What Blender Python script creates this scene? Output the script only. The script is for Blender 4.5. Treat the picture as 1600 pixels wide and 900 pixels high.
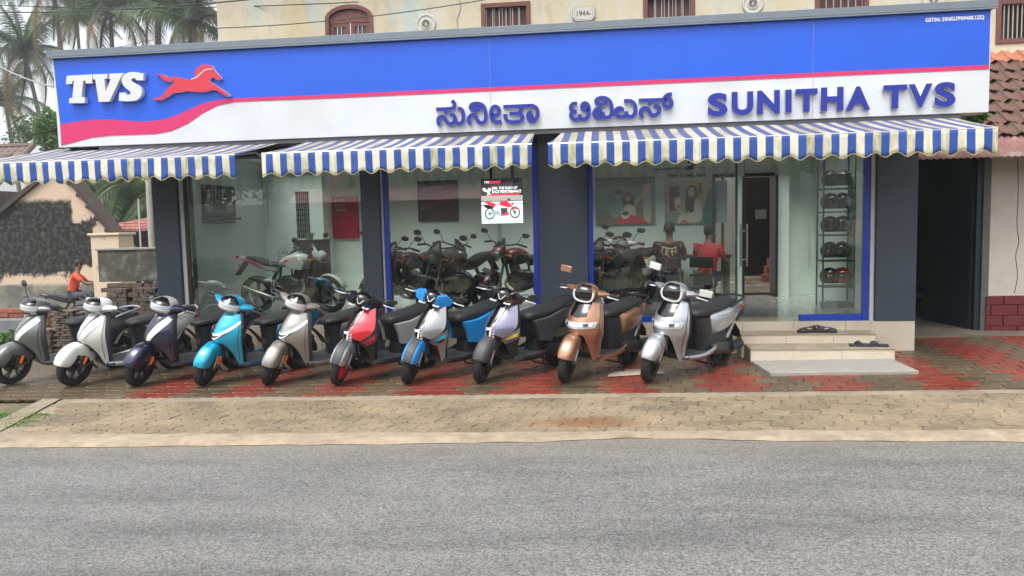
import bpy, bmesh, math, random
from math import sin, cos, pi, radians as R, sqrt, atan2
from mathutils import Vector, Matrix, noise
import numpy as np
rnd = random.Random(7)
sc = bpy.context.scene
for o in list(bpy.data.objects): bpy.data.objects.remove(o)
col = sc.collection
# ---------------------------------------------------------------- camera
YAW, PIT, ROL, FPX = R(6.8715), R(-4.7852), R(1.34606), 1200.0
CAM = Vector((0.0, -10.4, 1.78))
cF = Vector((-sin(YAW)*cos(PIT), cos(YAW)*cos(PIT), sin(PIT)))
_r = Vector((cos(YAW), sin(YAW), 0)); _u = _r.cross(cF)
cR = _r*cos(ROL) - _u*sin(ROL); cU = cR.cross(cF)
cam_d = bpy.data.cameras.new('camera'); cam = bpy.data.objects.new('camera', cam_d); col.objects.link(cam)
M3 = Matrix((cR, cU, -cF)).transposed()
cam.matrix_world = Matrix.Translation(CAM) @ M3.to_4x4()
cam_d.sensor_width = 36.0; cam_d.lens = 36.0*FPX/1600.0; cam_d.clip_start = 0.05; cam_d.clip_end = 2000
sc.camera = cam
# ---------------------------------------------------------------- sky, sun, exposure
SUN_EL, SUN_AZ = R(64), R(200)          # azimuth measured from +Y toward +X: behind the camera
wd = bpy.data.worlds.new('World'); sc.world = wd; wd.use_nodes = True
nt = wd.node_tree; nt.nodes.clear()
sky = nt.nodes.new('ShaderNodeTexSky'); sky.sky_type = 'NISHITA'; sky.sun_disc = False
sky.sun_elevation = SUN_EL; sky.sun_rotation = SUN_AZ; sky.air_density = 1.0; sky.dust_density = 4.0; sky.ozone_density = 1.0
hs = nt.nodes.new('ShaderNodeHueSaturation'); hs.inputs['Saturation'].default_value = 0.22
geo = nt.nodes.new('ShaderNodeTexCoord'); nz = nt.nodes.new('ShaderNodeTexNoise'); nz.inputs['Scale'].default_value = 2.2; nz.inputs['Detail'].default_value = 5
mp = nt.nodes.new('ShaderNodeMapRange'); mp.inputs['From Min'].default_value = .3; mp.inputs['From Max'].default_value = .7
mp.inputs['To Min'].default_value = 1.0; mp.inputs['To Max'].default_value = 1.35
vm = nt.nodes.new('ShaderNodeVectorMath'); vm.operation = 'SCALE'
bg = nt.nodes.new('ShaderNodeBackground'); bg.inputs['Strength'].default_value = 0.15
wo = nt.nodes.new('ShaderNodeOutputWorld')
L = nt.links.new
L(sky.outputs[0], hs.inputs['Color']); L(geo.outputs['Generated'], nz.inputs['Vector']); L(nz.outputs['Fac'], mp.inputs['Value'])
L(hs.outputs[0], vm.inputs[0]); L(mp.outputs[0], vm.inputs['Scale']); L(vm.outputs[0], bg.inputs['Color']); L(bg.outputs[0], wo.inputs[0])
sd = bpy.data.lights.new('sun', 'SUN'); sd.energy = 0.58; sd.angle = R(30); sd.color = (1.0, .97, .92)
so = bpy.data.objects.new('sun', sd); col.objects.link(so)
_sd = Vector((sin(SUN_AZ)*cos(SUN_EL), cos(SUN_AZ)*cos(SUN_EL), sin(SUN_EL)))
so.rotation_euler = _sd.to_track_quat('Z', 'Y').to_euler(); so.location = (-6, -14, 14)
vs = sc.view_settings; vs.view_transform = 'Standard'; vs.look = 'None'; vs.exposure = 0.98; vs.gamma = 1.0
sc.display_settings.display_device = 'sRGB'
sc.cycles.max_bounces = 8; sc.cycles.transparent_max_bounces = 24; sc.cycles.diffuse_bounces = 4
sc.cycles.caustics_reflective = False; sc.cycles.caustics_refractive = False
sc.cycles.use_denoising = True
# ---------------------------------------------------------------- helpers
def ray(px, py):
    return cF + cR*((px-800)/FPX) + cU*((450-py)/FPX)
def W(px, py, y):                       # point of the vertical plane y=const
    d = ray(px, py); t = (y-CAM.y)/d.y; return CAM + d*t
def gz(x): return -0.02 + 0.014*x       # the forecourt rises gently to the right
def G(px, py, off=0.0):
    d = ray(px, py); t = (-0.02+off-CAM.z)/(d.z-.014*d.x); return CAM + d*t

def tag(o, label=None, cat=None, group=None, kind=None):
    if label: o['label'] = label
    if cat: o['category'] = cat
    if group: o['group'] = group
    if kind: o['kind'] = kind
    return o
def empty(name, loc=(0,0,0), rz=0.0, label=None, cat=None, group=None):
    o = bpy.data.objects.new(name, None); col.objects.link(o); o.location = loc; o.rotation_euler = (0,0,rz); o.empty_display_size = .1
    return tag(o, label, cat, group)
def kids(o): return [c for c in bpy.data.objects if c.parent == o]
def copy_tree(o, parent=None):
    c = o.copy(); col.objects.link(c)
    if parent is not None: c.parent = parent
    for ch in kids(o): copy_tree(ch, c)
    return c

class MB:
    def __init__(s): s.v=[]; s.f=[]; s.m=[]
    def add(s, vs_, fs, mi=0):
        n=len(s.v); s.v += [tuple(p) for p in vs_]; s.f += [tuple(i+n for i in f) for f in fs]; s.m += [mi]*len(fs); return s
    def box(s, x0,x1,y0,y1,z0,z1, mi=0):
        v=[(x0,y0,z0),(x1,y0,z0),(x1,y1,z0),(x0,y1,z0),(x0,y0,z1),(x1,y0,z1),(x1,y1,z1),(x0,y1,z1)]
        return s.add(v,[(0,3,2,1),(4,5,6,7),(0,1,5,4),(1,2,6,5),(2,3,7,6),(3,0,4,7)],mi)
    def bar(s, a, b, w, h, mi=0, up=(0,0,1)):   # rectangular bar from a to b
        a=Vector(a); b=Vector(b); d=(b-a).normalized(); up=Vector(up)
        if abs(d.dot(up))>.98: up=Vector((0,1,0))
        x=d.cross(up).normalized(); z=x.cross(d)
        v=[]
        for p in (a,b):
            for i,j in ((-1,-1),(1,-1),(1,1),(-1,1)): v.append(p+x*i*w/2+z*j*h/2)
        return s.add(v,[(0,1,2,3),(7,6,5,4),(0,4,5,1),(1,5,6,2),(2,6,7,3),(3,7,4,0)],mi)
    def tube(s, pts, r, n=8, mi=0, cap=True, flat=1.0):
        pts=[Vector(p) for p in pts]; rs = r if isinstance(r,(list,tuple)) else [r]*len(pts)
        rings=[]; prev=None
        for i,p in enumerate(pts):
            d=(pts[min(i+1,len(pts)-1)]-pts[max(i-1,0)]).normalized()
            if prev is None:
                up=Vector((0,0,1)) if abs(d.z)<.9 else Vector((0,1,0))
                x=d.cross(up).normalized()
            else:
                x=(prev-d*prev.dot(d)); x=x.normalized() if x.length>1e-6 else d.orthogonal().normalized()
            prev=x; z=x.cross(d)
            rings.append([p+x*cos(2*pi*k/n)*rs[i]+z*sin(2*pi*k/n)*rs[i]*flat for k in range(n)])
        return s.loft(rings,cap=cap,mi=mi)
    def loft(s, rings, cap=True, mi=0, closed=True):
        n=len(rings[0]); vs_=[p for r in rings for p in r]; fs=[]
        for i in range(len(rings)-1):
            for k in range(n if closed else n-1):
                k2=(k+1)%n; fs.append((i*n+k, i*n+k2, (i+1)*n+k2, (i+1)*n+k))
        if cap and closed:
            fs.append(tuple(range(n-1,-1,-1))); m=(len(rings)-1)*n; fs.append(tuple(m+k for k in range(n)))
        return s.add(vs_,fs,mi)
    def lathe(s, prof, c=(0,0,0), ax=(0,0,1), n=20, mi=0):      # prof: (radius, height along axis)
        ax=Vector(ax).normalized(); x=ax.orthogonal().normalized(); y=ax.cross(x); c=Vector(c)
        rings=[[c+ax*h+(x*cos(2*pi*k/n)+y*sin(2*pi*k/n))*max(r,1e-4) for k in range(n)] for r,h in prof]
        return s.loft(rings,mi=mi)
    def prism(s, poly, f0, f1, mi=0):           # poly 2D; f0/f1 map (a,b) -> 3D for front and back
        n=len(poly); v=[f0(*p) for p in poly]+[f1(*p) for p in poly]
        fs=[tuple(range(n)), tuple(range(2*n-1,n-1,-1))]+[(k,(k+1)%n+0,n+(k+1)%n,n+k)[::-1] for k in range(n)]
        return s.add(v,fs,mi)
    def sphere(s, c, r, n=12, m=8, mi=0, sq=(1,1,1)):
        c=Vector(c); rings=[]
        for i in range(m+1):
            ph=-pi/2+pi*i/m; rr=max(cos(ph),1e-3)
            rings.append([c+Vector((r*sq[0]*rr*cos(2*pi*k/n), r*sq[1]*rr*sin(2*pi*k/n), r*sq[2]*sin(ph))) for k in range(n)])
        return s.loft(rings,mi=mi)
    def xf(s, M, i0=0):
        for i in range(i0,len(s.v)): s.v[i]=tuple(M@Vector(s.v[i]))
        return s
    def build(s, name, mats, parent=None, smooth=True, ang=38, bevel=0, sub=0, solid=0, loc=None, label=None, kind=None):
        me=bpy.data.meshes.new(name); me.from_pydata(s.v,[],s.f)
        for m in (mats if isinstance(mats,(list,tuple)) else [mats]): me.materials.append(m)
        if len(s.m): me.polygons.foreach_set('material_index', s.m)
        me.validate()
        bm=bmesh.new(); bm.from_mesh(me); bmesh.ops.recalc_face_normals(bm, faces=bm.faces); bm.to_mesh(me); bm.free()
        if smooth:
            me.polygons.foreach_set('use_smooth',[True]*len(me.polygons)); me.set_sharp_from_angle(angle=R(ang))
        o=bpy.data.objects.new(name,me); col.objects.link(o)
        if parent is not None: o.parent=parent
        if loc: o.location=loc
        if solid:
            md=o.modifiers.new('thick','SOLIDIFY'); md.thickness=solid; md.offset=-1
        if bevel:
            md=o.modifiers.new('edge','BEVEL'); md.width=bevel; md.segments=2; md.limit_method='ANGLE'; md.angle_limit=R(35)
        if sub:
            md=o.modifiers.new('soft','SUBSURF'); md.levels=sub; md.render_levels=sub
        if label: o['label']=label
        if kind: o['kind']=kind
        me.update(); return o

MC={}
def mat(name, c=(.5,.5,.5), rough=.6, metal=0.0, coat=0.0, spec=.5, var=0.0, vs_=8.0, bump=0.0, bs=60.0, emit=None, es=1.0, c2=None, cs=3.0, cthr=(.45,.6), tr=0.0):
    if name in MC: return MC[name]
    m=bpy.data.materials.new(name); m.use_nodes=True; t=m.node_tree; b=t.nodes['Principled BSDF']; Lk=t.links.new
    b.inputs['Base Color'].default_value=(*c,1); b.inputs['Roughness'].default_value=rough; b.inputs['Metallic'].default_value=metal
    b.inputs['Coat Weight'].default_value=coat; b.inputs['Coat Roughness'].default_value=.06; b.inputs['Specular IOR Level'].default_value=spec
    tc=t.nodes.new('ShaderNodeTexCoord'); src=None
    if c2 is not None:
        n=t.nodes.new('ShaderNodeTexNoise'); n.inputs['Scale'].default_value=cs; n.inputs['Detail'].default_value=8; n.inputs['Roughness'].default_value=.62
        Lk(tc.outputs['Object'],n.inputs['Vector'])
        mr=t.nodes.new('ShaderNodeMapRange'); mr.inputs['From Min'].default_value=cthr[0]; mr.inputs['From Max'].default_value=cthr[1]; Lk(n.outputs['Fac'],mr.inputs['Value'])
        mx=t.nodes.new('ShaderNodeMix'); mx.data_type='RGBA'; mx.inputs['A'].default_value=(*c,1); mx.inputs['B'].default_value=(*c2,1); Lk(mr.outputs[0],mx.inputs['Factor'])
        src=mx.outputs['Result']
    if var>0:
        n=t.nodes.new('ShaderNodeTexNoise'); n.inputs['Scale'].default_value=vs_; n.inputs['Detail'].default_value=6; n.inputs['Roughness'].default_value=.65; Lk(tc.outputs['Object'],n.inputs['Vector'])
        mr=t.nodes.new('ShaderNodeMapRange'); mr.inputs['From Min'].default_value=.25; mr.inputs['From Max'].default_value=.75; mr.inputs['To Min'].default_value=1-var; mr.inputs['To Max'].default_value=1+var; Lk(n.outputs['Fac'],mr.inputs['Value'])
        sc_=t.nodes.new('ShaderNodeVectorMath'); sc_.operation='SCALE'
        if src: Lk(src,sc_.inputs[0])
        else: sc_.inputs[0].default_value=c
        Lk(mr.outputs[0],sc_.inputs['Scale']); src=sc_.outputs[0]
        mr2=t.nodes.new('ShaderNodeMapRange'); mr2.inputs['To Min'].default_value=max(rough-.1,0.02); mr2.inputs['To Max'].default_value=min(rough+.1,1); Lk(n.outputs['Fac'],mr2.inputs['Value']); Lk(mr2.outputs[0],b.inputs['Roughness'])
    if src: Lk(src,b.inputs['Base Color'])
    if bump>0:
        n=t.nodes.new('ShaderNodeTexNoise'); n.inputs['Scale'].default_value=bs; n.inputs['Detail'].default_value=5; Lk(tc.outputs['Object'],n.inputs['Vector'])
        bp=t.nodes.new('ShaderNodeBump'); bp.inputs['Strength'].default_value=bump; bp.inputs['Distance'].default_value=.01; Lk(n.outputs['Fac'],bp.inputs['Height']); Lk(bp.outputs[0],b.inputs['Normal'])
    if emit is not None:
        b.inputs['Emission Color'].default_value=(*emit,1); b.inputs['Emission Strength'].default_value=es
    if tr>0:
        b.inputs['Transmission Weight'].default_value=0
        t2=t.nodes.new('ShaderNodeBsdfTransparent'); ms=t.nodes.new('ShaderNodeMixShader'); ms.inputs[0].default_value=tr
        out=t.nodes['Material Output']; Lk(b.outputs[0],ms.inputs[1]); Lk(t2.outputs[0],ms.inputs[2]); Lk(ms.outputs[0],out.inputs[0])
    MC[name]=m; return m
def glass_mat(name, tint=(.95,.98,.96), ior=1.5, gain=1.0, rough=0.0):
    m=bpy.data.materials.new(name); m.use_nodes=True; t=m.node_tree; t.nodes.clear(); Lk=t.links.new
    tr_=t.nodes.new('ShaderNodeBsdfTransparent'); tr_.inputs[0].default_value=(*tint,1)
    gl=t.nodes.new('ShaderNodeBsdfGlossy'); gl.inputs['Roughness'].default_value=rough; gl.inputs[0].default_value=(1,1,1,1)
    fr=t.nodes.new('ShaderNodeFresnel'); fr.inputs['IOR'].default_value=ior
    mu=t.nodes.new('ShaderNodeMath'); mu.operation='MULTIPLY'; mu.inputs[1].default_value=gain; mu.use_clamp=True
    ms=t.nodes.new('ShaderNodeMixShader'); out=t.nodes.new('ShaderNodeOutputMaterial')
    Lk(fr.outputs[0],mu.inputs[0]); Lk(mu.outputs[0],ms.inputs[0]); Lk(tr_.outputs[0],ms.inputs[1]); Lk(gl.outputs[0],ms.inputs[2]); Lk(ms.outputs[0],out.inputs[0])
    return m
def rgb(r,g,b):                          # sRGB 0-255 -> linear
    f=lambda u: u/12.92 if u<=.04045 else ((u+.055)/1.055)**2.4
    return tuple(f(k/255) for k in (r,g,b))
def spline(pts, n=6, closed=False):     # Catmull-Rom through points
    P=[Vector(p) for p in pts]; out=[]; N=len(P)
    rng=range(N) if closed else range(N-1)
    for i in rng:
        if closed: a,b,c,d=P[i-1],P[i],P[(i+1)%N],P[(i+2)%N]
        else: a,b,c,d=P[max(i-1,0)],P[i],P[i+1],P[min(i+2,N-1)]
        for k in range(n):
            t=k/n; out.append(.5*((2*b)+(c-a)*t+(2*a-5*b+4*c-d)*t*t+(3*b-a-3*c+d)*t**3))
    if not closed: out.append(P[-1])
    return out
def text_mesh(s, size, bold=0.0, ext=0.0):
    cu=bpy.data.curves.new('txt','FONT'); cu.body=s; cu.size=size; cu.offset=bold; cu.extrude=ext; cu.resolution_u=4
    o=bpy.data.objects.new('txt',cu); col.objects.link(o); dg=bpy.context.evaluated_depsgraph_get(); dg.update()
    me=bpy.data.meshes.new_from_object(o.evaluated_get(dg)); bpy.data.objects.remove(o); bpy.data.curves.remove(cu); return me
def text_obj(name, s, box, y, m, parent, bold=0.0, depth=.01, shear=0.0, flip=False):
    """text fitted into box (x0,x1,z0,z1) on the plane y, its front towards -Y"""
    me=text_mesh(s,1.0,bold,.5); co=np.array([v.co[:] for v in me.vertices])
    lo=co.min(0); hi=co.max(0); x0,x1,z0,z1=box
    for v in me.vertices:
        a=(v.co.x-lo[0])/(hi[0]-lo[0]); b=(v.co.y-lo[1])/(hi[1]-lo[1]); d=(v.co.z-lo[2])/max(hi[2]-lo[2],1e-6)
        v.co=(x0+(x1-x0)*a+shear*(b-.5)*(z1-z0), y-depth*d, z0+(z1-z0)*b)
    me.materials.clear(); me.materials.append(m)
    o=bpy.data.objects.new(name,me); col.objects.link(o); o.parent=parent; return o
# ---------------------------------------------------------------- materials of the place
M={}
M['column']=mat('column_paint', (.040,.053,.074), .55, var=.16, vs_=3, bump=.08, bs=90)
M['white_strip']=mat('white_strip', (.62,.63,.62), .5, var=.06)
M['blue_frame']=mat('blue_frame', (.006,.045,.42), .35, coat=.2)
M['tile']=mat('cream_tile', (.62,.55,.43), .22, var=.05, vs_=3, c2=(.52,.45,.34), cs=2.5, cthr=(.5,.8))
M['grout']=mat('grout', (.20,.17,.13), .9, var=.2)
M['wall_int']=mat('interior_wall', (.74,.83,.78), .6, var=.04, vs_=2)
M['ceiling']=mat('interior_ceiling', (.78,.80,.78), .8, var=.03)
M['floor_int']=mat('interior_floor', (.40,.39,.36), .12, var=.10, vs_=2)
M['dark']=mat('dark_frame', (.012,.012,.013), .4)
M['black']=mat('black_plastic', (.012,.012,.013), .42, var=.15)
M['steel']=mat('brushed_steel', (.6,.6,.6), .28, metal=1.0)
M['concrete']=mat('concrete', (.30,.28,.25), .85, var=.18, vs_=4, bump=.3, bs=50)
M['cap']=mat('sign_cap', (.17,.20,.23), .5, metal=.3, var=.08)
M['sign_white']=mat('sign_white', (.60,.63,.65), .35, var=.035, vs_=2.5, c2=(.53,.55,.55), cs=1.1, cthr=(.5,.8))
M['sign_blue']=mat('sign_blue', (.008,.092,.60), .38, var=.06, vs_=.8)
M['sign_red']=mat('sign_red', (.58,.022,.125), .38, var=.04)
M['letter_blue']=mat('letter_blue', (.009,.022,.27), .35)
M['letter_side']=mat('letter_side', (.58,.58,.60), .4)
M['letter_white']=mat('letter_white', (.60,.62,.61), .3)
M['horse_red']=mat('horse_red', (.58,.028,.05), .3)
M['glass']=glass_mat('shop_glass',(.955,.985,.97),1.5,1.55)
M['glass_edge']=mat('glass_edge',(.05,.13,.11),.1)

# ---------------------------------------------------------------- the showroom
shop=empty('showroom_building',(0,0,0),0,'single storey showroom with dark grey piers and large blue framed windows','building')
ZT=.42; ZC=3.02
def bx(name,x0,x1,y0,y1,z0,z1,m,parent=shop,bevel=0.0,label=None):
    return MB().box(x0,x1,y0,y1,z0,z1).build(name,m,parent,smooth=False,bevel=bevel,label=label)
def bxc(name,x0,x1,y0,y1,z0,z1,m,parent,bevel=0.0,label=None): return bx(name,x0,x1,y0,y1,z0,z1,m,parent,bevel,label)
# piers
for a,b in ((-6.36,-5.99),(-3.31,-3.045),(-.86,-.21),(3.46,3.95)):
    bx('pier',a,b,-.10,.35,(ZT if a>3 else .05),ZC+.2,M['column'],bevel=.006)
# the side face of the last pier running back along the passage
bx('side_wall',3.70,3.95,.352,3.5,.0,ZC+.1,M['column'])
bx('side_wall',-6.36,-6.2,.352,3.6,.0,ZC+.1,M['column'])
for a,b in ((-5.985,-5.93),(-3.04,-3.015),(3.405,3.455)):
    bx('white_strip',a,b,-.045,.06,ZT,ZC-.02,M['white_strip'],bevel=.003)
bx('dark_jamb',-5.925,-5.875,-.03,.05,ZT,ZC-.02,M['dark'])
# beam over the windows and the underside seen between the awnings
bx('lintel',-6.36,3.95,-.06,.3,2.80,ZC+.12,M['column'])
bx('lintel_band',-6.2,3.90,-.085,-.062,2.84,2.90,M['dark'])
# plinth with cream tiles
bx('plinth',-6.36,3.95,-.075,.4,-.10,ZT-.012,M['grout'])
x=-6.36; k=0
edges=[-6.36,-5.75,-5.15,-4.55,-3.95,-3.35,-2.75,-2.15,-1.55,-.95,-.35,.25,.85,1.47,1.80,2.45,3.10,3.41,3.95]
for a,b in zip(edges[:-1],edges[1:]):
    bx('tile',a+.002,b-.002,-.09,-.078,gz(a)-.03,ZT-.004,M['tile'],bevel=.002)
for a,b in zip(edges[:-1],edges[1:]):
    bx('tile',a+.002,b-.002,-.088,.10,ZT-.010,ZT+.002,M['tile'],bevel=.001)
# window frames
fr=M['blue_frame']
bx('window_frame',-3.012,-2.945,-.03,.05,ZT,2.80,fr,bevel=.003)
bx('window_frame',-.945,-.865,-.03,.05,ZT,2.80,fr,bevel=.003)
bx('window_frame',-.205,-.135,-.03,.05,ZT,2.80,fr,bevel=.003)
bx('window_frame',3.325,3.40,-.03,.05,ZT,2.80,fr,bevel=.003)
bx('bottom_rail',-2.94,-.95,-.03,.05,ZT+.003,ZT+.075,fr,bevel=.003)
bx('bottom_rail',-.13,1.70,-.03,.05,ZT+.003,ZT+.075,fr,bevel=.003)
bx('bottom_rail',2.54,3.32,-.03,.05,ZT+.003,ZT+.085,fr,bevel=.003)
bx('bottom_rail',-5.87,-3.32,-.03,.05,ZT+.003,ZT+.06,M['dark'],bevel=.003)
# panes
def pane(x0,x1,z0=ZT+.08,z1=2.80,y=0.0,p=shop,name='window_pane'):
    o=MB().box(x0,x1,y,y+.010,z0,z1).build(name,M['glass'],p,smooth=False)
    return o
pane(-5.87,-4.70,ZT+.06); pane(-4.695,-3.32,ZT+.06); pane(-2.94,-.95); pane(-.13,.82); pane(.825,1.72)
# right of the doorway: a fixed glass door leaf with a steel handle
p2=pane(2.54,3.32,ZT+.09,name='glass_door')
MB().tube([(2.655,-.045,1.12),(2.655,-.045,1.66)],.014,10).tube([(2.655,-.05,1.2),(2.655,.0,1.2)],.009,8).tube([(2.655,-.05,1.58),(2.655,.0,1.58)],.009,8).build('handle',M['steel'],p2)
# the other leaf stands open inwards
leaf=MB().box(0,.86,-.006,.006,ZT+.03,2.72).build('glass_door',M['glass'],shop,smooth=False,loc=(1.745,.02,0)); leaf.rotation_euler=(0,0,R(74))
MB().box(.0,.86,-.008,.008,ZT+.01,ZT+.11).build('rail',M['dark'],leaf,smooth=False)
MB().box(.852,.862,-.009,.009,ZT+.11,2.72).box(-.002,.006,-.009,.009,ZT+.11,2.72).build('edge',M['glass_edge'],leaf,smooth=False)
MB().tube([(.76,-.05,1.10),(.76,-.05,1.7)],.014,10).tube([(.76,-.05,1.2),(.76,.05,1.2)],.009,8).tube([(.76,-.05,1.6),(.76,.05,1.6)],.009,8).build('handle',M['steel'],leaf)
MB().box(1.722,1.732,-.01,.03,ZT+.08,2.8).build('post',M['glass_edge'],shop,smooth=False)
# interior
bx('interior_floor',-6.2,3.69,.40,3.6,ZT-.05,ZT,M['floor_int'])
bx('threshold',-6.2,3.69,.102,.398,ZT-.05,ZT+.001,M['tile'])
# ceiling and flat roof; glazed openings added out of view to brighten the showroom
SKX=[(-6.0,-4.2),(-4.1,-2.3),(-2.2,-.4),(-.3,1.5),(1.6,3.5)]; SKY=(.40,2.94)
def holed(name,x0,x1,y0,y1,z0,z1,m):
    mb=MB(); mb.box(x0,x1,y0,SKY[0],z0,z1).box(x0,x1,SKY[1],y1,z0,z1)
    xs_=[x0]+[v for p in SKX for v in p]+[x1]
    for i in range(0,len(xs_),2): mb.box(xs_[i],xs_[i+1],SKY[0]+.0005,SKY[1]-.0005,z0,z1)
    mb.build(name,m,shop,smooth=False)
holed('ceiling',-6.36,3.95,.302,3.75,ZC-.06,ZC,M['ceiling'])
holed('roof_slab',-6.40,3.97,-.10,3.02,ZC+.125,ZC+.30,M['concrete'])
for a,b in SKX:
    MB().box(a-.05,b+.05,SKY[0]-.05,SKY[1]+.05,ZC+.302,ZC+.312).build('added_roof_light',M['glass'],shop,smooth=False)
    MB().box(a-.02,a,SKY[0],SKY[1],ZC,ZC+.125).box(b,b+.02,SKY[0],SKY[1],ZC,ZC+.125).box(a,b,SKY[0]-.02,SKY[0],ZC,ZC+.125).box(a,b,SKY[1],SKY[1]+.02,ZC,ZC+.125).build('added_roof_light_curb',M['ceiling'],shop,smooth=False)
wi=M['wall_int']
# back wall with an opening for the rear door and one for a window
DX0,DX1,DZ=1.97,2.94,2.50
YL=3.1; WX0,WX1=W(463,340,YL).x,W(484,340,YL).x; WZ0,WZ1=W(472,373,YL).z,W(472,299,YL).z; XE=W(505,340,YL).x
bx('back_wall',DX1,3.69,3.6,3.75,ZT-.05,ZC-.06,wi)
bx('back_wall',DX0,DX1,3.6,3.75,DZ,ZC-.06,wi)
bx('back_wall',XE-.10,DX0,3.6,3.75,ZT-.05,ZC-.06,wi)
bx('back_wall',WX1,XE,YL,YL+.12,ZT,ZC-.06,wi)
bx('back_wall',XE-.12,XE,YL+.121,3.599,ZT,ZC-.06,wi)
bx('back_wall',WX0,WX1,YL,YL+.12,ZT,WZ0,wi)
bx('back_wall',WX0,WX1,YL,YL+.12,WZ1,ZC-.06,wi)
bx('back_wall',-6.179,WX0,YL,YL+.12,ZT,ZC-.06,wi)
bx('interior_pier',2.98,3.16,3.28,3.598,ZT,ZC-.06,wi)
MB().box(3.668,3.692,.4,3.6,ZT,ZC-.06).build('side_lining',wi,shop,smooth=False)
MB().box(-6.198,-6.18,.4,3.6,ZT,ZC-.06).build('side_lining',wi,shop,smooth=False)
# window in the back wall with a grille
wf=bx('window',WX0,WX1,YL+.08,YL+.10,WZ0,WZ1,mat('sky_pane',(.55,.6,.6),.2))
m=MB()
for i in range(6): xx=WX0+.03+i*(WX1-WX0-.06)/5; m.box(xx-.008,xx+.008,YL+.02,YL+.03,WZ0,WZ1)
for i in range(9): zz=WZ0+.04+i*(WZ1-WZ0-.08)/8; m.box(WX0,WX1,YL+.005,YL+.018,zz-.007,zz+.007)
m.build('grille',M['dark'],wf,smooth=False)
# rear door, dark frame and two leaves
df=MB().box(DX0-.06,DX0,3.56,3.60,ZT,DZ+.06).box(DX1,DX1+.06,3.56,3.60,ZT,DZ+.06).box(DX0,DX1,3.56,3.60,DZ,DZ+.06).box(DX0,DX1,3.56,3.60,ZT,ZT+.04).build('rear_door_frame',M['dark'],shop,smooth=False)
MB().box(DX1-.04,DX1,3.1,3.55,ZT+.02,DZ).build('rear_door_leaf',mat('door_metal',(.05,.05,.055),.3,metal=.6),shop,smooth=False)
MB().box(DX0+.10,DX0+.15,3.57,3.60,ZT+.04,DZ).box(DX0+.0,DX0+.10,3.575,3.595,1.28,1.32).build('rear_door_mullion',mat('door_wood',(.05,.028,.02),.5),shop,smooth=False)

# entrance steps
stp=empty('entrance_steps',(0,0,0)); stp.parent=shop
def step(x0,x1,y0,z0,z1,cuts):
    MB().box(x0+.01,x1-.01,y0+.012,-.092,z0,z1-.012).build('step_core',M['grout'],stp,smooth=False)
    cs_=[x0]+cuts+[x1]
    for a,b in zip(cs_[:-1],cs_[1:]):
        MB().box(a+.0015,b-.0015,y0,y0+.010,z0-.02,z1-.013).build('tile',M['tile'],stp,smooth=False,bevel=.0015)
        MB().box(a+.0015,b-.0015,y0-.012,-.093,z1-.011,z1).build('tile',M['tread'],stp,smooth=False,bevel=.0015)
    for xx in (x0-.0,x1-.0):
        MB().box(xx-.006,xx+.006,y0+.012,-.094,z0-.02,z1-.013).build('tile',M['grout'],stp,smooth=False)
M['tread']=mat('tread_tile',(.40,.34,.25),.5,var=.12,vs_=6,c2=(.27,.22,.15),cs=3,cthr=(.45,.65))
step(1.73,3.37,-.40,-.02,.305,[2.28,2.86])
step(1.77,3.45,-.82,-.02,.185,[2.27,2.84])
# mortar slab in front of the steps
sl=[G(1178,571,.01),G(1398,566,.01),G(1436,583,.01),G(1204,586,.01)]
m=MB(); pts=[Vector((p.x,p.y,gz(p.x)+.035)) for p in sl]; pts[0].y=-.82; pts[1].y=-.82
m.loft([[Vector((p.x,p.y,gz(p.x)-.05)) for p in pts],pts]); 
tag(m.build('mortar_slab',mat('mortar',(.30,.285,.25),.85,var=.12,vs_=5,bump=.2),None,smooth=False,bevel=.006),kind='structure')

# ---------------------------------------------------------------- the sign
SY=-.45
X0,X1,Z0,Z1=-7.476,4.60,2.978,4.19
sign=empty('shop_sign',(-1.4,-.3,3.0),0,'long blue and white shop sign with a red stripe along the whole front','sign')
sign_off=Vector((1.4,.3,-3.0))
def S_(m,name,mats,**k):
    m.xf(Matrix.Translation(sign_off)); return m.build(name,mats,sign,**k)
S_(MB().box(X0,X1,SY+.004,-.13,Z0,Z1),'box',M['sign_white'],smooth=False,bevel=.004)
S_(MB().box(X0-.05,X1+.05,SY-.05,-.08,Z1+.002,Z1+.09).box(X0-.05,X1+.05,SY-.05,SY-.035,Z1-.02,Z1),'cap',M['cap'],smooth=False,bevel=.004)
S_(MB().box(-6.3,3.9,-.128,.0,3.3,3.5).box(-6.3,3.9,-.128,.0,4.0,4.1),'bracket',M['dark'],smooth=False)
S_(MB().box(-6.9,4.3,-.42,-.10,Z0-.055,Z0-.003),'lower_trunk',mat('under_metal',(.11,.11,.12),.6,var=.2),smooth=False)
redtop=[(94,195),(113,191),(133,188),(153,186.8),(173,186.7),(195,188.3),(217,190),(236,189.3),(253,187),(268,183),(283,177),(298,170),(313,163.3),(330,158),(350,154.8),(372,153.3),(400,152.4)]
redbot=[(96,227.5),(117,222),(143,215),(173,211.7),(207,210.6),(243,209.3),(267,205),(293,193.3),(317,176.7),(340,165),(367,159.3),(400,157.7)]
zl=lambda px,py: W(px,py,SY).z
zrt=sum(zl(*p) for p in ((600,144.5),(800,135.7),(1200,116.8),(1500,101.5)))/4
zrb=sum(zl(*p) for p in ((600,150.5),(800,141.8),(1200,122.7),(1500,108.5)))/4
T_=[W(x,y,SY) for x,y in redtop]; B_=[W(x,y,SY) for x,y in redbot]
T_=[Vector((max(p.x,X0+.012),SY,p.z)) for p in T_]; B_=[Vector((max(p.x,X0+.012),SY,p.z)) for p in B_]
T_[-1].z=T_[-1].z; top=[(p.x,p.z) for p in T_]+[(-3.6,zrt),(X1-.012,zrt)]
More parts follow.
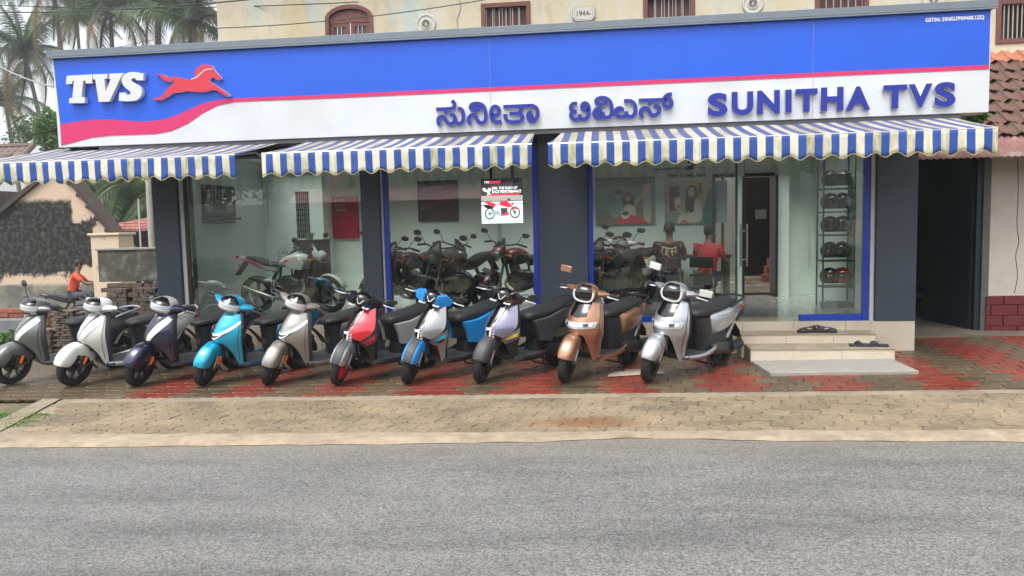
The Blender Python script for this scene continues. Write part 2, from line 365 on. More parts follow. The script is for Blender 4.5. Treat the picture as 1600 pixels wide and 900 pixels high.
bot=[(p.x,p.z) for p in B_]+[(-3.6,zrb),(X1-.012,zrb)]
def ly(y): return lambda a,b:(a,y,b)
S_(MB().prism(top+[(X1-.012,Z1-.006),(X0+.012,Z1-.006)],ly(SY-.000),ly(SY+.006)),'blue_panel',M['sign_blue'],smooth=False)
S_(MB().prism(bot+top[::-1],ly(SY-.003),ly(SY+.003)),'red_stripe',M['sign_red'],smooth=False)
for xx in (2.57,-1.42): S_(MB().box(xx-.0012,xx+.0012,SY-.0035,SY+.002,Z0+.01,Z1-.01),'panel_seam',mat('seam',(.3,.34,.5),.5),smooth=False)
# raised letters (logo letters white, name letters blue with pale sides)
def raised(name,poly,org,scl,depth,mface,mside=None,dy=0.0,y0=None):
    P=[W(org[0]+a/scl,org[1]+b/scl,SY-depth) for a,b in poly]; pl=[(p.x,p.z) for p in P]
    m=MB().prism(pl,ly(SY-depth-dy),ly(SY-.004)); m.m=[0]+[1]*(len(m.f)-1)
    return S_(m,name,[mface,mside or mface],smooth=False)
LW=M['letter_white']
raised('letter',[(105,210),(565,185),(555,345),(440,345),(436,300),(398,300),(368,592),(430,592),(425,695),(145,700),(155,608),(205,605),(235,305),(205,305),(200,355),(90,360)],(95,100),11.43,.07,LW,M['letter_side'])
raised('letter',[(575,185),(833,176),(822,262),(775,265),(797,500),(893,262),(860,262),(866,172),(1122,160),(1070,240),(865,670),(675,675),(615,275),(570,270)],(95,100),11.43,.07,LW,M['letter_side'])
sp=spline([(a,b,0) for a,b in [(1290,250),(1260,275),(1275,315),(1380,375),(1435,430),(1445,525),(1400,610),(1300,655),(1150,665)]],4)
sp2=spline([(a,b,0) for a,b in [(1215,545),(1250,520),(1225,480),(1130,400),(1085,310),(1105,220),(1175,165),(1280,140),(1380,148)]],4)
raised('letter',[(1480,160),(1470,290),(1345,290),(1330,255)]+[(p.x,p.y) for p in sp]+[(1035,655),(1045,510),(1160,510),(1165,545)]+[(p.x,p.y) for p in sp2]+[(1420,168)],(95,100),11.43,.07,LW,M['letter_side'])
horse=[(150,300),(215,285),(290,305),(370,350),(440,335),(520,345),(620,360),(720,390),(790,365),(835,320),(840,250),(880,180),(950,130),(1040,120),(1110,135),(1165,180),(1200,245),(1300,345),(1290,385),(1210,390),(1185,360),(1130,350),(1095,385),(1110,425),(1200,485),(1330,570),(1455,665),(1390,680),(1300,620),(1200,575),(1120,570),(1020,600),(880,605),(690,585),(590,610),(470,615),(400,655),(320,710),(220,745),(120,740),(110,710),(160,705),(240,690),(300,620),(350,550),(420,490),(470,420),(480,375),(400,425),(340,415),(260,370),(215,310)]
horse=[(p.x,p.y) for p in spline([(a,b,0) for a,b in horse],2,True)]
raised('horse_emblem',horse,(230,90),11.25,.05,M['horse_red'],M['letter_side'])
mane=[(770,378),(850,345),(930,275),(1000,215),(1080,190),(1150,198),(1150,212),(1080,206),(1006,230),(940,290),(860,360),(775,388)]
raised('mane_line',mane,(230,90),11.25,.053,M['letter_side'])
def strokes(name,paths,org,w=86,scl=15.0,depth=.05):
    """rounded strokes of one character, traced at scl px per photo px"""
    m=MB(); k=0
    for pth in paths:
        sm=True
        if pth[0]=='l': sm=False; pth=pth[1:]
        P=[Vector((a,b,0)) for a,b in pth]
        if sm: P=spline(P,5)
        k+=1; yf=SY-depth-.0016*k
        q=[W(org[0]+p.x/scl,org[1]+p.y/scl,SY-depth) for p in P]; hw=w/scl/2*.00838
        Lp=[];Rp=[]
        for i,p in enumerate(q):
            d=(q[min(i+1,len(q)-1)]-q[max(i-1,0)]); d.y=0; d.normalize(); n=Vector((-d.z,0,d.x))
            Lp.append(p+n*hw); Rp.append(p-n*hw)
        nn=len(q)
        v=[(p.x,yf,p.z) for p in Lp]+[(p.x,yf,p.z) for p in Rp]+[(p.x,SY-.004,p.z) for p in Lp]+[(p.x,SY-.004,p.z) for p in Rp]
        fs=[];mi=[]
        for i in range(nn-1):
            fs.append((i,i+1,nn+i+1,nn+i)); mi.append(0)
            fs.append((i,2*nn+i,2*nn+i+1,i+1)); mi.append(1)
            fs.append((nn+i,nn+i+1,3*nn+i+1,3*nn+i)); mi.append(1)
        fs+= [(0,nn,3*nn,2*nn),(nn-1,3*nn-1,4*nn-1,2*nn-1)]; mi+=[1,1]
        b=len(m.f); m.add(v,fs,0); m.m[b:]=mi
    return S_(m,name,[M['letter_blue'],M['letter_side']],smooth=False)
O1=(675,145)
strokes('letter',[['l',(95,388),(420,375)],[(400,376),(480,365),(525,320),(528,260),(500,215),(458,190)],['l',(330,390),(330,500)],
  [(185,770),(150,700),(155,600),(215,560),(290,575),(335,650),(380,715),(450,728),(520,690),(545,610),(510,530),(425,510)],
  [(545,640),(590,705),(650,720),(715,675),(740,580),(730,470),(690,390),(605,365)]],O1)
strokes('letter',[[(895,735),(860,650),(880,560),(950,520),(1015,545),(1060,630),(1100,685),(1170,705),(1235,665),(1262,570),(1250,430),(1215,330),(1150,270),(1040,250),(940,270),(900,330),(930,390),(1000,420),(1090,400),(1150,330)],
  [(960,340),(1070,340)]],O1)
O2=(760,145)
strokes('letter',[[(350,672),(230,690),(150,640),(110,540),(115,420),(150,345),(210,320),(275,350),(300,420),(275,500),(200,535),(130,510)]],O2)
strokes('letter',[['l',(395,330),(1090,300)],[(1080,302),(1160,345),(1200,440),(1190,560),(1140,640),(1070,670),(1000,635),(975,550),(1000,470),(1060,440)],[(1010,500),(1060,540),(1080,590)],
  ['l',(810,340),(805,420)],[(545,490),(700,486),(800,450),(812,400)],[(700,488),(800,500),(845,570),(820,645),(740,680),(600,688),(500,660),(450,590),(440,500)]],O2)
O3=(880,140)
strokes('letter',[[(325,328),(240,330),(180,390),(190,470),(260,515),(315,515)],[(255,515),(190,560),(190,640),(250,695),(340,690),(385,640),(390,575)],
  [(385,640),(430,690),(510,692),(575,640),(598,540),(600,420),(565,345),(505,315),(450,350),(440,420),(480,480),(540,480),(570,430)]],O3)
strokes('letter',[[(870,560),(870,490),(830,455),(765,470),(725,540),(745,620),(800,665),(880,655),(930,600),(932,530)],[(780,540),(830,600)],[(930,600),(985,655),(1060,650),(1125,590),(1140,470),(1120,330),(1060,240),(960,195),(850,200),(775,250),(790,320),(860,360),(950,340),(1010,290)]],O3)
O4=(965,135)
strokes('letter',[[(95,580),(105,530),(60,505),(0,520),(-50,580),(-20,670),(60,715),(150,700),(200,650),(205,580)],[(205,650),(260,705),(340,705),(400,640),(420,540),(400,430),(340,360),(250,340),(152,345)],[(0,560),(50,580)]],O4)
strokes('letter',[['l',(495,330),(1060,312)],[(1275,185),(1180,195),(1110,250),(1085,330),(1095,430),(1160,490),(1230,470),(1265,400),(1240,320),(1180,295),(1110,330)],['l',(755,360),(760,430)],
  [(585,735),(540,650),(555,560),(620,510),(700,520),(750,590),(790,660),(860,680),(940,640),(978,560),(950,480),(855,450)]],O4)
latin=[('S',1105.7,1137,145,182),('U',1143,1177,143,180),('N',1183,1218.5,141,178),('I',1227,1237,140,176),('T',1243,1277.5,138.5,174.5),('H',1282.5,1318,136,173.5),('A',1322,1360,135,172),
       ('T',1380,1417,132.5,169.5),('V',1419,1457,131,168),('S',1460,1493.5,128,167)]
for ch,a,b,t,bt in latin:
    p=W(a,(t+bt)/2,SY-.05); q=W(b,(t+bt)/2,SY-.05); zt=W((a+b)/2,t,SY-.05).z; zb=W((a+b)/2,bt,SY-.05).z
    if ch=='I':
        mm=MB().box(p.x,q.x,SY-.05,SY-.004,zb,zt); mm.xf(Matrix.Translation(sign_off)); o=mm.build('letter',[M['letter_side'],M['letter_blue']],sign,smooth=False)
    else:
        o=text_obj('letter',ch,(p.x+1.4,q.x+1.4,zb-3.0,zt-3.0),SY-.004+.3,M['letter_side'],sign,bold=.047,depth=.046)
        o.data.materials.append(M['letter_blue'])
    for pl in o.data.polygons:
        pl.material_index = 1 if abs(pl.normal.y)>.9 and o.data.vertices[pl.vertices[0]].co.y< SY+.3-.02 else 0
# tax number
p=W(1446,32,SY-.004); q=W(1538,27,SY-.004)
text_obj('tax_number','GSTIN: 29AKLPP0940K1ZQ',(p.x+1.4,q.x+1.4,4.06-3.0,4.115-3.0),SY+.3-.0005,mat('print_white',(.8,.8,.82),.4),sign,bold=.04,depth=.002)

# ---------------------------------------------------------------- awnings
def awning_mat():
    m=bpy.data.materials.new('awning_cloth'); m.use_nodes=True; t=m.node_tree; b=t.nodes['Principled BSDF']; Lk=t.links.new; N=t.nodes.new
    b.inputs['Roughness'].default_value=.7
    tc=N('ShaderNodeTexCoord'); sp_=N('ShaderNodeSeparateXYZ'); Lk(tc.outputs['Object'],sp_.inputs[0])
    dv=N('ShaderNodeMath'); dv.operation='DIVIDE'; dv.inputs[1].default_value=.175; Lk(sp_.outputs['X'],dv.inputs[0])
    fr_=N('ShaderNodeMath'); fr_.operation='FRACT'; Lk(dv.outputs[0],fr_.inputs[0])
    gt=N('ShaderNodeMath'); gt.operation='GREATER_THAN'; gt.inputs[1].default_value=.5; Lk(fr_.outputs[0],gt.inputs[0])
    fl=N('ShaderNodeMath'); fl.operation='FLOOR'; Lk(dv.outputs[0],fl.inputs[0])
    wn=N('ShaderNodeTexWhiteNoise'); wn.noise_dimensions='1D'; Lk(fl.outputs[0],wn.inputs['W'])
    # stains: streaky vertical noise, stronger low on the valance
    mpg=N('ShaderNodeMapping'); mpg.inputs['Scale'].default_value=(9,9,2.2); Lk(tc.outputs['Object'],mpg.inputs[0])
    n1=N('ShaderNodeTexNoise'); n1.inputs['Scale'].default_value=2.4; n1.inputs['Detail'].default_value=7; n1.inputs['Roughness'].default_value=.7; Lk(mpg.outputs[0],n1.inputs['Vector'])
    ad=N('ShaderNodeMath'); ad.operation='MULTIPLY_ADD'; Lk(wn.outputs['Value'],ad.inputs[0]); ad.inputs[1].default_value=.42; Lk(n1.outputs['Fac'],ad.inputs[2])
    mr=N('ShaderNodeMapRange'); mr.inputs['From Min'].default_value=.66; mr.inputs['From Max'].default_value=1.08; Lk(ad.outputs[0],mr.inputs['Value'])
    cr=N('ShaderNodeMix'); cr.data_type='RGBA'; cr.inputs['A'].default_value=(.86,.82,.64,1); cr.inputs['B'].default_value=(.36,.35,.10,1); Lk(mr.outputs[0],cr.inputs['Factor'])
    n2=N('ShaderNodeTexNoise'); n2.inputs['Scale'].default_value=5; n2.inputs['Detail'].default_value=8; Lk(tc.outputs['Object'],n2.inputs['Vector'])
    cb=N('ShaderNodeMix'); cb.data_type='RGBA'; cb.inputs['A'].default_value=(.028,.10,.50,1); cb.inputs['B'].default_value=(.045,.12,.40,1); Lk(n2.outputs['Fac'],cb.inputs['Factor'])
    mx=N('ShaderNodeMix'); mx.data_type='RGBA'; Lk(gt.outputs[0],mx.inputs['Factor']); Lk(cb.outputs['Result'],mx.inputs['A']); Lk(cr.outputs['Result'],mx.inputs['B'])
    # grime washed over the sloping top (upward faces)
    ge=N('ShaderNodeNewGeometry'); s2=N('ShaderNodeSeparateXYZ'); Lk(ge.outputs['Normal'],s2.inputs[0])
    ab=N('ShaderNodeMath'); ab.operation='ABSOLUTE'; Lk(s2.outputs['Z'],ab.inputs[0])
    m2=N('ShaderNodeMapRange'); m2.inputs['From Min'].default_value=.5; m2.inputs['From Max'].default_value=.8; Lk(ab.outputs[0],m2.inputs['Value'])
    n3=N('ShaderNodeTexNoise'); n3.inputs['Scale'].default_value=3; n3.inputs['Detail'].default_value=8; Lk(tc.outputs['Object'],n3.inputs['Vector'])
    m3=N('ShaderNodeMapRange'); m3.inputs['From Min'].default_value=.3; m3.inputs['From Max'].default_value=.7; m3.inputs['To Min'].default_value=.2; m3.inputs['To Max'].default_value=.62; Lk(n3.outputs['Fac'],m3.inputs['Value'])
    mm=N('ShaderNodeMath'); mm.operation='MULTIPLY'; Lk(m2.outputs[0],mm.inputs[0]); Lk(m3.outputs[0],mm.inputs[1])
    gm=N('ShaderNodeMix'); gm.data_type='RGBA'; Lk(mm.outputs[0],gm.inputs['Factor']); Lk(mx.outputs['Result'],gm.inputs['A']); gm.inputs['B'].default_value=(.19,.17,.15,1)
    Lk(gm.outputs['Result'],b.inputs['Base Color'])
    bpn=N('ShaderNodeBump'); bpn.inputs['Strength'].default_value=.25; bpn.inputs['Distance'].default_value=.01; Lk(n3.outputs['Fac'],bpn.inputs['Height']); Lk(bpn.outputs[0],b.inputs['Normal'])
    # thin cloth lets some light through
    tl=N('ShaderNodeBsdfTranslucent'); Lk(gm.outputs['Result'],tl.inputs[0]); ms=N('ShaderNodeMixShader'); ms.inputs[0].default_value=.3
    out=t.nodes['Material Output']; Lk(b.outputs[0],ms.inputs[1]); Lk(tl.outputs[0],ms.inputs[2]); Lk(ms.outputs[0],out.inputs[0])
    return m
AW=awning_mat()
piping=mat('piping',(.42,.39,.16),.8,var=.35,vs_=14)
def awning(xf0,xf1,xb0,xb1,label,ph=0.0,arms=()):
    xc=(xf0+xf1)/2
    o=empty('awning',(xc,-.1,2.95),0,label,'awning','striped awnings under the sign')
    n=max(2,int((xf1-xf0)/.019)); rows=[]
    # canopy from back to front
    def P(u,v):
        xb=xb0+(xb1-xb0)*u; xf=xf0+(xf1-xf0)*u
        x=xb+(xf-xb)*v; y=-.15-1.35*v; z=2.99-.30*v-.012*sin(pi*v)*(1+.6*sin(x*9))
        return (x-xc,y+.1,z-2.95)
    m=MB(); nu=int((xf1-xf0)/.06); g=[[P(i/nu,j/8) for i in range(nu+1)] for j in range(9)]
    m.loft(g,closed=False); m.build('canopy',AW,o,ang=60,solid=.003)
    # scalloped valance
    m=MB(); g=[]
    for j in range(6):
        v=j/5; row=[]
        for i in range(n+1):
            x=xf0+(xf1-xf0)*i/n; ph_=(x-xc)/.225
            drop=.262+.027*cos(2*pi*(ph_*1.0)+ph)+.008*noise.noise((x*3,ph,0))
            yy=-1.502-.012*sin(x*17.3+ph)*v-.009*noise.noise((x*5,v*2,ph))*v*2
            row.append((x-xc,yy+.1,2.692-drop*v-2.95-.006*noise.noise((x*1.3,0,ph))))
        g.append(row)
    m.loft(g,closed=False); m.build('valance',AW,o,ang=60,solid=.003)
    pts=g[-1][::2]; MB().tube([(a,b-.003,c) for a,b,c in pts],.004,5).build('edge_piping',piping,o)
    MB().tube([(g[0][0][0],g[0][0][1]+.012,g[0][0][2]-.008),(g[0][-1][0],g[0][-1][1]+.012,g[0][-1][2]-.008)],.014,8).build('front_bar',M['steel'],o)
    for ax_ in arms:
        MB().tube([(ax_-xc,-.05,-.32),(ax_-xc,-.60,-.16),(ax_-xc,-1.37,-.265)],.013,8).build('arm',M['steel'],o)
    return o
awning(-8.05,-4.40,-7.75,-4.30,'striped awning reaching past the left end of the building over the leftmost scooters',.4,(-7.2,-5.7,-4.5))
awning(-4.06,-.805,-3.93,-.88,'striped awning over the window with the illuminated motorcycle poster',1.4,(-3.9,-2.4,-.95))
awning(-.62,4.215,-.50,4.27,'longest striped awning above the entrance steps and the passage',2.2,(-.5,1.8,4.05))
# ---------------------------------------------------------------- ground, road, paving
def rowpts(f): return f
def ground_z(x,y):
    z=-.075+.014*max(min(x,9),-9)
    if y>2.5 and x<-6.5:
        k=min(1,(y-2.5)/5)*min(1,(-6.5-x)/1.5); z-=.5*k
    return z
m=MB(); xs=[-300,-120,-60,-40,-30]+[-24+i*.75 for i in range(60)]+[22,30,60,120,300]; ys=[-300,-120,-60,-40,-28,-20,-14,-11,-9,-7,-5]+[-4+i*.7 for i in range(34)]+[21,26,34,50,80,140,300,600]
g=[[(x,y,ground_z(x,y)+ (.02*noise.noise((x*.5,y*.5,0)) if abs(x)<30 and 0<y<30 and not -6.4<x<4 else 0)) for x in xs] for y in ys]
m.loft(g,closed=False)
M['earth']=mat('earth',(.16,.12,.075),.95,var=.25,vs_=1.5,bump=.5,bs=14,c2=(.075,.10,.035),cs=.8,cthr=(.42,.58))
tag(m.build('ground',M['earth'],None),kind='structure')
# asphalt
def asphalt():
    m=bpy.data.materials.new('asphalt'); m.use_nodes=True; t=m.node_tree; b=t.nodes['Principled BSDF']; Lk=t.links.new; N=t.nodes.new
    tc=N('ShaderNodeTexCoord'); v=N('ShaderNodeTexVoronoi'); v.inputs['Scale'].default_value=95; Lk(tc.outputs['Object'],v.inputs['Vector'])
    n=N('ShaderNodeTexNoise'); n.inputs['Scale'].default_value=150; n.inputs['Detail'].default_value=3; Lk(tc.outputs['Object'],n.inputs['Vector'])
    mpg=N('ShaderNodeMapping'); mpg.inputs['Scale'].default_value=(.35,1.6,1); Lk(tc.outputs['Object'],mpg.inputs[0])
    n2=N('ShaderNodeTexNoise'); n2.inputs['Scale'].default_value=1.3; n2.inputs['Detail'].default_value=8; n2.inputs['Roughness'].default_value=.72; Lk(mpg.outputs[0],n2.inputs['Vector'])
    s=N('ShaderNodeSeparateXYZ'); Lk(v.outputs['Color'],s.inputs[0])
    a=N('ShaderNodeMapRange'); a.inputs['From Min'].default_value=0; a.inputs['From Max'].default_value=1; a.inputs['To Min'].default_value=.50; a.inputs['To Max'].default_value=1.5; Lk(s.outputs['X'],a.inputs['Value'])
    c=N('ShaderNodeMapRange'); c.inputs['From Min'].default_value=.38; c.inputs['From Max'].default_value=.56; c.inputs['To Min'].default_value=.76; c.inputs['To Max'].default_value=1.08; Lk(n2.outputs['Fac'],c.inputs['Value'])
    e=N('ShaderNodeMapRange'); e.inputs['From Min'].default_value=.3; e.inputs['From Max'].default_value=.7; e.inputs['To Min'].default_value=.7; e.inputs['To Max'].default_value=1.3; Lk(n.outputs['Fac'],e.inputs['Value'])
    m1=N('ShaderNodeMath'); m1.operation='MULTIPLY'; Lk(a.outputs[0],m1.inputs[0]); Lk(c.outputs[0],m1.inputs[1])
    m2=N('ShaderNodeMath'); m2.operation='MULTIPLY'; Lk(m1.outputs[0],m2.inputs[0]); Lk(e.outputs[0],m2.inputs[1])
    # sand dusted near the edge of the road
    sx=N('ShaderNodeSeparateXYZ'); Lk(tc.outputs['Object'],sx.inputs[0])
    ed=N('ShaderNodeMapRange'); ed.inputs['From Min'].default_value=-4.75; ed.inputs['From Max'].default_value=-3.95; ed.inputs['To Min'].default_value=0; ed.inputs['To Max'].default_value=.75; Lk(sx.outputs['Y'],ed.inputs['Value'])
    n3=N('ShaderNodeTexNoise'); n3.inputs['Scale'].default_value=2.2; n3.inputs['Detail'].default_value=8; Lk(tc.outputs['Object'],n3.inputs['Vector'])
    m3=N('ShaderNodeMath'); m3.operation='MULTIPLY'; Lk(ed.outputs[0],m3.inputs[0]); Lk(n3.outputs['Fac'],m3.inputs[1])
    vm=N('ShaderNodeVectorMath'); vm.operation='SCALE'; vm.inputs[0].default_value=(.152,.149,.142); Lk(m2.outputs[0],vm.inputs['Scale'])
    mx=N('ShaderNodeMix'); mx.data_type='RGBA'; Lk(m3.outputs[0],mx.inputs['Factor']); Lk(vm.outputs[0],mx.inputs['A']); mx.inputs['B'].default_value=(.26,.21,.15,1)
    Lk(mx.outputs['Result'],b.inputs['Base Color']); b.inputs['Roughness'].default_value=.8
    bp=N('ShaderNodeBump'); bp.inputs['Strength'].default_value=.55; bp.inputs['Distance'].default_value=.006; Lk(v.outputs['Distance'],bp.inputs['Height']); Lk(bp.outputs[0],b.inputs['Normal'])
    return m
def redge(x): return -4.02+.05*noise.noise((x*.5,3,0))+.02*noise.noise((x*2.3,7,0))+(.10*math.exp(-((x-.3)/.7)**2))+(-.10 if x<-3 else -.10*max(0,min(1,(-1-x)/2)))
m=MB(); xs=[-120,-60,-30,-20,-12]+[-9+i*.12 for i in range(150)]+[12,20,40,120]; g=[]
for f in (0,.02,.1,.3,1):
    g.append([(x, redge(x)*(1-f)+(-10.6)*f, gz(max(min(x,9),-9))-.028-(.012*(1 if f==0 else 0))+.02*f*0) for x in xs])
m.loft(g,closed=False); tag(m.build('road',asphalt(),None),kind='structure')
# footpath base slab with edge bands
SAND=mat('sandy_concrete',(.26,.215,.15),.9,var=.16,vs_=4,bump=.4,bs=40,c2=(.18,.15,.11),cs=1.6,cthr=(.45,.65))
xs=[-6.2+i*.1 for i in range(125)]+[8,14,30]
LB=lambda y: -6.25+( -2.3-y)*.32       # slanting left end of the footpath
m=MB(); g=[]
for y0,dz in ((-2.30,-.032),(-2.301,-.012),(-2.46,-.010),(-2.5,-.026)):
    g.append([(max(x,LB(y0)-.25),y0+ -.018*(x+6)*.3,gz(min(x,9))+dz) for x in xs])
m.loft(g,closed=False); tag(m.build('kerb_band',SAND,None),kind='structure')
m=MB(); g=[]
for k,(f,dz) in enumerate(((0,-.016),(0.15,-.004),(.9,-.006),(1.0,-.03))):
    row=[]
    for x in xs:
        yb=-3.82+.05*noise.noise((x*1.7,9,0))+.03*noise.noise((x*6,4,0)); yf=redge(x)-.06+.04*noise.noise((x*3,1,0))
        row.append((x,yb*(1-f)+yf*f,gz(min(x,9))+dz+.004*noise.noise((x*4,f*3,0))))
    g.append(row)
m.loft(g,closed=False); tag(m.build('road_shoulder',mat('sand_shoulder',(.33,.262,.18),.95,var=.3,vs_=7,bump=.6,bs=30,c2=(.24,.19,.14),cs=2.5,cthr=(.45,.7)),None),kind='structure')
m=MB(); 
m.loft([[(LB(-2.3)-.25,-2.3,gz(-6)-.012),(LB(-2.3)-.02,-2.3,gz(-6)-.010)],[(LB(-3.9)-.28,-4.05,gz(-6)-.012),(LB(-3.9)-.02,-4.05,gz(-6)-.010)]],closed=False)
tag(m.build('kerb_return',SAND,None),kind='structure')
# interlocking pavers
PL,PW=.262,.197
def paver_mesh(name,m_,cut=None,seed=0):
    a=.016; b=.020; g_=.004; out=[]
    hl=PL/2-g_; hw=PW/2-g_
    def wy(x): return a*sin(2*pi*x/(PL/2)+seed*0)
    def wx(y): return b*sin(2*pi*y/PW)
    pts=[]
    for i in range(7): x=-hl+2*hl*i/6; pts.append((x,-hw+wy(x)))
    for i in range(1,4): y=-hw+2*hw*i/4; pts.append((hl+wx(y),y))
    for i in range(7): x=hl-2*hl*i/6; pts.append((x,hw+wy(x)))
    for i in range(1,4): y=hw-2*hw*i/4; pts.append((-hl+wx(y),y))
    n=len(pts); v=[(x,y,-.03) for x,y in pts]+[(x,y,-.004) for x,y in pts]+[(x*.955,y*.945,0) for x,y in pts]
    fs=[(i,(i+1)%n,n+(i+1)%n,n+i) for i in range(n)]+[(n+i,n+(i+1)%n,2*n+(i+1)%n,2*n+i) for i in range(n)]+[tuple(range(2*n,3*n))]
    me=bpy.data.meshes.new(name); me.from_pydata(v,[],fs); me.materials.append(m_); me.update(); return me
def paver_mat(name,c,c2,rough,sand=(.5,.42,.3),sf=.5,stain=False):
    m=bpy.data.materials.new(name); m.use_nodes=True; t=m.node_tree; b=t.nodes['Principled BSDF']; Lk=t.links.new; N=t.nodes.new
    oi=N('ShaderNodeObjectInfo'); ge=N('ShaderNodeNewGeometry')
    mx=N('ShaderNodeMix'); mx.data_type='RGBA'; mx.inputs['A'].default_value=(*c,1); mx.inputs['B'].default_value=(*c2,1); Lk(oi.outputs['Random'],mx.inputs['Factor'])
    n=N('ShaderNodeTexNoise'); n.inputs['Scale'].default_value=1.1; n.inputs['Detail'].default_value=9; n.inputs['Roughness'].default_value=.65; Lk(ge.outputs['Position'],n.inputs['Vector'])
    mr=N('ShaderNodeMapRange'); mr.inputs['From Min'].default_value=.42; mr.inputs['From Max'].default_value=.68; mr.inputs['To Max'].default_value=sf; Lk(n.outputs['Fac'],mr.inputs['Value'])
    m2=N('ShaderNodeMix'); m2.data_type='RGBA'; Lk(mr.outputs[0],m2.inputs['Factor']); Lk(mx.outputs['Result'],m2.inputs['A']); m2.inputs['B'].default_value=(*sand,1)
    n4=N('ShaderNodeTexNoise'); n4.inputs['Scale'].default_value=26; n4.inputs['Detail'].default_value=6; Lk(ge.outputs['Position'],n4.inputs['Vector'])
    r4=N('ShaderNodeMapRange'); r4.inputs['From Min'].default_value=.3; r4.inputs['From Max'].default_value=.7; r4.inputs['To Min'].default_value=.72; r4.inputs['To Max'].default_value=1.25; Lk(n4.outputs['Fac'],r4.inputs['Value'])
    vm=N('ShaderNodeVectorMath'); vm.operation='SCALE'; Lk(m2.outputs['Result'],vm.inputs[0]); Lk(r4.outputs[0],vm.inputs['Scale'])
    fin=vm.outputs[0]
    if stain:      # rusty mud washed over a few pavers
        c0=G(915,658); mp_=N('ShaderNodeMapping'); mp_.inputs['Location'].default_value=(-c0.x/.62,-c0.y/.20,0); mp_.inputs['Scale'].default_value=(1/.62,1/.20,0); Lk(ge.outputs['Position'],mp_.inputs[0])
        ln=N('ShaderNodeVectorMath'); ln.operation='LENGTH'; Lk(mp_.outputs[0],ln.inputs[0])
        n6=N('ShaderNodeTexNoise'); n6.inputs['Scale'].default_value=5; n6.inputs['Detail'].default_value=6; Lk(ge.outputs['Position'],n6.inputs['Vector'])
        ad=N('ShaderNodeMath'); ad.operation='MULTIPLY_ADD'; Lk(n6.outputs['Fac'],ad.inputs[0]); ad.inputs[1].default_value=1.4; Lk(ln.outputs['Value'],ad.inputs[2])
        r6=N('ShaderNodeMapRange'); r6.inputs['From Min'].default_value=1.15; r6.inputs['From Max'].default_value=1.75; r6.inputs['To Min'].default_value=.85; r6.inputs['To Max'].default_value=0; Lk(ad.outputs[0],r6.inputs['Value'])
        m6=N('ShaderNodeMix'); m6.data_type='RGBA'; Lk(r6.outputs[0],m6.inputs['Factor']); Lk(fin,m6.inputs['A']); m6.inputs['B'].default_value=(.19,.095,.035,1); fin=m6.outputs['Result']
    Lk(fin,b.inputs['Base Color'])
    rr=N('ShaderNodeMapRange'); rr.inputs['To Min'].default_value=rough-.22; rr.inputs['To Max'].default_value=rough+.15; Lk(n.outputs['Fac'],rr.inputs['Value']); Lk(rr.outputs[0],b.inputs['Roughness'])
    bp=N('ShaderNodeBump'); bp.inputs['Strength'].default_value=.35; bp.inputs['Distance'].default_value=.006; Lk(n4.outputs['Fac'],bp.inputs['Height']); Lk(bp.outputs[0],b.inputs['Normal'])
    return m
P_sand=paver_mat('paver_tan',(.145,.118,.074),(.22,.172,.105),.85,(.31,.228,.145),.85,stain=True)
P_red=paver_mat('paver_red',(.16,.027,.018),(.24,.041,.025),.42,(.12,.060,.035),.6)
P_brown=paver_mat('paver_brown',(.062,.046,.027),(.11,.083,.047),.42,(.15,.10,.055),.6)
def paving(pname,xr,yr,choose,zoff,jm,cond=lambda x,y:True):
    (xa,xb),(ya,yb)=xr,yr
    base=MB(); base.loft([[(xa,ya,gz(xa)+zoff-.013),(xb,ya,gz(xb)+zoff-.013)],[(xa,yb,gz(xa)+zoff-.013),(xb,yb,gz(xb)+zoff-.013)]],closed=False)
    root=base.build(pname,jm,None,smooth=False); tag(root,kind='structure')
    meshes={}; cells=[]
    ny=int((yb-ya)/PW)
    for j in range(ny):
        y=ya+PW*(j+.5); nx=int((xb-xa)/PL)
        for i in range(nx):
            x=xa+PL*(i+.5)+(PL/2 if j%2 else 0)
            if x+PL/2<xb and cond(x,y): cells.append((x,y,choose(x,y)))
    def seen(c):
        d=Vector((c[0],c[1],0))-CAM; z=d.dot(cF); u=d.dot(cR)/z*FPX
        return (abs(u)<830, -d.length)
    cells.sort(key=seen,reverse=True)
    for k,(x,y,m_) in enumerate(cells[:300]):
        if m_ not in meshes: meshes[m_]=paver_mesh('paver',m_)
        o=bpy.data.objects.new('paver',meshes[m_]); col.objects.link(o); o.parent=root
        o.location=(x,y,gz(x)+zoff+rnd.uniform(-.003,.003)); o.rotation_euler=(rnd.uniform(-.01,.01),rnd.uniform(-.012,.012)-.014,rnd.uniform(-.015,.015))
    rest={}
    for x,y,m_ in cells[300:]: rest.setdefault(m_,[]).append((x,y))
    if rest:
        mb=MB(); ml=[]
        for m_,cl in rest.items():
            mi=len(ml); ml.append(m_); me=meshes.get(m_) or paver_mesh('paver',m_)
            vv=[v.co.copy() for v in me.vertices]; ff=[tuple(p.vertices) for p in me.polygons]
            for x,y in cl:
                dz=rnd.uniform(-.003,.003); mb.add([(x+v.x,y+v.y,gz(x)+zoff+dz+v.z) for v in vv],ff,mi)
        mb.build('pavers',ml,root,smooth=False,kind='stuff')
    return root
paving('footpath_paving',(-6.3,6.6),(-3.90,-2.515),lambda x,y:P_sand,-.010,SAND,lambda x,y: x>LB(y)+.15)
def fore(x,y):
    f=((x-3.52+.02*sin(y*5+x))/1.09)%1.0
    if x<-5.6: return P_brown
    return P_red if (f<.27 or f>.73) else P_brown
paving('forecourt_paving',(-8.6,7.2),(-2.35,1.42),fore,0.0,mat('paver_joint',(.12,.10,.06),.95,var=.3,vs_=9),
       lambda x,y: not(-6.3<x<3.85 and y>-.02) and not (1.75<x<3.45 and y>-.85) and not(x<-6.3 and y>1.0))
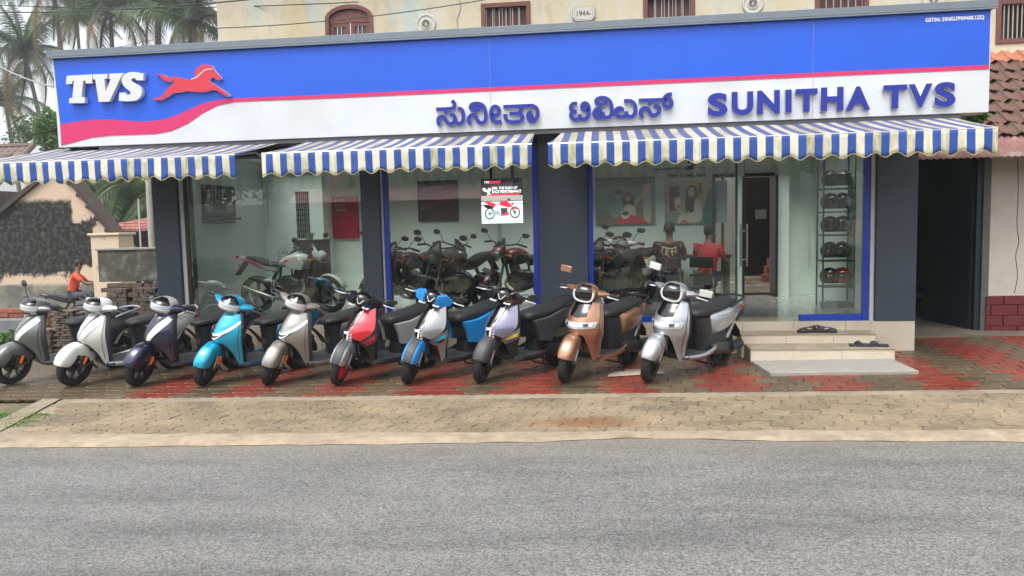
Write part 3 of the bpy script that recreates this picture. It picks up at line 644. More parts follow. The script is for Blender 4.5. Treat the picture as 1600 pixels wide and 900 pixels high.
# cardboard piece under the copper scooter
p=G(990,583); m=MB(); m.loft([[(-.16,-.25,0),(.52,-.10,0)],[(-.10,.12,.004),(.40,.22,0)]],closed=False)
o=m.build('cardboard_sheet',mat('cardboard',(.36,.30,.22),.9,var=.1),None,solid=.004,loc=(p.x-.15,p.y,gz(p.x)+.012)); o.rotation_euler=(0,-.014,0)
tag(o,'flat piece of cardboard on the pavers between the copper and the silver scooter','cardboard')
# ---------------------------------------------------------------- old upper building behind the sign
old=empty('old_building',(0,3.0,3.3),0,'old cream stained house wall with brown barred windows above the sign','building')
def ob(name,m,mats,parent=None,**k):
    m.xf(Matrix.Translation(Vector((0,-3.0,-3.3)))); return m.build(name,mats,parent or old,**k)
def stained():
    m=bpy.data.materials.new('old_plaster'); m.use_nodes=True; t=m.node_tree; b=t.nodes['Principled BSDF']; Lk=t.links.new; N=t.nodes.new
    tc=N('ShaderNodeTexCoord'); mpg=N('ShaderNodeMapping'); mpg.inputs['Scale'].default_value=(1,1,.45); Lk(tc.outputs['Object'],mpg.inputs[0])
    def nr(s,lo,hi,src=mpg,d=8):
        n=N('ShaderNodeTexNoise'); n.inputs['Scale'].default_value=s; n.inputs['Detail'].default_value=d; n.inputs['Roughness'].default_value=.65; Lk(src.outputs[0],n.inputs['Vector'])
        r=N('ShaderNodeMapRange'); r.inputs['From Min'].default_value=lo; r.inputs['From Max'].default_value=hi; Lk(n.outputs['Fac'],r.inputs['Value']); return r
    a=nr(.9,.38,.62); bb=nr(1.7,.50,.66); c=nr(5,.52,.75)
    m1=N('ShaderNodeMix'); m1.data_type='RGBA'; m1.inputs['A'].default_value=(.62,.52,.33,1); m1.inputs['B'].default_value=(.66,.62,.50,1); Lk(a.outputs[0],m1.inputs['Factor'])
    m2=N('ShaderNodeMix'); m2.data_type='RGBA'; Lk(m1.outputs['Result'],m2.inputs['A']); m2.inputs['B'].default_value=(.50,.58,.53,1); Lk(bb.outputs[0],m2.inputs['Factor'])
    m3=N('ShaderNodeMix'); m3.data_type='RGBA'; Lk(m2.outputs['Result'],m3.inputs['A']); m3.inputs['B'].default_value=(.36,.25,.13,1)
    s=N('ShaderNodeMath'); s.operation='MULTIPLY'; s.inputs[1].default_value=.5; Lk(c.outputs[0],s.inputs[0]); Lk(s.outputs[0],m3.inputs['Factor'])
    Lk(m3.outputs['Result'],b.inputs['Base Color']); b.inputs['Roughness'].default_value=.9
    bp=N('ShaderNodeBump'); bp.inputs['Strength'].default_value=.25; bp.inputs['Distance'].default_value=.02; Lk(c.outputs[0],bp.inputs['Height']); Lk(bp.outputs[0],b.inputs['Normal'])
    return m
PLAST=stained(); WOODW=mat('brown_red_paint',(.17,.065,.052),.6,var=.15,vs_=12); WOODD=mat('dark_shutter',(.085,.036,.032),.6,var=.2,vs_=9)
def wx(px,y=3.0,py=30): return W(px,py,y).x
wz0=W(1577,68,3.0).z; wz1=W(790,4,3.0).z
wins=[(wx(508),wx(583)),(wx(752),wx(829)),(wx(1005),wx(1086)),(wx(1273),wx(1357)),(wx(1556),wx(1556)+.62)]
XL=W(340,40,3.0).x
xs_=[XL]; m=MB()
for a,b in wins: xs_+=[a,b]
xs_.append(9.5)
for i in range(0,len(xs_),2): m.box(xs_[i],xs_[i+1],3.0,3.25,3.32,7.0)
for i,(a,b) in enumerate(wins): m.box(a,b,3.0,3.25,3.32,wz0); m.box(a,b,3.0,3.25,wz1 if i else wz1+.12,7.0)
m.box(XL,XL+.24,3.25,9,3.32,7.0)
ob('wall',m,PLAST,smooth=False)
for i,(a,b) in enumerate(wins):
    zt=wz1 if i else wz1+.12
    if i==0:   # arched head
        cx=(a+b)/2; hw=(b-a)/2; zs=wz1-.12
        arc=[(cx+hw*cos(t),zs+.24*sin(t)) for t in [pi*k/12 for k in range(13)]]
        inner=[(cx+(hw-.07)*cos(t),zs+(.24-.07)*sin(t)) for t in [pi*k/12 for k in range(13)]]
        mm=MB(); mm.prism([(a,wz0),(a+.07,wz0)]+inner[::-1][0:]+[(b-.07,wz0),(b,wz0)]+arc,ly(2.975),ly(3.10))
        w=ob('window',mm,WOODW,smooth=False)
        mm=MB(); mm.prism([(b,zt+.001)]+arc+[(a,zt+.001)],ly(3.004),ly(3.24)); 
        ob('arch_infill',mm,PLAST,smooth=False)
        f=MB().prism(inner+[(a+.07,zs),(b-.07,zs)][::1],ly(3.02),ly(3.05)); ob('arch_panel',f,WOODW,w,smooth=False) if False else None
        mm=MB().box(a+.07,b-.07,3.03,3.06,zs-.06,zs+.17); ob('transom',mm,WOODW,w,smooth=False)
        for s0,s1 in ((a+.07,cx-.012),(cx+.012,b-.07)):
            mm=MB(); mm.box(s0,s0+.07,3.04,3.08,wz0,zs-.06).box(s1-.07,s1,3.04,3.08,wz0,zs-.06).box(s0+.07,s1-.07,3.04,3.08,zs-.13,zs-.06).box(s0+.07,s1-.07,3.04,3.08,wz0,wz0+.1)
            sh=ob('shutter',mm,WOODW,w,smooth=False)
            ob('pane',MB().box(s0+.07,s1-.07,3.065,3.07,wz0+.1,zs-.13),mat('dull_pane',(.09,.085,.09),.25),w,smooth=False)
            for q in (.33,.66): ob('bar',MB().tube([(s0+.07+(s1-s0-.14)*q,3.035,wz0+.1),(s0+.07+(s1-s0-.14)*q,3.035,zs-.13)],.008,6),M['steel'],w)
    else:
        mm=MB().box(a,a+.075,2.975,3.08,wz0,zt).box(b-.075,b,2.975,3.08,wz0,zt).box(a+.075,b-.075,2.975,3.08,zt-.075,zt).box(a+.075,b-.075,2.975,3.08,wz0,wz0+.075)
        w=ob('window',mm,WOODW,smooth=False,bevel=.004)
        if i==4: ob('cross_rail',MB().box(a+.075,b-.075,3.0,3.07,wz0+.62,wz0+.68),WOODW,w,smooth=False)
        open_=i==4
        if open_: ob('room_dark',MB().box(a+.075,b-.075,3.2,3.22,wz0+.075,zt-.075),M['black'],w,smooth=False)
        else:
            nb=5
            for k in range(nb):
                p0=a+.075+(b-a-.15)*k/nb; p1=a+.075+(b-a-.15)*(k+1)/nb
                ob('shutter_board',MB().box(p0+.003,p1-.003,3.075,3.10,wz0+.075,zt-.075),WOODD,w,smooth=False)
        nb=5 if not open_ else 6
        for k in range(1,nb+1):
            xx=a+.075+(b-a-.15)*k/(nb+1); ob('bar',MB().tube([(xx,3.045,wz0+.07),(xx,3.045,zt-.07)],.011,6),mat('pale_bar',(.45,.36,.33),.5),w)
# round rosettes and the dated plaque
def rosette(px,py,parent=old):
    c=W(px,py,2.99); r=.165
    m=MB().lathe([(.0,-.02),(r*1.05,-.02),(r*1.05,.012),(r*.98,.03),(r*.88,.030),(r*.84,.012),(r*.55,.014),(r*.52,.034),(r*.44,.036),(r*.40,.02),(.02,.022),(0,.03)],(c.x,2.99,c.z),(0,-1,0),32)
    o=ob('rosette',m,mat('plaster_white',(.62,.60,.53),.8,var=.08))
    fl=MB()
    for k in range(8):
        a=2*pi*k/8; fl.tube([(c.x+.018*cos(a),2.975,c.z+.018*sin(a)),(c.x+.058*cos(a),2.957,c.z+.058*sin(a))],[.008,.014],6)
    ob('petals',fl,mat('plaster_dark',(.20,.19,.17),.8),o)
rosette(666,38); rosette(1176,6); rosette(1458,1)
c=W(912,22,2.99); s=.193; h=.125
def octo(k): return [(c.x-s*k,c.z-h*k*.45),(c.x-s*k*.72,c.z-h*k),(c.x+s*k*.72,c.z-h*k),(c.x+s*k,c.z-h*k*.45),(c.x+s*k,c.z+h*k*.45),(c.x+s*k*.72,c.z+h*k),(c.x-s*k*.72,c.z+h*k),(c.x-s*k,c.z+h*k*.45)]
pq=ob('plaque',MB().prism(octo(1),ly(2.955),ly(3.01)),mat('plaster_dark2',(.33,.31,.27),.8),smooth=False)
ob('face',MB().prism(octo(.93),ly(2.945),ly(2.96)),MC['plaster_white'],pq,smooth=False)
ob('rim',MB().prism(octo(.80),ly(2.943),ly(2.95)),MC['plaster_dark2'],pq,smooth=False)
ob('inner',MB().prism(octo(.76),ly(2.940),ly(2.945)),MC['plaster_white'],pq,smooth=False)
text_obj('date','1944-',(c.x-.115,c.x+.125,c.z-.045-3.3,c.z+.048-3.3),-.0605,MC['plaster_dark'],pq,bold=.012,depth=.006)
# eaves far above the frame
ob('roof',MB().loft([[(XL-.6,2.3,6.9),(9.9,2.3,6.9),(9.9,2.3,7.0),(XL-.6,2.3,7.0)],[(XL-.6,6.5,9.0),(9.9,6.5,9.0),(9.9,6.5,9.1),(XL-.6,6.5,9.1)]]),mat('roof_tile_old',(.11,.06,.045),.85,var=.3,vs_=5),smooth=False)

# ---------------------------------------------------------------- right neighbour: wall, red plinth, tiled lean-to, dark passage
YR=1.45
rb=empty('neighbour_wall',(6.0,YR,0),0,'white plastered wall with dark red plinth at the right edge beside the passage','building')
rof=Matrix.Translation(Vector((-6.0,-YR,0)))
def nb_(name,m,mats,parent=rb,**k): m.xf(rof); return m.build(name,mats,parent,**k)
ze_=W(1575,236,.75).z+(YR-.75)*(W(1575,86,2.9).z-W(1575,236,.75).z)/2.15; xj=W(1545,400,YR).x; zp=W(1575,462,YR).z; zc_=W(1580,238,YR).z
xw=xj+.0
WHITE=mat('white_plaster_wall',(.56,.52,.45),.9,var=.06,vs_=2,c2=(.42,.36,.30),cs=1.2,cthr=(.52,.75),bump=.1,bs=30)
nb_('wall',MB().box(xw,9.5,YR,YR+.2,zp,ze_-.12),WHITE,smooth=False)
RED=mat('red_plinth',(.13,.014,.018),.6,var=.3,vs_=7)
m=MB().box(xw-.03,9.5,YR-.03,YR+.2,-.06,zp-.004); nb_('plinth',m,mat('plinth_joint',(.06,.01,.012),.8),smooth=False)
zz=-.02; row=0
while zz<zp-.06:
    h_=min(.155,zp-.004-zz); x=xw-.04+(.17 if row%2 else 0)-.3
    while x<7.4:
        x0=max(x,xw-.045); x1=x+.36
        if x1-x0>.05: nb_('block',MB().box(x0+.004,x1-.004,YR-.05-rnd.uniform(0,.012),YR-.028,zz+.004,zz+h_-.004),RED,smooth=False,bevel=.006)
        x+=.365
    zz+=h_; row+=1
# crack down the wall
pts=[W(px,py,YR-.002) for px,py in ((1590,243),(1591,300),(1589,350),(1592,378),(1587,400),(1590,430),(1585,458))]
nb_('crack',MB().tube(spline(pts,4),.005,5),mat('crack_dark',(.05,.035,.03),.9))
# teal door post and open door leaf of the passage
TEAL=mat('teal_door',(.010,.024,.026),.45,var=.2)
nb_('door_post',MB().box(xw-.10,xw-.002,YR-.02,YR+.12,.0,2.78),mat('grey_post',(.10,.115,.105),.7,var=.2),smooth=False)
nb_('door_post',MB().box(xw-.17,xw-.104,YR+.02,YR+.12,.0,2.8),TEAL,smooth=False)
nb_('door_leaf',MB().bar((xw-.18,YR+.13,1.4),(xw-.36,YR+1.15,1.4),.035,2.65),TEAL,smooth=False)
# passage box
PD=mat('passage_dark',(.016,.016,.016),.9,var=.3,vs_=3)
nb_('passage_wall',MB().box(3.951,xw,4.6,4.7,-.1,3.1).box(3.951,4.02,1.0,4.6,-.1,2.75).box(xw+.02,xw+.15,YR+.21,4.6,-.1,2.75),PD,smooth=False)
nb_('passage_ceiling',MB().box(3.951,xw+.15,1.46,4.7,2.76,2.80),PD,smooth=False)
for px,za,zb_ in ((1503,2.3,1.1),(1489,2.75,1.6)):
    p=W(px,300,3.6); nb_('pipe',MB().tube([(p.x-.25,3.6,2.8),(p.x-.06,3.6,2.65),(p.x,3.6,2.3),(p.x+.03,3.6,za-.9)],.04,8),mat('grey_pipe',(.16,.16,.15),.6))
# passage floor: bare concrete
tag(MB().box(3.96,9.5,.95,4.6,-.12,.068).build('passage_floor',mat('worn_concrete',(.15,.13,.10),.6,var=.3,vs_=3,bump=.2),None,smooth=False),kind='structure')
# lean-to roof of clay tiles
ye=.75; ze=W(1575,236,ye).z; yt=2.9; zt=W(1575,86,yt).z
lt=empty('tiled_lean_to',(5.5,ye,ze),0,'mossy clay tiled lean-to roof right of the sign under the barred window','roof')
lof=Matrix.Translation(Vector((-5.5,-ye,-ze)))
TILE=mat('clay_tile',(.15,.075,.055),.8,var=.35,vs_=7,c2=(.10,.075,.06),cs=2.5,cthr=(.4,.62),bump=.4,bs=40)
TILE2=mat('clay_tile_fresh',(.42,.16,.09),.75,var=.2,vs_=7)
sl_=Vector((0,yt-ye,zt-ze)); Ls=sl_.length; sd_=sl_.normalized(); nn_=Vector((0,-sd_.z,sd_.y))
m=MB().loft([[(3.98,ye+.3,ze+.1*0+(zt-ze)*.3/(yt-ye)-.05),(9.5,ye+.3,ze+(zt-ze)*.3/(yt-ye)-.05)],[(3.98,yt,zt-.05),(9.5,yt,zt-.05)]],closed=False)
m.xf(lof); m.build('rafters',M['black'],lt,smooth=False,solid=.03)
# corrugated sheet at the eave
m=MB(); g=[]
for v in (0,.18,.42,.62):
    g.append([Vector((3.99+.02*i,ye,ze))+sd_*(v-.12)+nn_*(.012*sin(i*.02*2*pi/.085)-.006) for i in range(250)])
m.loft(g,closed=False); m.xf(lof); m.build('corrugated_sheet',mat('rusty_sheet',(.21,.10,.085),.7,var=.3,vs_=3,c2=(.42,.36,.33),cs=1.4,cthr=(.5,.7)),lt,ang=70,solid=.006)
tw,te=.235,.30; nrow=int((Ls-.42)/te)+1
def tile_mesh(m_,hang=.36):
    mb=MB(); g=[]
    for v in (0,hang*.5,hang):
        g.append([(tw*(i/8-.5)*1.06,v,.022*sin(2*pi*i/8*1.0+.6)+.012*cos(4*pi*i/8)) for i in range(9)])
    mb.loft(g,closed=False); mb.loft([[(a,b,c) for a,b,c in g[0]],[(a,b+.004,c-.016) for a,b,c in g[0]]],closed=False)
    me=bpy.data.meshes.new('tile'); me.from_pydata(mb.v,[],mb.f); me.materials.append(m_); me.polygons.foreach_set('use_smooth',[True]*len(me.polygons)); return me
tA,tB=tile_mesh(TILE),tile_mesh(TILE2)
basis=Matrix((Vector((1,0,0)),sd_,nn_)).transposed()
for r_ in range(nrow):
    for i in range(16):
        x=4.10+i*tw+(.0 if r_%2 else .06)
        if x>7.6: continue
        v=.36+r_*te
        p=Vector((x,ye,ze))+sd_*v+nn_*.045-Vector((5.5,ye,ze))
        o=bpy.data.objects.new('tile',tB if r_>=nrow-1 else tA); col.objects.link(o); o.parent=lt
        o.matrix_local=Matrix.Translation(p)@basis.to_4x4()@Matrix.Rotation(R(-5.5+rnd.uniform(-1,1)),4,'X')@Matrix.Rotation(R(rnd.uniform(-1.5,1.5)),4,'Z')
# ---------------------------------------------------------------- scooters
def paint(name,c,metal=.35,rough=.28,coat=.8): return mat(name,c,rough,metal=metal,coat=coat)
V={}
V['plastic']=mat('matt_black_plastic',(.017,.018,.020),.48,var=.15,vs_=20)
V['grey_plastic']=mat('dark_grey_plastic',(.055,.058,.062),.5,var=.1,vs_=20)
V['gloss']=mat('gloss_black',(.006,.006,.007),.06,coat=.6)
V['rubber']=mat('tyre_rubber',(.022,.022,.022),.75,var=.2,vs_=30,bump=.2,bs=120)
V['seat']=mat('seat_vinyl',(.022,.023,.025),.5,bump=.25,bs=160)
V['alloy']=mat('alloy',(.05,.05,.05),.35,metal=.7)
V['metal']=mat('bike_metal',(.45,.45,.45),.3,metal=1.0)
V['dmetal']=mat('engine_metal',(.09,.09,.09),.4,metal=.7)
V['lens']=mat('clear_lens',(.60,.63,.66),.20,metal=.35,coat=1.0)
V['lens_dark']=mat('lamp_recess',(.10,.11,.12),.12,coat=1.0)
V['white_gloss']=mat('white_gloss',(.78,.80,.80),.12,coat=.8)
V['orange']=mat('orange_spring',(.85,.16,.02),.35)
V['redlens']=mat('red_lens',(.5,.01,.01),.15,coat=1)
V['mirror']=mat('mirror_face',(.75,.8,.82),.03,metal=1.0)
V['silver']=paint('silver_paint',(.50,.50,.49),.5)
V['chrome']=mat('chrome',(.75,.75,.75),.08,metal=1.0)

def lerp_tab(tab,z):
    if z<=tab[0][0]: return tab[0][1:]
    for a,b in zip(tab[:-1],tab[1:]):
        if z<=b[0]:
            t=(z-a[0])/(b[0]-a[0]); t=t*t*(3-2*t)*.5+t*.5
            return tuple(p+(q-p)*t for p,q in zip(a[1:],b[1:]))
    return tab[-1][1:]
def sect(c,hw,hh,ax,n=16,p=2.6):        # superellipse section; ax = 'x' (plane YZ), 'z' (plane XY)
    out=[]
    for k in range(n):
        a=2*pi*k/n; ca=cos(a); sa=sin(a)
        u=(abs(ca)**(2/p))*(1 if ca>=0 else -1)*hw; v=(abs(sa)**(2/p))*(1 if sa>=0 else -1)*hh
        if ax=='x': out.append(Vector((c[0],c[1]+u,c[2]+v)))
        else: out.append(Vector((c[0]+v,c[1]+u,c[2])))
    return out
def steerM(ang,px=.47,pz=.93,rake=26):
    ax=Vector((-sin(R(rake)),0,cos(R(rake)))); o=Vector((px,0,pz))
    return Matrix.Translation(o)@Matrix.Rotation(R(ang),4,ax)@Matrix.Translation(-o)

class Apron:
    def __init__(s,E,C,zb0,zt,zs=(.26,),pw=1.8,legs=.26,cut=(.42,.8)):
        s.E=E; s.C=C; s.zb0=zb0; s.zt=zt; s.pw=pw; s.legs=legs; s.cut=cut
    def zb(s,u):
        t=(abs(u)-s.cut[0])/(s.cut[1]-s.cut[0]); t=max(0,min(1,t)); t=t*t*(3-2*t); return s.zb0+(s.legs-s.zb0)*t
    def ztop(s,u): return s.zt-.045*abs(u)**2
    def at(s,u,z,off=0.0):
        xe,ye=lerp_tab(s.E,z); xc=lerp_tab(s.C,z)[0]
        au=abs(u)**s.pw
        p=Vector((xc-(xc-xe)*au, ye*u*(1.0), z))
        if off:
            d=.004; a=s.at(min(u+d,1.2),z)-s.at(u-d,z); b=s.at(u,z+d)-s.at(u,z-d); n=a.cross(b).normalized()
            if n.x<0: n=-n
            p=p+n*off
        return p
    def surf(s,nu=20,nv=14,u0=-1,u1=1):
        g=[]
        for j in range(nv+1):
            row=[]
            for i in range(nu+1):
                u=u0+(u1-u0)*i/nu; a=s.zb(u); b=s.ztop(u); row.append(s.at(u,a+(b-a)*j/nv))
            g.append(row)
        m=MB(); m.loft(g,closed=False); return m
    def poly(s,path,off=.004,n=6):
        """patch on the apron between two (u,z) polylines"""
        A,B=path; m=MB(); g=[]
        A=spline([(a,b,0) for a,b in A],3); B=spline([(a,b,0) for a,b in B],3)
        for j in range(n+1):
            t=j/n; g.append([s.at(a.x+(b.x-a.x)*t,a.y+(b.y-a.y)*t,off) for a,b in zip(A,B)])
        m.loft(g,closed=False); return m

def wheel(name,c,r,wd,parent,rimcol,hub=True,spokes=5,tf=None,axis=(0,1,0),double=True,face=1):
    n=36; prof=[]
    ro=r; ri=r-.078
    for a,b in ((ri,-wd*.36),(ri+.02,-wd*.5),(ro-.022,-wd*.5),(ro-.006,-wd*.30),(ro,0),(ro-.006,wd*.30),(ro-.022,wd*.5),(ri+.02,wd*.5),(ri,wd*.36)): prof.append((a,b))
    m=MB(); rings=[]
    ax=Vector(axis); x=Vector((1,0,0)); z=Vector((0,0,1)); c=Vector(c)
    for k in range(n+1):
        a=2*pi*k/n; rings.append([c+(x*cos(a)+z*sin(a))*p+ax*q for p,q in prof])
    m.loft(rings,closed=False)
    # tread blocks
    for k in range(n):
        a=2*pi*(k+.5)/n
        for sgn in (-1,1):
            e=(x*cos(a)+z*sin(a)); t=(-x*sin(a)+z*cos(a)); q=c+e*(ro-.0045)+ax*(sgn*wd*.20)
            m.bar(q-t*.013-ax*sgn*wd*.12,q+t*.013+ax*sgn*wd*.12,.013,.0025,0,up=e)
    if tf: m.xf(tf)
    w=m.build(name,V['rubber'],parent,ang=50)
    m=MB(); rr=ri+.003
    g=[]
    for k in range(n+1):
        a=2*pi*k/n; e=(x*cos(a)+z*sin(a)); g.append([c+e*p+ax*q for p,q in ((rr,-wd*.42),(rr-.016,-wd*.40),(rr-.022,-wd*.15),(rr-.022,wd*.15),(rr-.016,wd*.40),(rr,wd*.42))])
    m.loft(g,closed=False)
    for k in range(spokes):
        a=2*pi*(k+.25)/spokes; e=(x*cos(a)+z*sin(a)); t=(-x*sin(a)+z*cos(a))
        for sg in (-1,1):
            m.bar(c+e*.03+ax*wd*.22*face,c+e*(rr-.012)+t*sg*.028+ax*wd*.30*face,.014,.03,0,up=ax)
    m.lathe([(.0,-wd*.55),(.035,-wd*.55),(.042,-wd*.3),(.042,wd*.3),(.035,wd*.55),(.0,wd*.55)],c,axis,14)
    if tf: m.xf(tf)
    m.build('rim',rimcol,w)
    if hub:
        m=MB().lathe([(.0,0),(.09,0),(.09,.004),(0,.004)],c+ax*(wd*.5)*face*-1,axis,24)
        if tf: m.xf(tf)
        m.build('disc_brake',V['metal'],w)
    return w

def cowl_pt(c,a,b,cc,th,ph,k=1.0,pw=.85):
    ct,st=cos(th),sin(th); cp,spn=cos(ph),sin(ph)
    f=lambda v: (abs(v)**pw)*(1 if v>=0 else -1)
    return Vector((c[0]+a*k*f(cp)*f(ct), c[1]+b*k*f(cp)*f(st), c[2]+cc*k*f(spn)))
def cowl(m,c,a,b,cc,t0,t1,p0,p1,k=1.0,nt_=18,np_=10,pw=.85):
    g=[[cowl_pt(c,a,b,cc,t0+(t1-t0)*i/nt_,p0+(p1-p0)*j/np_,k,pw) for i in range(nt_+1)] for j in range(np_+1)]
    m.loft(g,closed=False); return m

def scooter(kind,P,loc,rz,label,mirrors='lr',steer=14,lean=3,wheelc=None):
    """kind: rounded / bar / sport / electric; P: paints"""
    o=empty('scooter',loc,rz,label,'scooter','scooters lined up in front of the showroom')
    o.rotation_euler=(R(-lean),0,rz)
    SM=steerM(steer)
    B=lambda m,name,mt,par=None,steered=False,**k:(m.xf(SM) if steered else m).build(name,mt,par or o,**k)
    pl=V['plastic']; body=P['body']; side=P.get('side',body); trim=P.get('trim',pl)
    r=.248; FW=(.665,0,r); RW=(-.635,0,r)
    fw=wheel('front_wheel',FW,r,.092,o,wheelc or V['alloy'],tf=SM,face=1)
    rw=wheel('rear_wheel',RW,r,.098,o,V['alloy'],hub=False)
    # fork
    m=MB()
    for s in (-1,1):
        m.tube([(.655,s*.072,.235),(.60,s*.070,.40),(.565,s*.06,.52)],[.017,.020,.022],8)
        m.lathe([(0,-.02),(.022,-.02),(.022,.02),(0,.02)],(.66,s*.075,.245),(0,1,0),10)
    B(m,'fork',V['metal'] if kind!='rounded' else V['dmetal'],steered=True)
    if kind in('rounded','bar'):
        m=MB().tube([(.625,.098,.30),(.592,.096,.40)],[.017,.017],10).tube([(.612,.102,.34),(.600,.102,.375)],.020,10)
        B(m,'reflector',V['orange'],steered=True)
        B(MB().bar((.655,.088,.25),(.50,.078,.30),.02,.03),'trailing_link',V['metal'],steered=True)
    # fender: arched shell over the wheel
    fm=P.get('fender',body); rf=r+.034; g=[]
    a0,a1=(R(14),R(160))
    for i in range(17):
        a=a0+(a1-a0)*i/16; bl=sin(pi*min(1,(i+2.5)/12)) if i<8 else 1.0; wdt=.058+.047*min(1,bl*1.1); cx,cz=.665,r
        ring=[]
        for j in range(11):
            t=-1+2*j/10; at_=abs(t); rr=rf+.022*sin(pi*i/16)-.035*at_**2.0-(.115*max(0,(at_-.55)/.45)**1.2)*(.35+.65*bl); yy=(1 if t>0 else -1)*wdt*min(1,1.12*at_**.85)
            ring.append((cx+rr*cos(a)*1.02+(.0 if i>2 else -.0),yy,cz+rr*sin(a)+.012))
        g.append(ring)
    if kind=='sport':
        m=MB(); m.loft([q[0:4] for q in g],closed=False); m.loft([q[7:11] for q in g],closed=False); B(m,'front_fender',fm,steered=True,sub=1,solid=.004)
        m=MB(); m.loft([[ (a_,b_,c_+.004) for a_,b_,c_ in q[3:8]] for q in g],closed=False); B(m,'fender_centre',V['grey_plastic'],steered=True,sub=1,solid=.004)
    else:
        m=MB(); m.loft(g,closed=False); B(m,'front_fender',fm,steered=True,sub=1,solid=.004)
    # apron
    if kind in('rounded','bar'):
        E=[(.24,.335,.145),(.33,.355,.160),(.42,.375,.176),(.55,.405,.198),(.66,.425,.205),(.76,.415,.190),(.86,.385,.150),(.95,.355,.100)]
        C=[(.24,.45),(.42,.51),(.52,.615),(.60,.655),(.66,.65),(.74,.615),(.84,.55),(.95,.45)]
        E=[(z_,x_,y_*1.08) for z_,x_,y_ in E]
        A=Apron(E,C,.545,.945)
    elif kind=='sport':
        E=[(.24,.345,.125),(.36,.365,.145),(.48,.395,.180),(.58,.42,.225),(.66,.435,.240),(.74,.425,.218),(.84,.385,.165),(.97,.33,.105)]
        C=[(.24,.42),(.42,.50),(.50,.60),(.56,.69),(.64,.685),(.74,.61),(.84,.53),(.97,.41)]
        A=Apron(E,C,.52,.965,pw=1.45)
    else:
        E=[(.22,.335,.150),(.33,.355,.172),(.44,.380,.190),(.56,.41,.235),(.66,.43,.245),(.76,.42,.232),(.87,.385,.190),(.97,.345,.125)]
        C=[(.22,.44),(.42,.53),(.52,.615),(.60,.635),(.68,.628),(.78,.585),(.88,.52),(.97,.43)]
        A=Apron(E,C,.545,.960,pw=2.3,legs=.22,cut=(.42,.74))
    mt=body if kind!='sport' else V['gloss']
    ap=B(A.surf(),'apron',mt,sub=1,solid=.008)
    # dark inner shield behind it
    m=MB(); m.loft([sect((lerp_tab(E,z)[0]-.035,0,z),lerp_tab(E,z)[1]-.012,.045 if z<.5 else .06,'z',16,3) for z in (.25,.34,.44,.56,.68,.78,.88,.945)])
    B(m,'leg_shield',P.get('inner',pl),sub=0)
    m=MB(); m.loft([sect((x_,0,z_),.05,.035,'z',10,2.5) for x_,z_ in ((.52,.44),(.50,.55),(.44,.75),(.40,.93),(.385,.985))]); B(m,'steering_head',pl)
    if kind=='rounded':
        st_=P['stripe']
        for s in (1,-1):
            B(A.poly(([(s*.10,.600),(s*.22,.70),(s*.45,.80),(s*.78,.885)],[(s*.30,.595),(s*.50,.68),(s*.75,.77),(s*.99,.85)]),.005),'side_stripe',st_,ap)
            B(A.poly(([(s*.08,.60),(s*.14,.70),(s*.34,.83),(s*.62,.905)],[(s*.11,.602),(s*.18,.705),(s*.40,.82),(s*.72,.893)]),.004),'groove_line',V['grey_plastic'],ap)
        B(A.poly(([(-.2,.555),(0,.548),(.2,.555)],[(-.16,.585),(0,.58),(.16,.585)]),.004,2),'nose_lip',V['grey_plastic'],ap)
    if kind=='bar':
        for s in (1,-1):
            B(A.poly(([(s*.0,.665),(s*.3,.685),(s*.62,.745),(s*.97,.83)],[(s*.0,.640),(s*.3,.652),(s*.64,.705),(s*.97,.795)]),.007,3),'light_bar',V['white_gloss'],ap)
            B(A.poly(([(s*.0,.645),(s*.3,.66),(s*.64,.715),(s*.95,.79)],[(s*.0,.598),(s*.25,.615),(s*.45,.66),(s*.60,.70)]),.005,3),'bar_recess',V['gloss'],ap)
            B(A.poly(([(s*.0,.618),(s*.2,.630),(s*.42,.672)],[(s*.0,.598),(s*.2,.612),(s*.40,.655)]),.009,2),'lower_light',V['white_gloss'],ap)
            B(A.poly(([(s*.12,.91),(s*.22,.915)],[(s*.12,.895),(s*.22,.9)]),.02,2),'badge',V['chrome'],ap)
    if kind=='rounded':
        B(MB().sphere(A.at(.0,.885,.008),.014,10,6,sq=(.6,1,1)),'badge',V['chrome'],ap)
    if kind=='sport':
        wg=P['wing']
        for s in (1,-1):
            B(A.poly(([(s*.20,.60),(s*.26,.70),(s*.40,.82),(s*.62,.955)],[(s*.55,.555),(s*.86,.63),(s*1.0,.74),(s*1.04,.93)]),.014,5),'wing_panel',wg,ap)
            B(A.poly(([(s*.20,.60),(s*.245,.70),(s*.37,.82),(s*.58,.955)],[(s*.16,.60),(s*.19,.70),(s*.27,.82),(s*.42,.955)]),.018,2),'nose_rib',P.get('rib',wg),ap)
            B(A.poly(([(s*.42,.525),(s*.7,.585),(s*1.03,.665)],[(s*.55,.475),(s*.8,.50),(s*1.03,.55)]),.016,3),'lower_cheek',P['cheek'],ap)
            gf=P.get('graphic')
            if gf:
                B(A.poly(([(s*.62,.545),(s*.8,.575),(s*.97,.615)],[(s*.64,.53),(s*.8,.545),(s*.97,.575)]),.020,2),'graphic_band',gf[0],ap)
                B(A.poly(([(s*.66,.52),(s*.8,.537),(s*.95,.565)],[(s*.70,.505),(s*.82,.515),(s*.93,.54)]),.020,2),'graphic_band',gf[1],ap)
            B(A.poly(([(s*.0,.655),(s*.16,.66)],[(s*.0,.635),(s*.14,.64)]),.012,2),'lamp_top',V['white_gloss'],ap)
            B(A.poly(([(s*.10,.64),(s*.16,.64)],[(s*.06,.53),(s*.13,.53)]),.014,3),'lamp_leg',V['white_gloss'],ap)
            for q in range(3): B(A.poly(([(s*.18,.635-q*.033),(s*.29,.645-q*.033)],[(s*.17,.612-q*.033),(s*.27,.620-q*.033)]),.016,2),'lamp_element',V['lens'],ap)
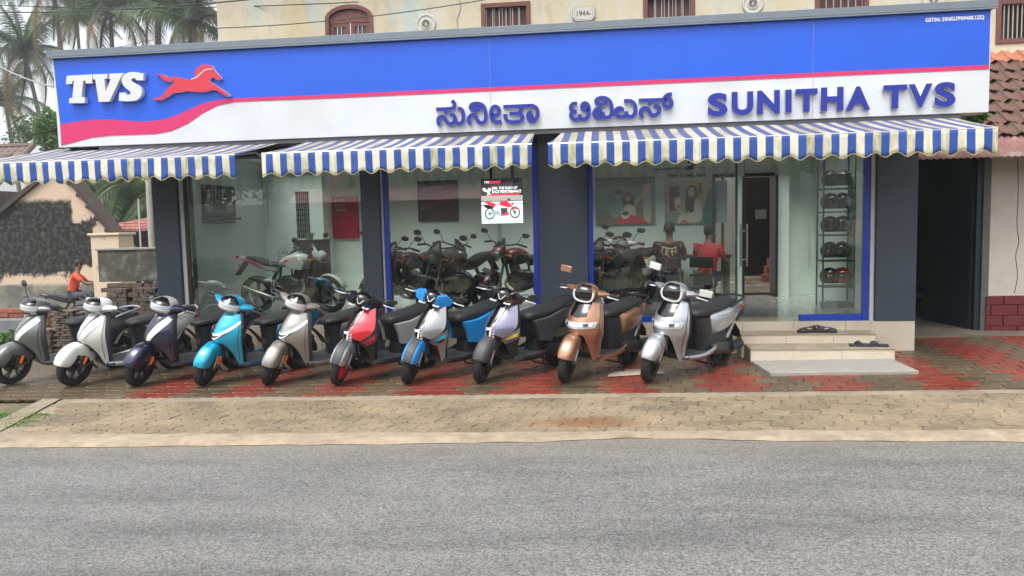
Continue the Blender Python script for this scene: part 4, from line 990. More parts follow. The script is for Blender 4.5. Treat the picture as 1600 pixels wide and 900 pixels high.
            B(A.poly(([(s*.25,.85),(s*.52,.94)],[(s*.1,.70),(s*.14,.72)]),.006,3),'scoop_rib',V['grey_plastic'],ap)
        leg=P.get('leg')
        if leg:
            for s in (1,-1): B(A.poly(([(s*.60,.545),(s*.82,.56),(s*1.04,.60)],[(s*.80,.26),(s*.9,.25),(s*1.03,.27)]),.010,5),'lower_panel',leg,ap)
        else:
            for s in (1,-1): B(A.poly(([(s*.55,.53),(s*.8,.55),(s*1.02,.60)],[(s*.78,.27),(s*.9,.25),(s*1.0,.25)]),.008,5),'lower_panel',pl,ap)
    if kind=='electric':
        B(A.poly(([(-.66,.925),(0,.945),(.66,.925)],[(-.46,.765),(0,.745),(.46,.765)]),.005,6),'nose_panel',V['gloss'],ap)
        B(A.poly(([(-.86,.712),(-.5,.700),(0,.694),(.5,.700),(.86,.712)],[(-.78,.640),(-.45,.628),(0,.620),(.45,.628),(.78,.640)]),.007,4),'headlight',V['lens'],ap)
        B(A.poly(([(-.72,.690),(0,.672),(.72,.690)],[(-.68,.658),(0,.642),(.68,.658)]),.011,3),'lamp_element',V['white_gloss'],ap)
        for s in (1,-1): B(A.poly(([(s*.38,.684),(s*.58,.688)],[(s*.38,.650),(s*.56,.655)]),.013,2),'lamp_element',V['lens_dark'],ap)
    # floorboard with side skirts
    fz=.275; m=MB(); m.loft([sect((x_,0,fz+dz),hw,.030,'x',14,5) for x_,hw,dz in ((.37,.155,.0),(.30,.185,.0),(.10,.205,0),(-.08,.205,0),(-.22,.175,.005))])
    B(m,'floorboard',V['grey_plastic'])
    sk=P.get('skirt',pl)
    for s in (1,-1):
        m=MB(); g=[]
        for x_,yy,z0,z1 in ((.375,.158,.235,.315),(.25,.196,.225,.300),(.05,.212,.225,.300),(-.12,.212,.235,.325),(-.27,.195,.27,.40)):
            g.append([(x_,s*yy,z1),(x_,s*(yy+.008),(z0+z1)/2),(x_,s*(yy-.02),z0),(x_,s*(yy-.045),z0+.006),(x_,s*(yy-.03),z1-.01)])
        m.loft(g); B(m,'side_skirt',sk,sub=1)
    for k in range(5): B(MB().box(-.06+.08*k,-.02+.08*k,-.15,.15,fz+.030,fz+.036),'foot_mat_rib',pl) if k<0 else None
    # seat box front
    m=MB(); m.loft([sect((x_,0,z_),hw,hd,'z',16,3) for x_,z_,hw,hd in (((-.16,.27,.14,.16),(-.13,.42,.155,.16),(-.09,.58,.15,.16),(-.06,.69,.135,.16)) if kind=='electric' else ((-.24,.27,.115,.15),(-.21,.42,.125,.15),(-.18,.58,.12,.14),(-.15,.69,.115,.14)) if kind!='sport' else ((-.18,.27,.12,.14),(-.17,.42,.10,.12),(-.14,.58,.10,.12),(-.11,.66,.10,.12)))])
    B(m,'seat_box',P.get('box',pl))
    # side bodywork as one tapering shell
    tz=P.get('tailz',0)
    rows=[(-.11,.575,.155,.150),(-.28,.585,.190,.182),(-.44,.60,.195,.196),(-.60,.64+tz*.5,.165,.188),(-.74,.70+tz,.120,.160),(-.85,.75+tz*1.2,.075,.115),(-.93,.785+tz*1.4,.03,.065)]
    if kind=='sport': rows=[(.0,.56,.120,.150),(-.15,.57,.150,.180)]+rows[1:]
    if kind=='electric': rows=[(-.15,.60,.16,.160),(-.30,.605,.175,.180),(-.44,.625,.170,.192),(-.58,.665,.145,.186),(-.72,.705,.115,.160),(-.84,.745,.075,.115),(-.92,.775,.03,.06)]
    m=MB(); m.loft([sect((x_,0,z_),hw,hh,'x',18,2.7) for x_,z_,hh,hw in rows]); tb=B(m,'tail_body',side,sub=1)
    if P.get('side2') is not None:
        for s in (1,-1):
            m=MB(); g=[]
            for (x_,z_,hh,hw),k0,k1 in zip(rows[-6:-1],(-.86,-.90,-.88,-.80,-.6),(.35,.45,.42,.42,.45)):
                row=[]
                for j in range(7):
                    v=k0+(k1-k0)*j/6; y_=hw*(1-abs(v)**2.7)**(1/2.7)+.008; row.append((x_+(-.10 if x_==rows[-6][0] else 0)*(v+.2),s*y_,z_+hh*v))
                g.append(row)
            m.loft(g,closed=False); B(m,'side_panel',P['side2'],tb,sub=1)
    if kind=='sport':
        ys=lambda x_: min(.197,.155+.14*(.05-x_)) if x_>-.45 else .197-.22*(-.45-x_)
        for s in (1,-1):
            for nm,poly_,mt_ in (('side_panel',[(.045,.69),(-.02,.56),(-.05,.44),(-.22,.425),(-.28,.52),(-.36,.60),(-.52,.70),(-.72,.80),(-.50,.79),(-.20,.715)],P['sidef']),
                             ('rear_side_panel',[(-.225,.425),(-.48,.46),(-.66,.62),(-.84,.80),(-.74,.80),(-.53,.695),(-.365,.595),(-.285,.515)],P['sider'])):
                B(MB().prism(poly_,lambda x_,z_:(x_,s*(ys(x_)+.012-.10*abs(z_-.58)**1.5),z_),lambda x_,z_:(x_,s*(ys(x_)-.045),z_)),nm,mt_,tb,ang=25,bevel=.004)
    spl_=[(p_.x,p_.y) for p_ in spline([(.96,.88,0),(.93,.74,0),(.90,.60,0),(.86,.46,0),(.84,.34,0)],4)]
    # seams and the cable run that break up the plain surfaces
    if kind in('rounded','bar','electric'):
        for s in (1,-1):
            q=[A.at(s*u_,z_,.0045) for u_,z_ in spl_]
            B(MB().tube(q,.003,5),'panel_seam',V['plastic'],ap)
        B(MB().tube(spline([(-.22,.186,.70),(-.40,.203,.715),(-.60,.20,.75),(-.78,.155,.785)],3),.0028,4),'panel_seam',V['plastic'],tb)
        B(MB().box(-.075,-.020 if kind=='electric' else -.05,-.045,.045,.45,.60),'box_lid',V['grey_plastic'])
    for s in (1,-1): B(MB().tube(spline([(.40,s*.20,1.01),(.47,s*.13,.96),(.45,s*.07,.90),(.50,s*.07,.70)],4),.0045,5),'cable_run',V['plastic'],steered=True)
    # lettering-like chrome badge on the side
    B(MB().box(-.42,-.30,.186,.191,.60,.612),'badge_strip',V['chrome'],tb) if kind in('rounded','bar') else None
    # seat
    step_=kind=='sport'
    rs=[(.105,.715,.030,.080),(.06,.730,.058,.115),(-.06,.748,.066,.138),(-.26,.762,.060,.150),(-.44,.775+(.02 if step_ else 0),.058,.150),(-.58,.80+(.035 if step_ else 0),.055,.135),(-.72,.82+(.05 if step_ else 0),.045,.115),(-.80,.825+(.055 if step_ else 0),.022,.08)]
    if kind in('rounded','bar'): rs=[(.035,.725,.022,.070),(-.01,.738,.045,.105),(-.13,.750,.055,.130),(-.30,.762,.055,.148)]+rs[4:]
    m=MB(); m.loft([sect((x_,0,z_),hw,hh,'x',16,2.8) for x_,z_,hh,hw in rs]); B(m,'seat',V['seat'],sub=1)
    # grab rail and tail lamp
    gr=P.get('rail',V['dmetal'])
    zz=.80+tz
    B(MB().tube(spline([(-.55,.145,zz-.02),(-.70,.15,zz+.03),(-.88,.12,zz+.06),(-.95,.0,zz+.065),(-.88,-.12,zz+.06),(-.70,-.15,zz+.03),(-.55,-.145,zz-.02)],4),.015,8),'grab_rail',gr)
    B(MB().box(-.955,-.91,-.075,.075,.70+tz,.765+tz),'tail_lamp',V['redlens'],bevel=.01)
    B(MB().loft([sect((x_,0,z_),hw,.008,'x',8) for x_,z_,hw in ((-.80,.56,.07),(-.93,.44,.075),(-1.0,.34,.06))]),'rear_mudflap',pl)
    m=MB(); m.loft([sect((x_,0,z_),hw,hh,'x',14,3.2) for x_,z_,hw,hh in ((-.16 if kind!='sport' else -.26,.36,.13,.10),(-.30,.37,.15,.13),(-.48,.38,.15,.13),(-.62,.42,.12,.10))]); B(m,'lower_cover',pl)
    g=[]
    for i in range(8):
        a=R(20+i*17); g.append([(-.635+(r+.035)*cos(a),t*.07,r+(r+.035-.02*abs(t)**2)*sin(a)) for t in (-1,-.5,0,.5,1)])
    m=MB(); m.loft(g,closed=False); B(m,'rear_hugger',pl,solid=.004)
    # engine, transmission case, exhaust, stands
    m=MB(); m.loft([sect((x_,.115,z_),.055,hh,'x',12,3.5) for x_,z_,hh in ((-.20,.31,.05),(-.32,.30,.085),(-.48,.29,.075),(-.62,.27,.085),(-.72,.26,.05))]); B(m,'transmission_case',V['dmetal'])
    m=MB(); m.loft([sect((x_,-.01,.37),.09,hh,'x',10,3) for x_,hh in ((-.16,.06),(-.28,.10),(-.42,.10),(-.52,.07))]); B(m,'engine',V['dmetal'])
    m=MB().tube([(-.30,-.10,.25),(-.50,-.15,.27),(-.62,-.175,.30),(-.95,-.185,.36)],[.018,.02,.048,.052],10)
    if kind!='electric': B(m,'exhaust',V['plastic'])
    else: B(MB().tube([(-.60,.16,.30),(-.80,.175,.31)],[.06,.055],12),'motor_cover',V['plastic'])
    m=MB()
    m.tube([(-.55,.13,.40),(-.66,.14,.60)],.022,8)
    B(m,'shock_absorber',V['metal'])
    m=MB().tube([(-.10,.16,.25),(-.14,.235,.03),(-.17,.26,.008)],.011,6).box(-.20,-.13,.24,.29,0,.010); B(m,'side_stand',pl)
    m=MB()
    for s in (-1,1): m.tube([(-.18,s*.07,.26),(-.30,s*.14,.10)],.012,6)
    m.tube([(-.30,-.14,.10),(-.30,.14,.10)],.012,6); B(m,'centre_stand',pl)
    # handlebar cowl (turns with the wheel)
    if kind in('rounded','bar'):
        c=(.385,0,1.000); a_,b_,c_=.172,.140,.104
        m=MB(); cowl(m,c,a_,b_,c_,-pi,pi,-pi/2+.02,pi/2-.02,1.0,28,14); cw=B(m,'handlebar_cowl',P.get('cowl',body),steered=True,ang=60)
        m=MB(); cowl(m,c,a_,b_,c_,R(-68),R(68),R(-58),R(20),1.035); B(m,'headlight',V['lens'],cw,steered=True)
        m=MB(); cowl(m,c,a_,b_,c_,R(-40),R(40),R(-34),R(-20),1.060,12,4); B(m,'headlight_core',V['lens_dark'],cw,steered=True)
        m=MB(); cowl(m,c,a_,b_,c_,R(-60),R(60),R(-6),R(0),1.065,16,3); B(m,'light_strip',V['white_gloss'],cw,steered=True)
        m=MB(); cowl(m,c,a_,b_,c_,R(-62),R(62),R(24),R(84),1.05); B(m,'visor',V['gloss'],cw,steered=True)
        if kind=='bar':
            m=MB(); cowl(m,c,a_,b_,c_,R(-4),R(7),R(26),R(60),1.075,4,6); B(m,'visor_line',V['silver'],cw,steered=True)
        for s in (1,-1):
            m=MB(); m.loft([sect((x_,y_*s,z_),hd,hh,'x',10,2.4) for x_,y_,z_,hd,hh in ()]) if False else None
            m=MB(); m.tube([(.42,s*.07,.99),(.375,s*.15,1.0),(.335,s*.215,1.01),(.325,s*.25,1.015)],[.075,.062,.045,.026],12,flat=.75); B(m,'cowl_wing',P.get('wingc',P.get('cowl',body)),cw,steered=True)
    elif kind=='sport':
        c=(.385,0,1.00); a_,b_,c_=.15,.135,.085
        m=MB(); cowl(m,c,a_,b_,c_,-pi,pi,-pi/2+.02,pi/2-.02,1.0,28,14); cw=B(m,'handlebar_cowl',V['gloss'],steered=True,ang=60)
        m=MB(); cowl(m,(.40,0,1.02),.13,.10,.085,R(-75),R(75),R(-10),R(85),1.0); B(m,'windscreen',V['gloss'],cw,steered=True)
        for s in (1,-1):
            ck=P['cowl_cheek']
            m=MB(); m.prism([(.50,.945),(.555,.975),(.53,1.07),(.43,1.085),(.34,1.03),(.37,.955)],lambda x_,z_:(x_+.02,s*(.070+(.555-x_)*.80),z_),lambda x_,z_:(x_-.06,s*(.050+(.555-x_)*.50),z_-.005)); B(m,'cowl_cheek',ck,cw,steered=True,bevel=.006)
            B(MB().box(.505,.555,s*.045 if s>0 else -.125,.125 if s>0 else -.045,.945,.962),'indicator',V['white_gloss'],cw,steered=True,bevel=.005)
            m=MB().tube([(.36,s*.14,1.0),(.325,s*.25,1.01)],[.035,.022],8); B(m,'cowl_wing',pl,cw,steered=True)
        B(MB().tube(spline([(.535,-.04,1.045),(.555,-.012,.995),(.558,.012,.995),(.54,.05,1.045)],3),.006,5),'visor_mark',V['silver'],cw,steered=True)
    else:
        c=(.385,0,1.01); a_,b_,c_=.160,.140,.108
        m=MB(); cowl(m,c,a_,b_,c_,-pi,pi,-pi/2+.02,pi/2-.02,1.0,28,14,.8); cw=B(m,'handlebar_cowl',body,steered=True,ang=60)
        m=MB(); cowl(m,c,a_,b_,c_,R(-36),R(36),R(-24),R(64),1.05,14,10,.8); B(m,'display_panel',V['gloss'],cw,steered=True)
        m=MB(); u_=[cowl_pt(c,a_,b_,c_,R(t),R(p),1.075,.8) for t,p in ((-43,14),(-44,-4),(-38,-26),(-22,-40),(0,-43),(22,-40),(38,-26),(44,-4),(43,14))]
        m.tube(spline(u_,4),.0125,8); B(m,'light_band',V['white_gloss'] if P.get('uband') is None else P['uband'],cw,steered=True)
        for s in (1,-1):
            m=MB().tube([(.41,s*.12,1.02),(.365,s*.19,1.03),(.33,s*.245,1.03)],[.060,.045,.028],10,flat=.8); B(m,'cowl_wing',body,cw,steered=True)
    # grips, levers, mirrors
    for s in (1,-1):
        B(MB().tube([(.33,s*.24,1.02),(.285,s*.355,1.015)],.0165,10),'grip',V['plastic'],steered=True)
        B(MB().tube(spline([(.375,s*.235,1.012),(.39,s*.28,1.008),(.345,s*.37,.995)],4),.0085,6),'brake_lever',V['chrome'] if kind in('sport','electric') else V['dmetal'],steered=True)
        mm=mirrors[0] if s<0 else mirrors[1]
        if mm=='-': continue
        if mm=='u': q=[(.36,s*.18,1.04),(.365,s*.215,1.12),(.35,s*.27,1.20)]; mc=(.345,s*.295,1.225); ro=(0,0,s*15)
        elif mm=='h': q=[(.36,s*.18,1.04),(.37,s*.23,1.075),(.37,s*.28,1.075)]; mc=(.37,s*.335,1.075); ro=(0,0,s*25)
        else: q=[(.36,s*.18,1.04),(.40,s*.19,1.12),(.41,s*.17,1.19)]; mc=(.415,s*.15,1.215); ro=(20*s,30,s*40)
        B(MB().tube(spline(q,3),.0065,6),'mirror_stem',V['plastic'],steered=True)
        mh=MB(); 
        if kind=='electric': mh.box(-.014,.018,-.070,.070,-.038,.038)
        elif kind=='sport': mh.prism([(-.075,-.012),(.02,-.035),(.075,-.012),(.06,.022),(-.03,.028)],lambda y_,z_:(.016,y_,z_),lambda y_,z_:(-.010,y_,z_))
        else: mh.sphere((0,0,0),1,14,8,sq=(.024,.070,.045))
        MX=Matrix.Translation(Vector(mc))@Matrix.Rotation(R(ro[2]),4,'Z')@Matrix.Rotation(R(ro[1]),4,'Y')@Matrix.Rotation(R(ro[0]),4,'X')
        mh.xf(MX); B(mh,'mirror',P.get('mirror',V['plastic']),steered=True,bevel=.006 if kind!='rounded' else 0)
    return o

GREY=paint('grey_paint',(.17,.18,.175),.45,.33); WHT=paint('white_paint',(.66,.67,.63),.0,.22); NAVY=paint('navy_paint',(.028,.030,.068),.5,.25)
CYAN=paint('cyan_paint',(.008,.37,.58),.35,.28); TIT=paint('warm_silver_paint',(.33,.31,.28),.55,.32); REDP=paint('red_paint',(.62,.012,.03),.2,.2)
GUN=paint('gunmetal_paint',(.24,.24,.25),.5,.3); BLUEP=paint('sky_blue_paint',(.02,.33,.82),.1,.25); VIO=paint('grey_violet_paint',(.19,.19,.27),.5,.3)
COP=paint('copper_paint',(.42,.215,.125),.6,.27); SIL=paint('bright_silver_paint',(.45,.47,.49),.6,.26); DGREY=paint('dark_grey_paint',(.07,.075,.08),.3,.4); TEALP=paint('teal_paint',(.005,.13,.24),.4,.25)
LIGHTB=paint('pale_grey_paint',(.45,.46,.42),.2,.35); BLKP=paint('black_paint',(.010,.011,.016),.2,.15); TAUPE=mat('taupe_panel',(.24,.22,.19),.5)
LIME=mat('lime_graphic',(.75,.75,.05),.4); PURP=mat('purple_graphic',(.20,.08,.50),.4); REDG=mat('red_graphic',(.7,.02,.08),.4); AQUA=mat('aqua_graphic',(.03,.5,.75),.4)
HD=-90-34.5
px_=[18,115,215,318,420,527,637,750,882,1012]; py_=[600,602,602,601,600,600,598,597,597,596]
spec=[
 ('rounded',dict(body=GREY,side=DGREY,stripe=WHT,inner=DGREY,mirror=V['plastic'],skirt=GREY,rail=SIL),'grey rounded scooter at the far left end of the row beside the brick stack','uh',22,HD+2),
 ('rounded',dict(body=WHT,side=WHT,stripe=WHT,inner=V['grey_plastic'],rail=WHT,skirt=WHT),'white rounded scooter, second from the left end of the row','--',14,HD+2),
 ('rounded',dict(body=NAVY,side=NAVY,stripe=WHT,inner=V['plastic'],skirt=V['plastic'],wingc=NAVY,cowl=LIGHTB),'dark navy rounded scooter with a white curved stripe on its front shield','uh',12,HD+1),
 ('bar',dict(body=CYAN,side=TEALP,skirt=TEALP,inner=BLKP),'bright cyan blue scooter with a white light bar across its nose','--',12,HD),
 ('bar',dict(body=TIT,side=DGREY,skirt=TIT,inner=V['grey_plastic']),'warm silver scooter with a light bar, between the cyan and the red one','--',16,HD),
 ('sport',dict(body=REDP,side=V['plastic'],sidef=LIGHTB,sider=REDP,wing=REDP,fender=SIL,cowl_cheek=BLKP,cheek=V['grey_plastic'],graphic=(REDG,REDG),rail=V['plastic'],tailz=.03,skirt=V['plastic']),'red and silver sport scooter with a red front wheel rim','-h',12,HD-1),
 ('sport',dict(body=GUN,side=V['plastic'],sidef=BLUEP,sider=TAUPE,wing=GUN,fender=BLUEP,cowl_cheek=BLUEP,cheek=GUN,graphic=(AQUA,V['gloss']),leg=TAUPE,rail=V['plastic'],tailz=.03,skirt=V['plastic']),'grey sport scooter with sky blue handlebar cheeks and fender','uh',14,HD-2),
 ('sport',dict(body=VIO,side=V['plastic'],sidef=V['grey_plastic'],sider=BLKP,wing=VIO,fender=V['grey_plastic'],cowl_cheek=BLKP,cheek=TAUPE,graphic=(LIME,PURP),rail=V['plastic'],tailz=.03,skirt=V['plastic']),'black and grey violet sport scooter with a lime and purple graphic','uh',10,HD-2),
 ('electric',dict(body=COP,side=COP,inner=TAUPE,skirt=COP,mirror=COP,rail=V['plastic']),'copper brown scooter with wide horizontal headlight','u-',16,HD-1),
 ('electric',dict(body=SIL,side=SIL,inner=V['plastic'],skirt=SIL,mirror=WHT,rail=V['plastic']),'bright silver scooter at the right end of the row with wide headlight, nearest the steps','uh',-14,HD+4),
]
PHI=[31,29,30,31,31,32,33,35,31,40]; ST=[16,18,28,34,36,34,32,27,19,20]; LE=[7,7,7,7,7,4,4,4,4,6]
for k,(kd,P,lab,mir,stq,hd) in enumerate(spec):
    c=G(px_[k],py_[k]); h=R(-90-PHI[k])
    # the contact point of the steered front wheel stays on its spot
    rot=Matrix.Rotation(h,4,'Z')@Matrix.Rotation(R(-LE[k]),4,'X'); q=rot@(steerM(ST[k])@Vector((.665,0,0.0)))
    sco=scooter(kd,P,(c.x-q.x,c.y-q.y,gz(c.x)-q.z+.004),h,lab,mirrors=mir,steer=ST[k],lean=LE[k],wheelc=REDP if k==5 else None)
# ---------------------------------------------------------------- motorcycles inside the showroom
def motorcycle(P,loc,rz,label,steer=10,fairing=True,mirrors=True,group='motorcycles shown inside the showroom',z0=0):
    o=empty('motorcycle',loc,rz,label,'motorcycle',group); SM=steerM(steer,.50,.95,25)
    B=lambda m,name,mt,par=None,steered=False,**k:(m.xf(SM) if steered else m).build(name,mt,par or o,**k)
    r=.305; wheel('front_wheel',(.70,0,r),r,.085,o,V['alloy'],tf=SM); wheel('rear_wheel',(-.62,0,r),r,.115,o,V['alloy'])
    m=MB()
    for s in (-1,1): m.tube([(.70,s*.095,.30),(.585,s*.095,.60),(.485,s*.09,.90)],[.026,.024,.020],8)
    B(m,'fork',V['dmetal'],steered=True)
    g=[]
    for i in range(11):
        a=R(20+i*12); g.append([(.70+(r+.03)*cos(a)-.0,t*.058,r+(r+.03-.03*abs(t)**2)*sin(a)) for t in (-1,-.6,0,.6,1)])
    m=MB(); m.loft(g,closed=False); B(m,'front_fender',P['body'],steered=True,solid=.004)
    m=MB(); m.loft([sect((x_,0,z_),hh,hw,'x',16,2.4) if False else sect((x_,0,z_),hw,hh,'x',16,2.3) for x_,z_,hw,hh in ((.36,.86,.06,.05),(.30,.875,.12,.085),(.16,.88,.145,.105),(.0,.855,.13,.10),(-.12,.81,.09,.07),(-.18,.79,.06,.05))]); tk=B(m,'fuel_tank',P['body'],sub=1)
    for s in (-1,1):
        m=MB(); m.prism([(.34,.80),(.30,.70),(.10,.72),(-.02,.80),(.10,.86),(.26,.88)],lambda x_,z_:(x_,s*.165,z_),lambda x_,z_:(x_,s*.10,z_)); B(m,'tank_shroud',P.get('accent',P['body']),bevel=.01)
        if P.get('graphic'):
            B(MB().prism([(.22,.90),(.10,.845),(-.08,.80),(.02,.87),(.10,.86)],lambda x_,z_:(x_,s*.1475,z_),lambda x_,z_:(x_,s*.12,z_)),'graphic_band',P['graphic'],tk,smooth=False)
    m=MB(); m.loft([sect((x_,0,z_),hw,hh,'x',14,2.8) for x_,z_,hw,hh in ((-.12,.79,.08,.03),(-.22,.79,.13,.04),(-.42,.80,.14,.045),(-.52,.86,.12,.045),(-.72,.90,.10,.035),(-.80,.91,.06,.02))]); B(m,'seat',V['seat'],sub=1)
    m=MB(); m.loft([sect((x_,0,z_),hw,hh,'x',14,2.2) for x_,z_,hw,hh in ((-.15,.70,.11,.06),(-.40,.74,.125,.07),(-.62,.82,.10,.06),(-.84,.90,.06,.045),(-.95,.93,.03,.02))]); tl=B(m,'tail_body',P['body'],sub=1)
    if P.get('graphic'):
        for s in (-1,1): B(MB().prism([(-.35,.72),(-.60,.80),(-.85,.905),(-.62,.845)],lambda x_,z_:(x_,s*.118,z_),lambda x_,z_:(x_,s*.09,z_)),'graphic_band',P['graphic'],tl,smooth=False)
    B(MB().box(-.97,-.93,-.05,.05,.90,.94),'tail_lamp',V['redlens'])
    B(MB().bar((-.80,0,.84),(-.98,0,.62),.12,.03),'number_plate_holder',V['plastic'])
    for s in (-1,1): B(MB().tube([(-.86,s*.03,.78),(-.87,s*.13,.78)],[.008,.02],6),'indicator',V['orange'])
    m=MB(); m.loft([sect((x_,0,.45),.13,hh,'x',12,3.5) for x_,hh in ((-.22,.10),(-.10,.16),(.10,.17),(.22,.10))]); m.tube([(.12,0,.5),(.20,0,.72)],[.085,.09],12); B(m,'engine',V['dmetal'])
    m=MB().tube([(.42,0,.86),(.32,0,.45),(.15,0,.28),(-.22,0,.30)],.024,8).tube([(.36,0,.90),(-.15,0,.78),(-.22,0,.40)],.022,8)
    for s in (-1,1): m.bar((-.20,s*.075,.38),(-.62,s*.085,.305),.025,.05)
    B(m,'frame',V['plastic'])
    B(MB().tube(spline([(.24,-.05,.55),(.30,-.10,.38),(.10,-.14,.26),(-.25,-.16,.26),(-.75,-.19,.42)],4),[.022]*9+[.03]*4+[.048]*4,10),'exhaust',V['metal'])
    B(MB().tube([(-.30,.12,.68),(-.50,.12,.36)],.03,8),'shock_absorber',V['dmetal'])
    # headlight and fairing
    m=MB(); m.loft([sect((x_,0,z_),hw,hh,'x',14,2.4) for x_,z_,hw,hh in ((.44,.96,.09,.08),(.54,.94,.115,.11),(.63,.90,.10,.10),(.68,.87,.05,.06))]); hl=B(m,'headlight_cowl',P['body'],steered=True,sub=1)
    B(MB().loft([sect((x_,0,z_),hw,hh,'x',12,2.4) for x_,z_,hw,hh in ((.64,.885,.085,.07),(.685,.875,.07,.055),(.70,.87,.04,.03))]),'headlight',V['lens_dark'],hl,steered=True)
    B(MB().loft([sect((x_,0,z_),hw,.02,'x',10,2.4) for x_,z_,hw in ((.60,.99,.09),(.50,1.07,.075),(.42,1.12,.03))]),'windscreen',V['gloss'],hl,steered=True)
    B(MB().tube(spline([(.34,-.36,1.03),(.37,-.24,1.06),(.44,-.08,1.03),(.44,.08,1.03),(.37,.24,1.06),(.34,.36,1.03)],4),.013,8),'handlebar',V['plastic'],steered=True)
    for s in (-1,1):
        B(MB().tube([(.365,s*.25,1.055),(.335,s*.38,1.028)],.018,8),'grip',V['plastic'],steered=True)
        if mirrors:
            B(MB().tube([(.40,s*.22,1.06),(.42,s*.30,1.17),(.41,s*.33,1.20)],.006,6),'mirror_stem',V['plastic'],steered=True)
            B(MB().sphere((.405,s*.37,1.215),1,12,8,sq=(.022,.068,.042)),'mirror',V['plastic'],steered=True)
        B(MB().tube([(.52,s*.10,.88),(.50,s*.20,.87)],[.008,.022],6),'indicator',V['orange'],steered=True)
    return o
WBK=dict(body=WHT,accent=WHT,graphic=REDG); BBK=dict(body=BLKP,accent=V['plastic']); RBK=dict(body=REDP,accent=V['plastic']); GBK=dict(body=DGREY,accent=V['plastic'])
def mpos(px,y): return W(px,400,y).x
motorcycle(WBK,(mpos(452,1.55),1.55,ZT),R(-9),'white motorcycle with a red and black graphic inside the left window',steer=-12)
b1=motorcycle(BBK,(mpos(628,1.9),1.9,ZT),R(-118),'black motorcycle at the left side of the middle window, behind the nearest one',steer=18)
def more(src,px,y,rz,label,paint_=None):
    o=copy_tree(src); o.location=(mpos(px,y),y,ZT); o.rotation_euler=(R(0),0,R(rz)); o['label']=label
    if paint_:
        for ch in kids(o):
            for tgt in [ch]+kids(ch):
                if tgt.data and tgt.data.materials and tgt.data.materials[0]==BLKP:
                    tgt.data=tgt.data.copy(); tgt.data.materials[0]=paint_
    return o
more(b1,650,1.15,-122,'dark motorcycle inside the middle window, nearest its left blue frame')
more(b1,715,1.10,-118,'black motorcycle inside the middle window under the dark wall poster',V['grey_plastic'])
more(b1,815,2.10,-125,'dark red motorcycle in the second row near the right edge of the middle window',paint('maroon_paint',(.14,.012,.012),.2,.3))
more(b1,700,2.35,-60,'grey motorcycle at the rear of the middle window',DGREY)
more(b1,960,1.0,-118,'black motorcycle behind the glass above the copper scooter')
more(b1,935,1.75,-118,'red motorcycle inside the right window next to its left frame',REDP)
ws=scooter('rounded',dict(body=WHT,side=WHT,stripe=V['grey_plastic'],skirt=WHT,inner=V['grey_plastic'],rail=V['plastic']),(mpos(985,2.2),2.2,ZT+.02),R(-118),'white scooter with mirrors up inside the right window','uu',10,2); ws['group']='scooters inside the showroom'
# ---------------------------------------------------------------- posters, screen, shelf, fans
def at_wall(px0,py0,px1,py1,y):
    a=W(px0,py0,y); b=W(px1,py1,y); return a.x,b.x,b.z,a.z
def poster(name,rect,y,base,label,cat='poster',thick=.012,layers=(),emit=None):
    x0,x1,z0,z1=rect; o=empty(name,((x0+x1)/2,y,z0),0,label,cat); of=Matrix.Translation(Vector((-(x0+x1)/2,-y,-z0)))
    m=MB().box(x0,x1,y-thick,y-.001,z0,z1); m.xf(of); m.build('panel',base,o,smooth=False)
    k=0
    for nm,poly,mt in layers:
        k+=1; q=[(x0+(x1-x0)*a,z1-(z1-z0)*b) for a,b in poly]
        yy=y-thick-.0007*k; m=MB().prism(q,ly(yy),ly(yy+.0006)); m.xf(of); m.build(nm,mt,o,smooth=False)
    return o,of
def circ(cx,cy,r,ry=None,n=16): ry=ry or r; return [(cx+r*cos(2*pi*k/n),cy+ry*sin(2*pi*k/n)) for k in range(n)]
pm=lambda n,c,r=.5: mat('print_'+n,tuple(min(.8,v*1.7+.004) for v in c),r)
SKIN=pm('skin',(.52,.32,.23)); HAIR=pm('hair',(.035,.025,.02))
p1=[('picture_ground',[(0,.7),(1,.62),(1,1),(0,1)],pm('olive',(.12,.13,.08))),('picture_hill',[(0,.25),(.3,.15),(.62,.2),(1,.1),(1,.62),(0,.7)],pm('green_grey',(.13,.19,.16))),
    ('picture_strip',[(.80,.15),(.93,.15),(.93,.98),(.80,.98)],pm('pale_strip',(.34,.33,.28))),
    ('man_body',[(.22,.72),(.30,.50),(.38,.44),(.48,.46),(.52,.72),(.44,.85),(.30,.86)],pm('denim',(.17,.22,.24))),('man_face',circ(.385,.36,.05,.085),SKIN),('man_helmet',circ(.385,.305,.065,.06),HAIR),
    ('woman_arm',[(.60,.53),(.78,.36),(.87,.20),(.90,.21),(.82,.40),(.64,.60)],SKIN),('woman_hair',circ(.55,.50,.10,.17),HAIR),('woman_body',[(.46,.80),(.48,.60),(.56,.56),(.66,.62),(.68,.82)],pm('cream_top',(.5,.42,.36))),('woman_face',circ(.545,.42,.047,.085),SKIN),('woman_helmet',circ(.545,.36,.06,.05),pm('brown',(.12,.06,.05))),
    ('scooter_front',[(.34,.98),(.38,.83),(.50,.76),(.64,.80),(.78,.86),(.88,.98)],pm('red_bike',(.40,.04,.04))),('headlamp',circ(.50,.79,.07,.09),pm('lamp_white',(.55,.58,.55))),('headlamp_dark',circ(.50,.76,.055,.045),HAIR)]
poster('wall_poster',at_wall(930,279,1024,350,3.59),3.59,pm('dark_green',(.075,.10,.09)),'printed wall picture of two riders on a red scooter in front of dark hills',layers=p1)
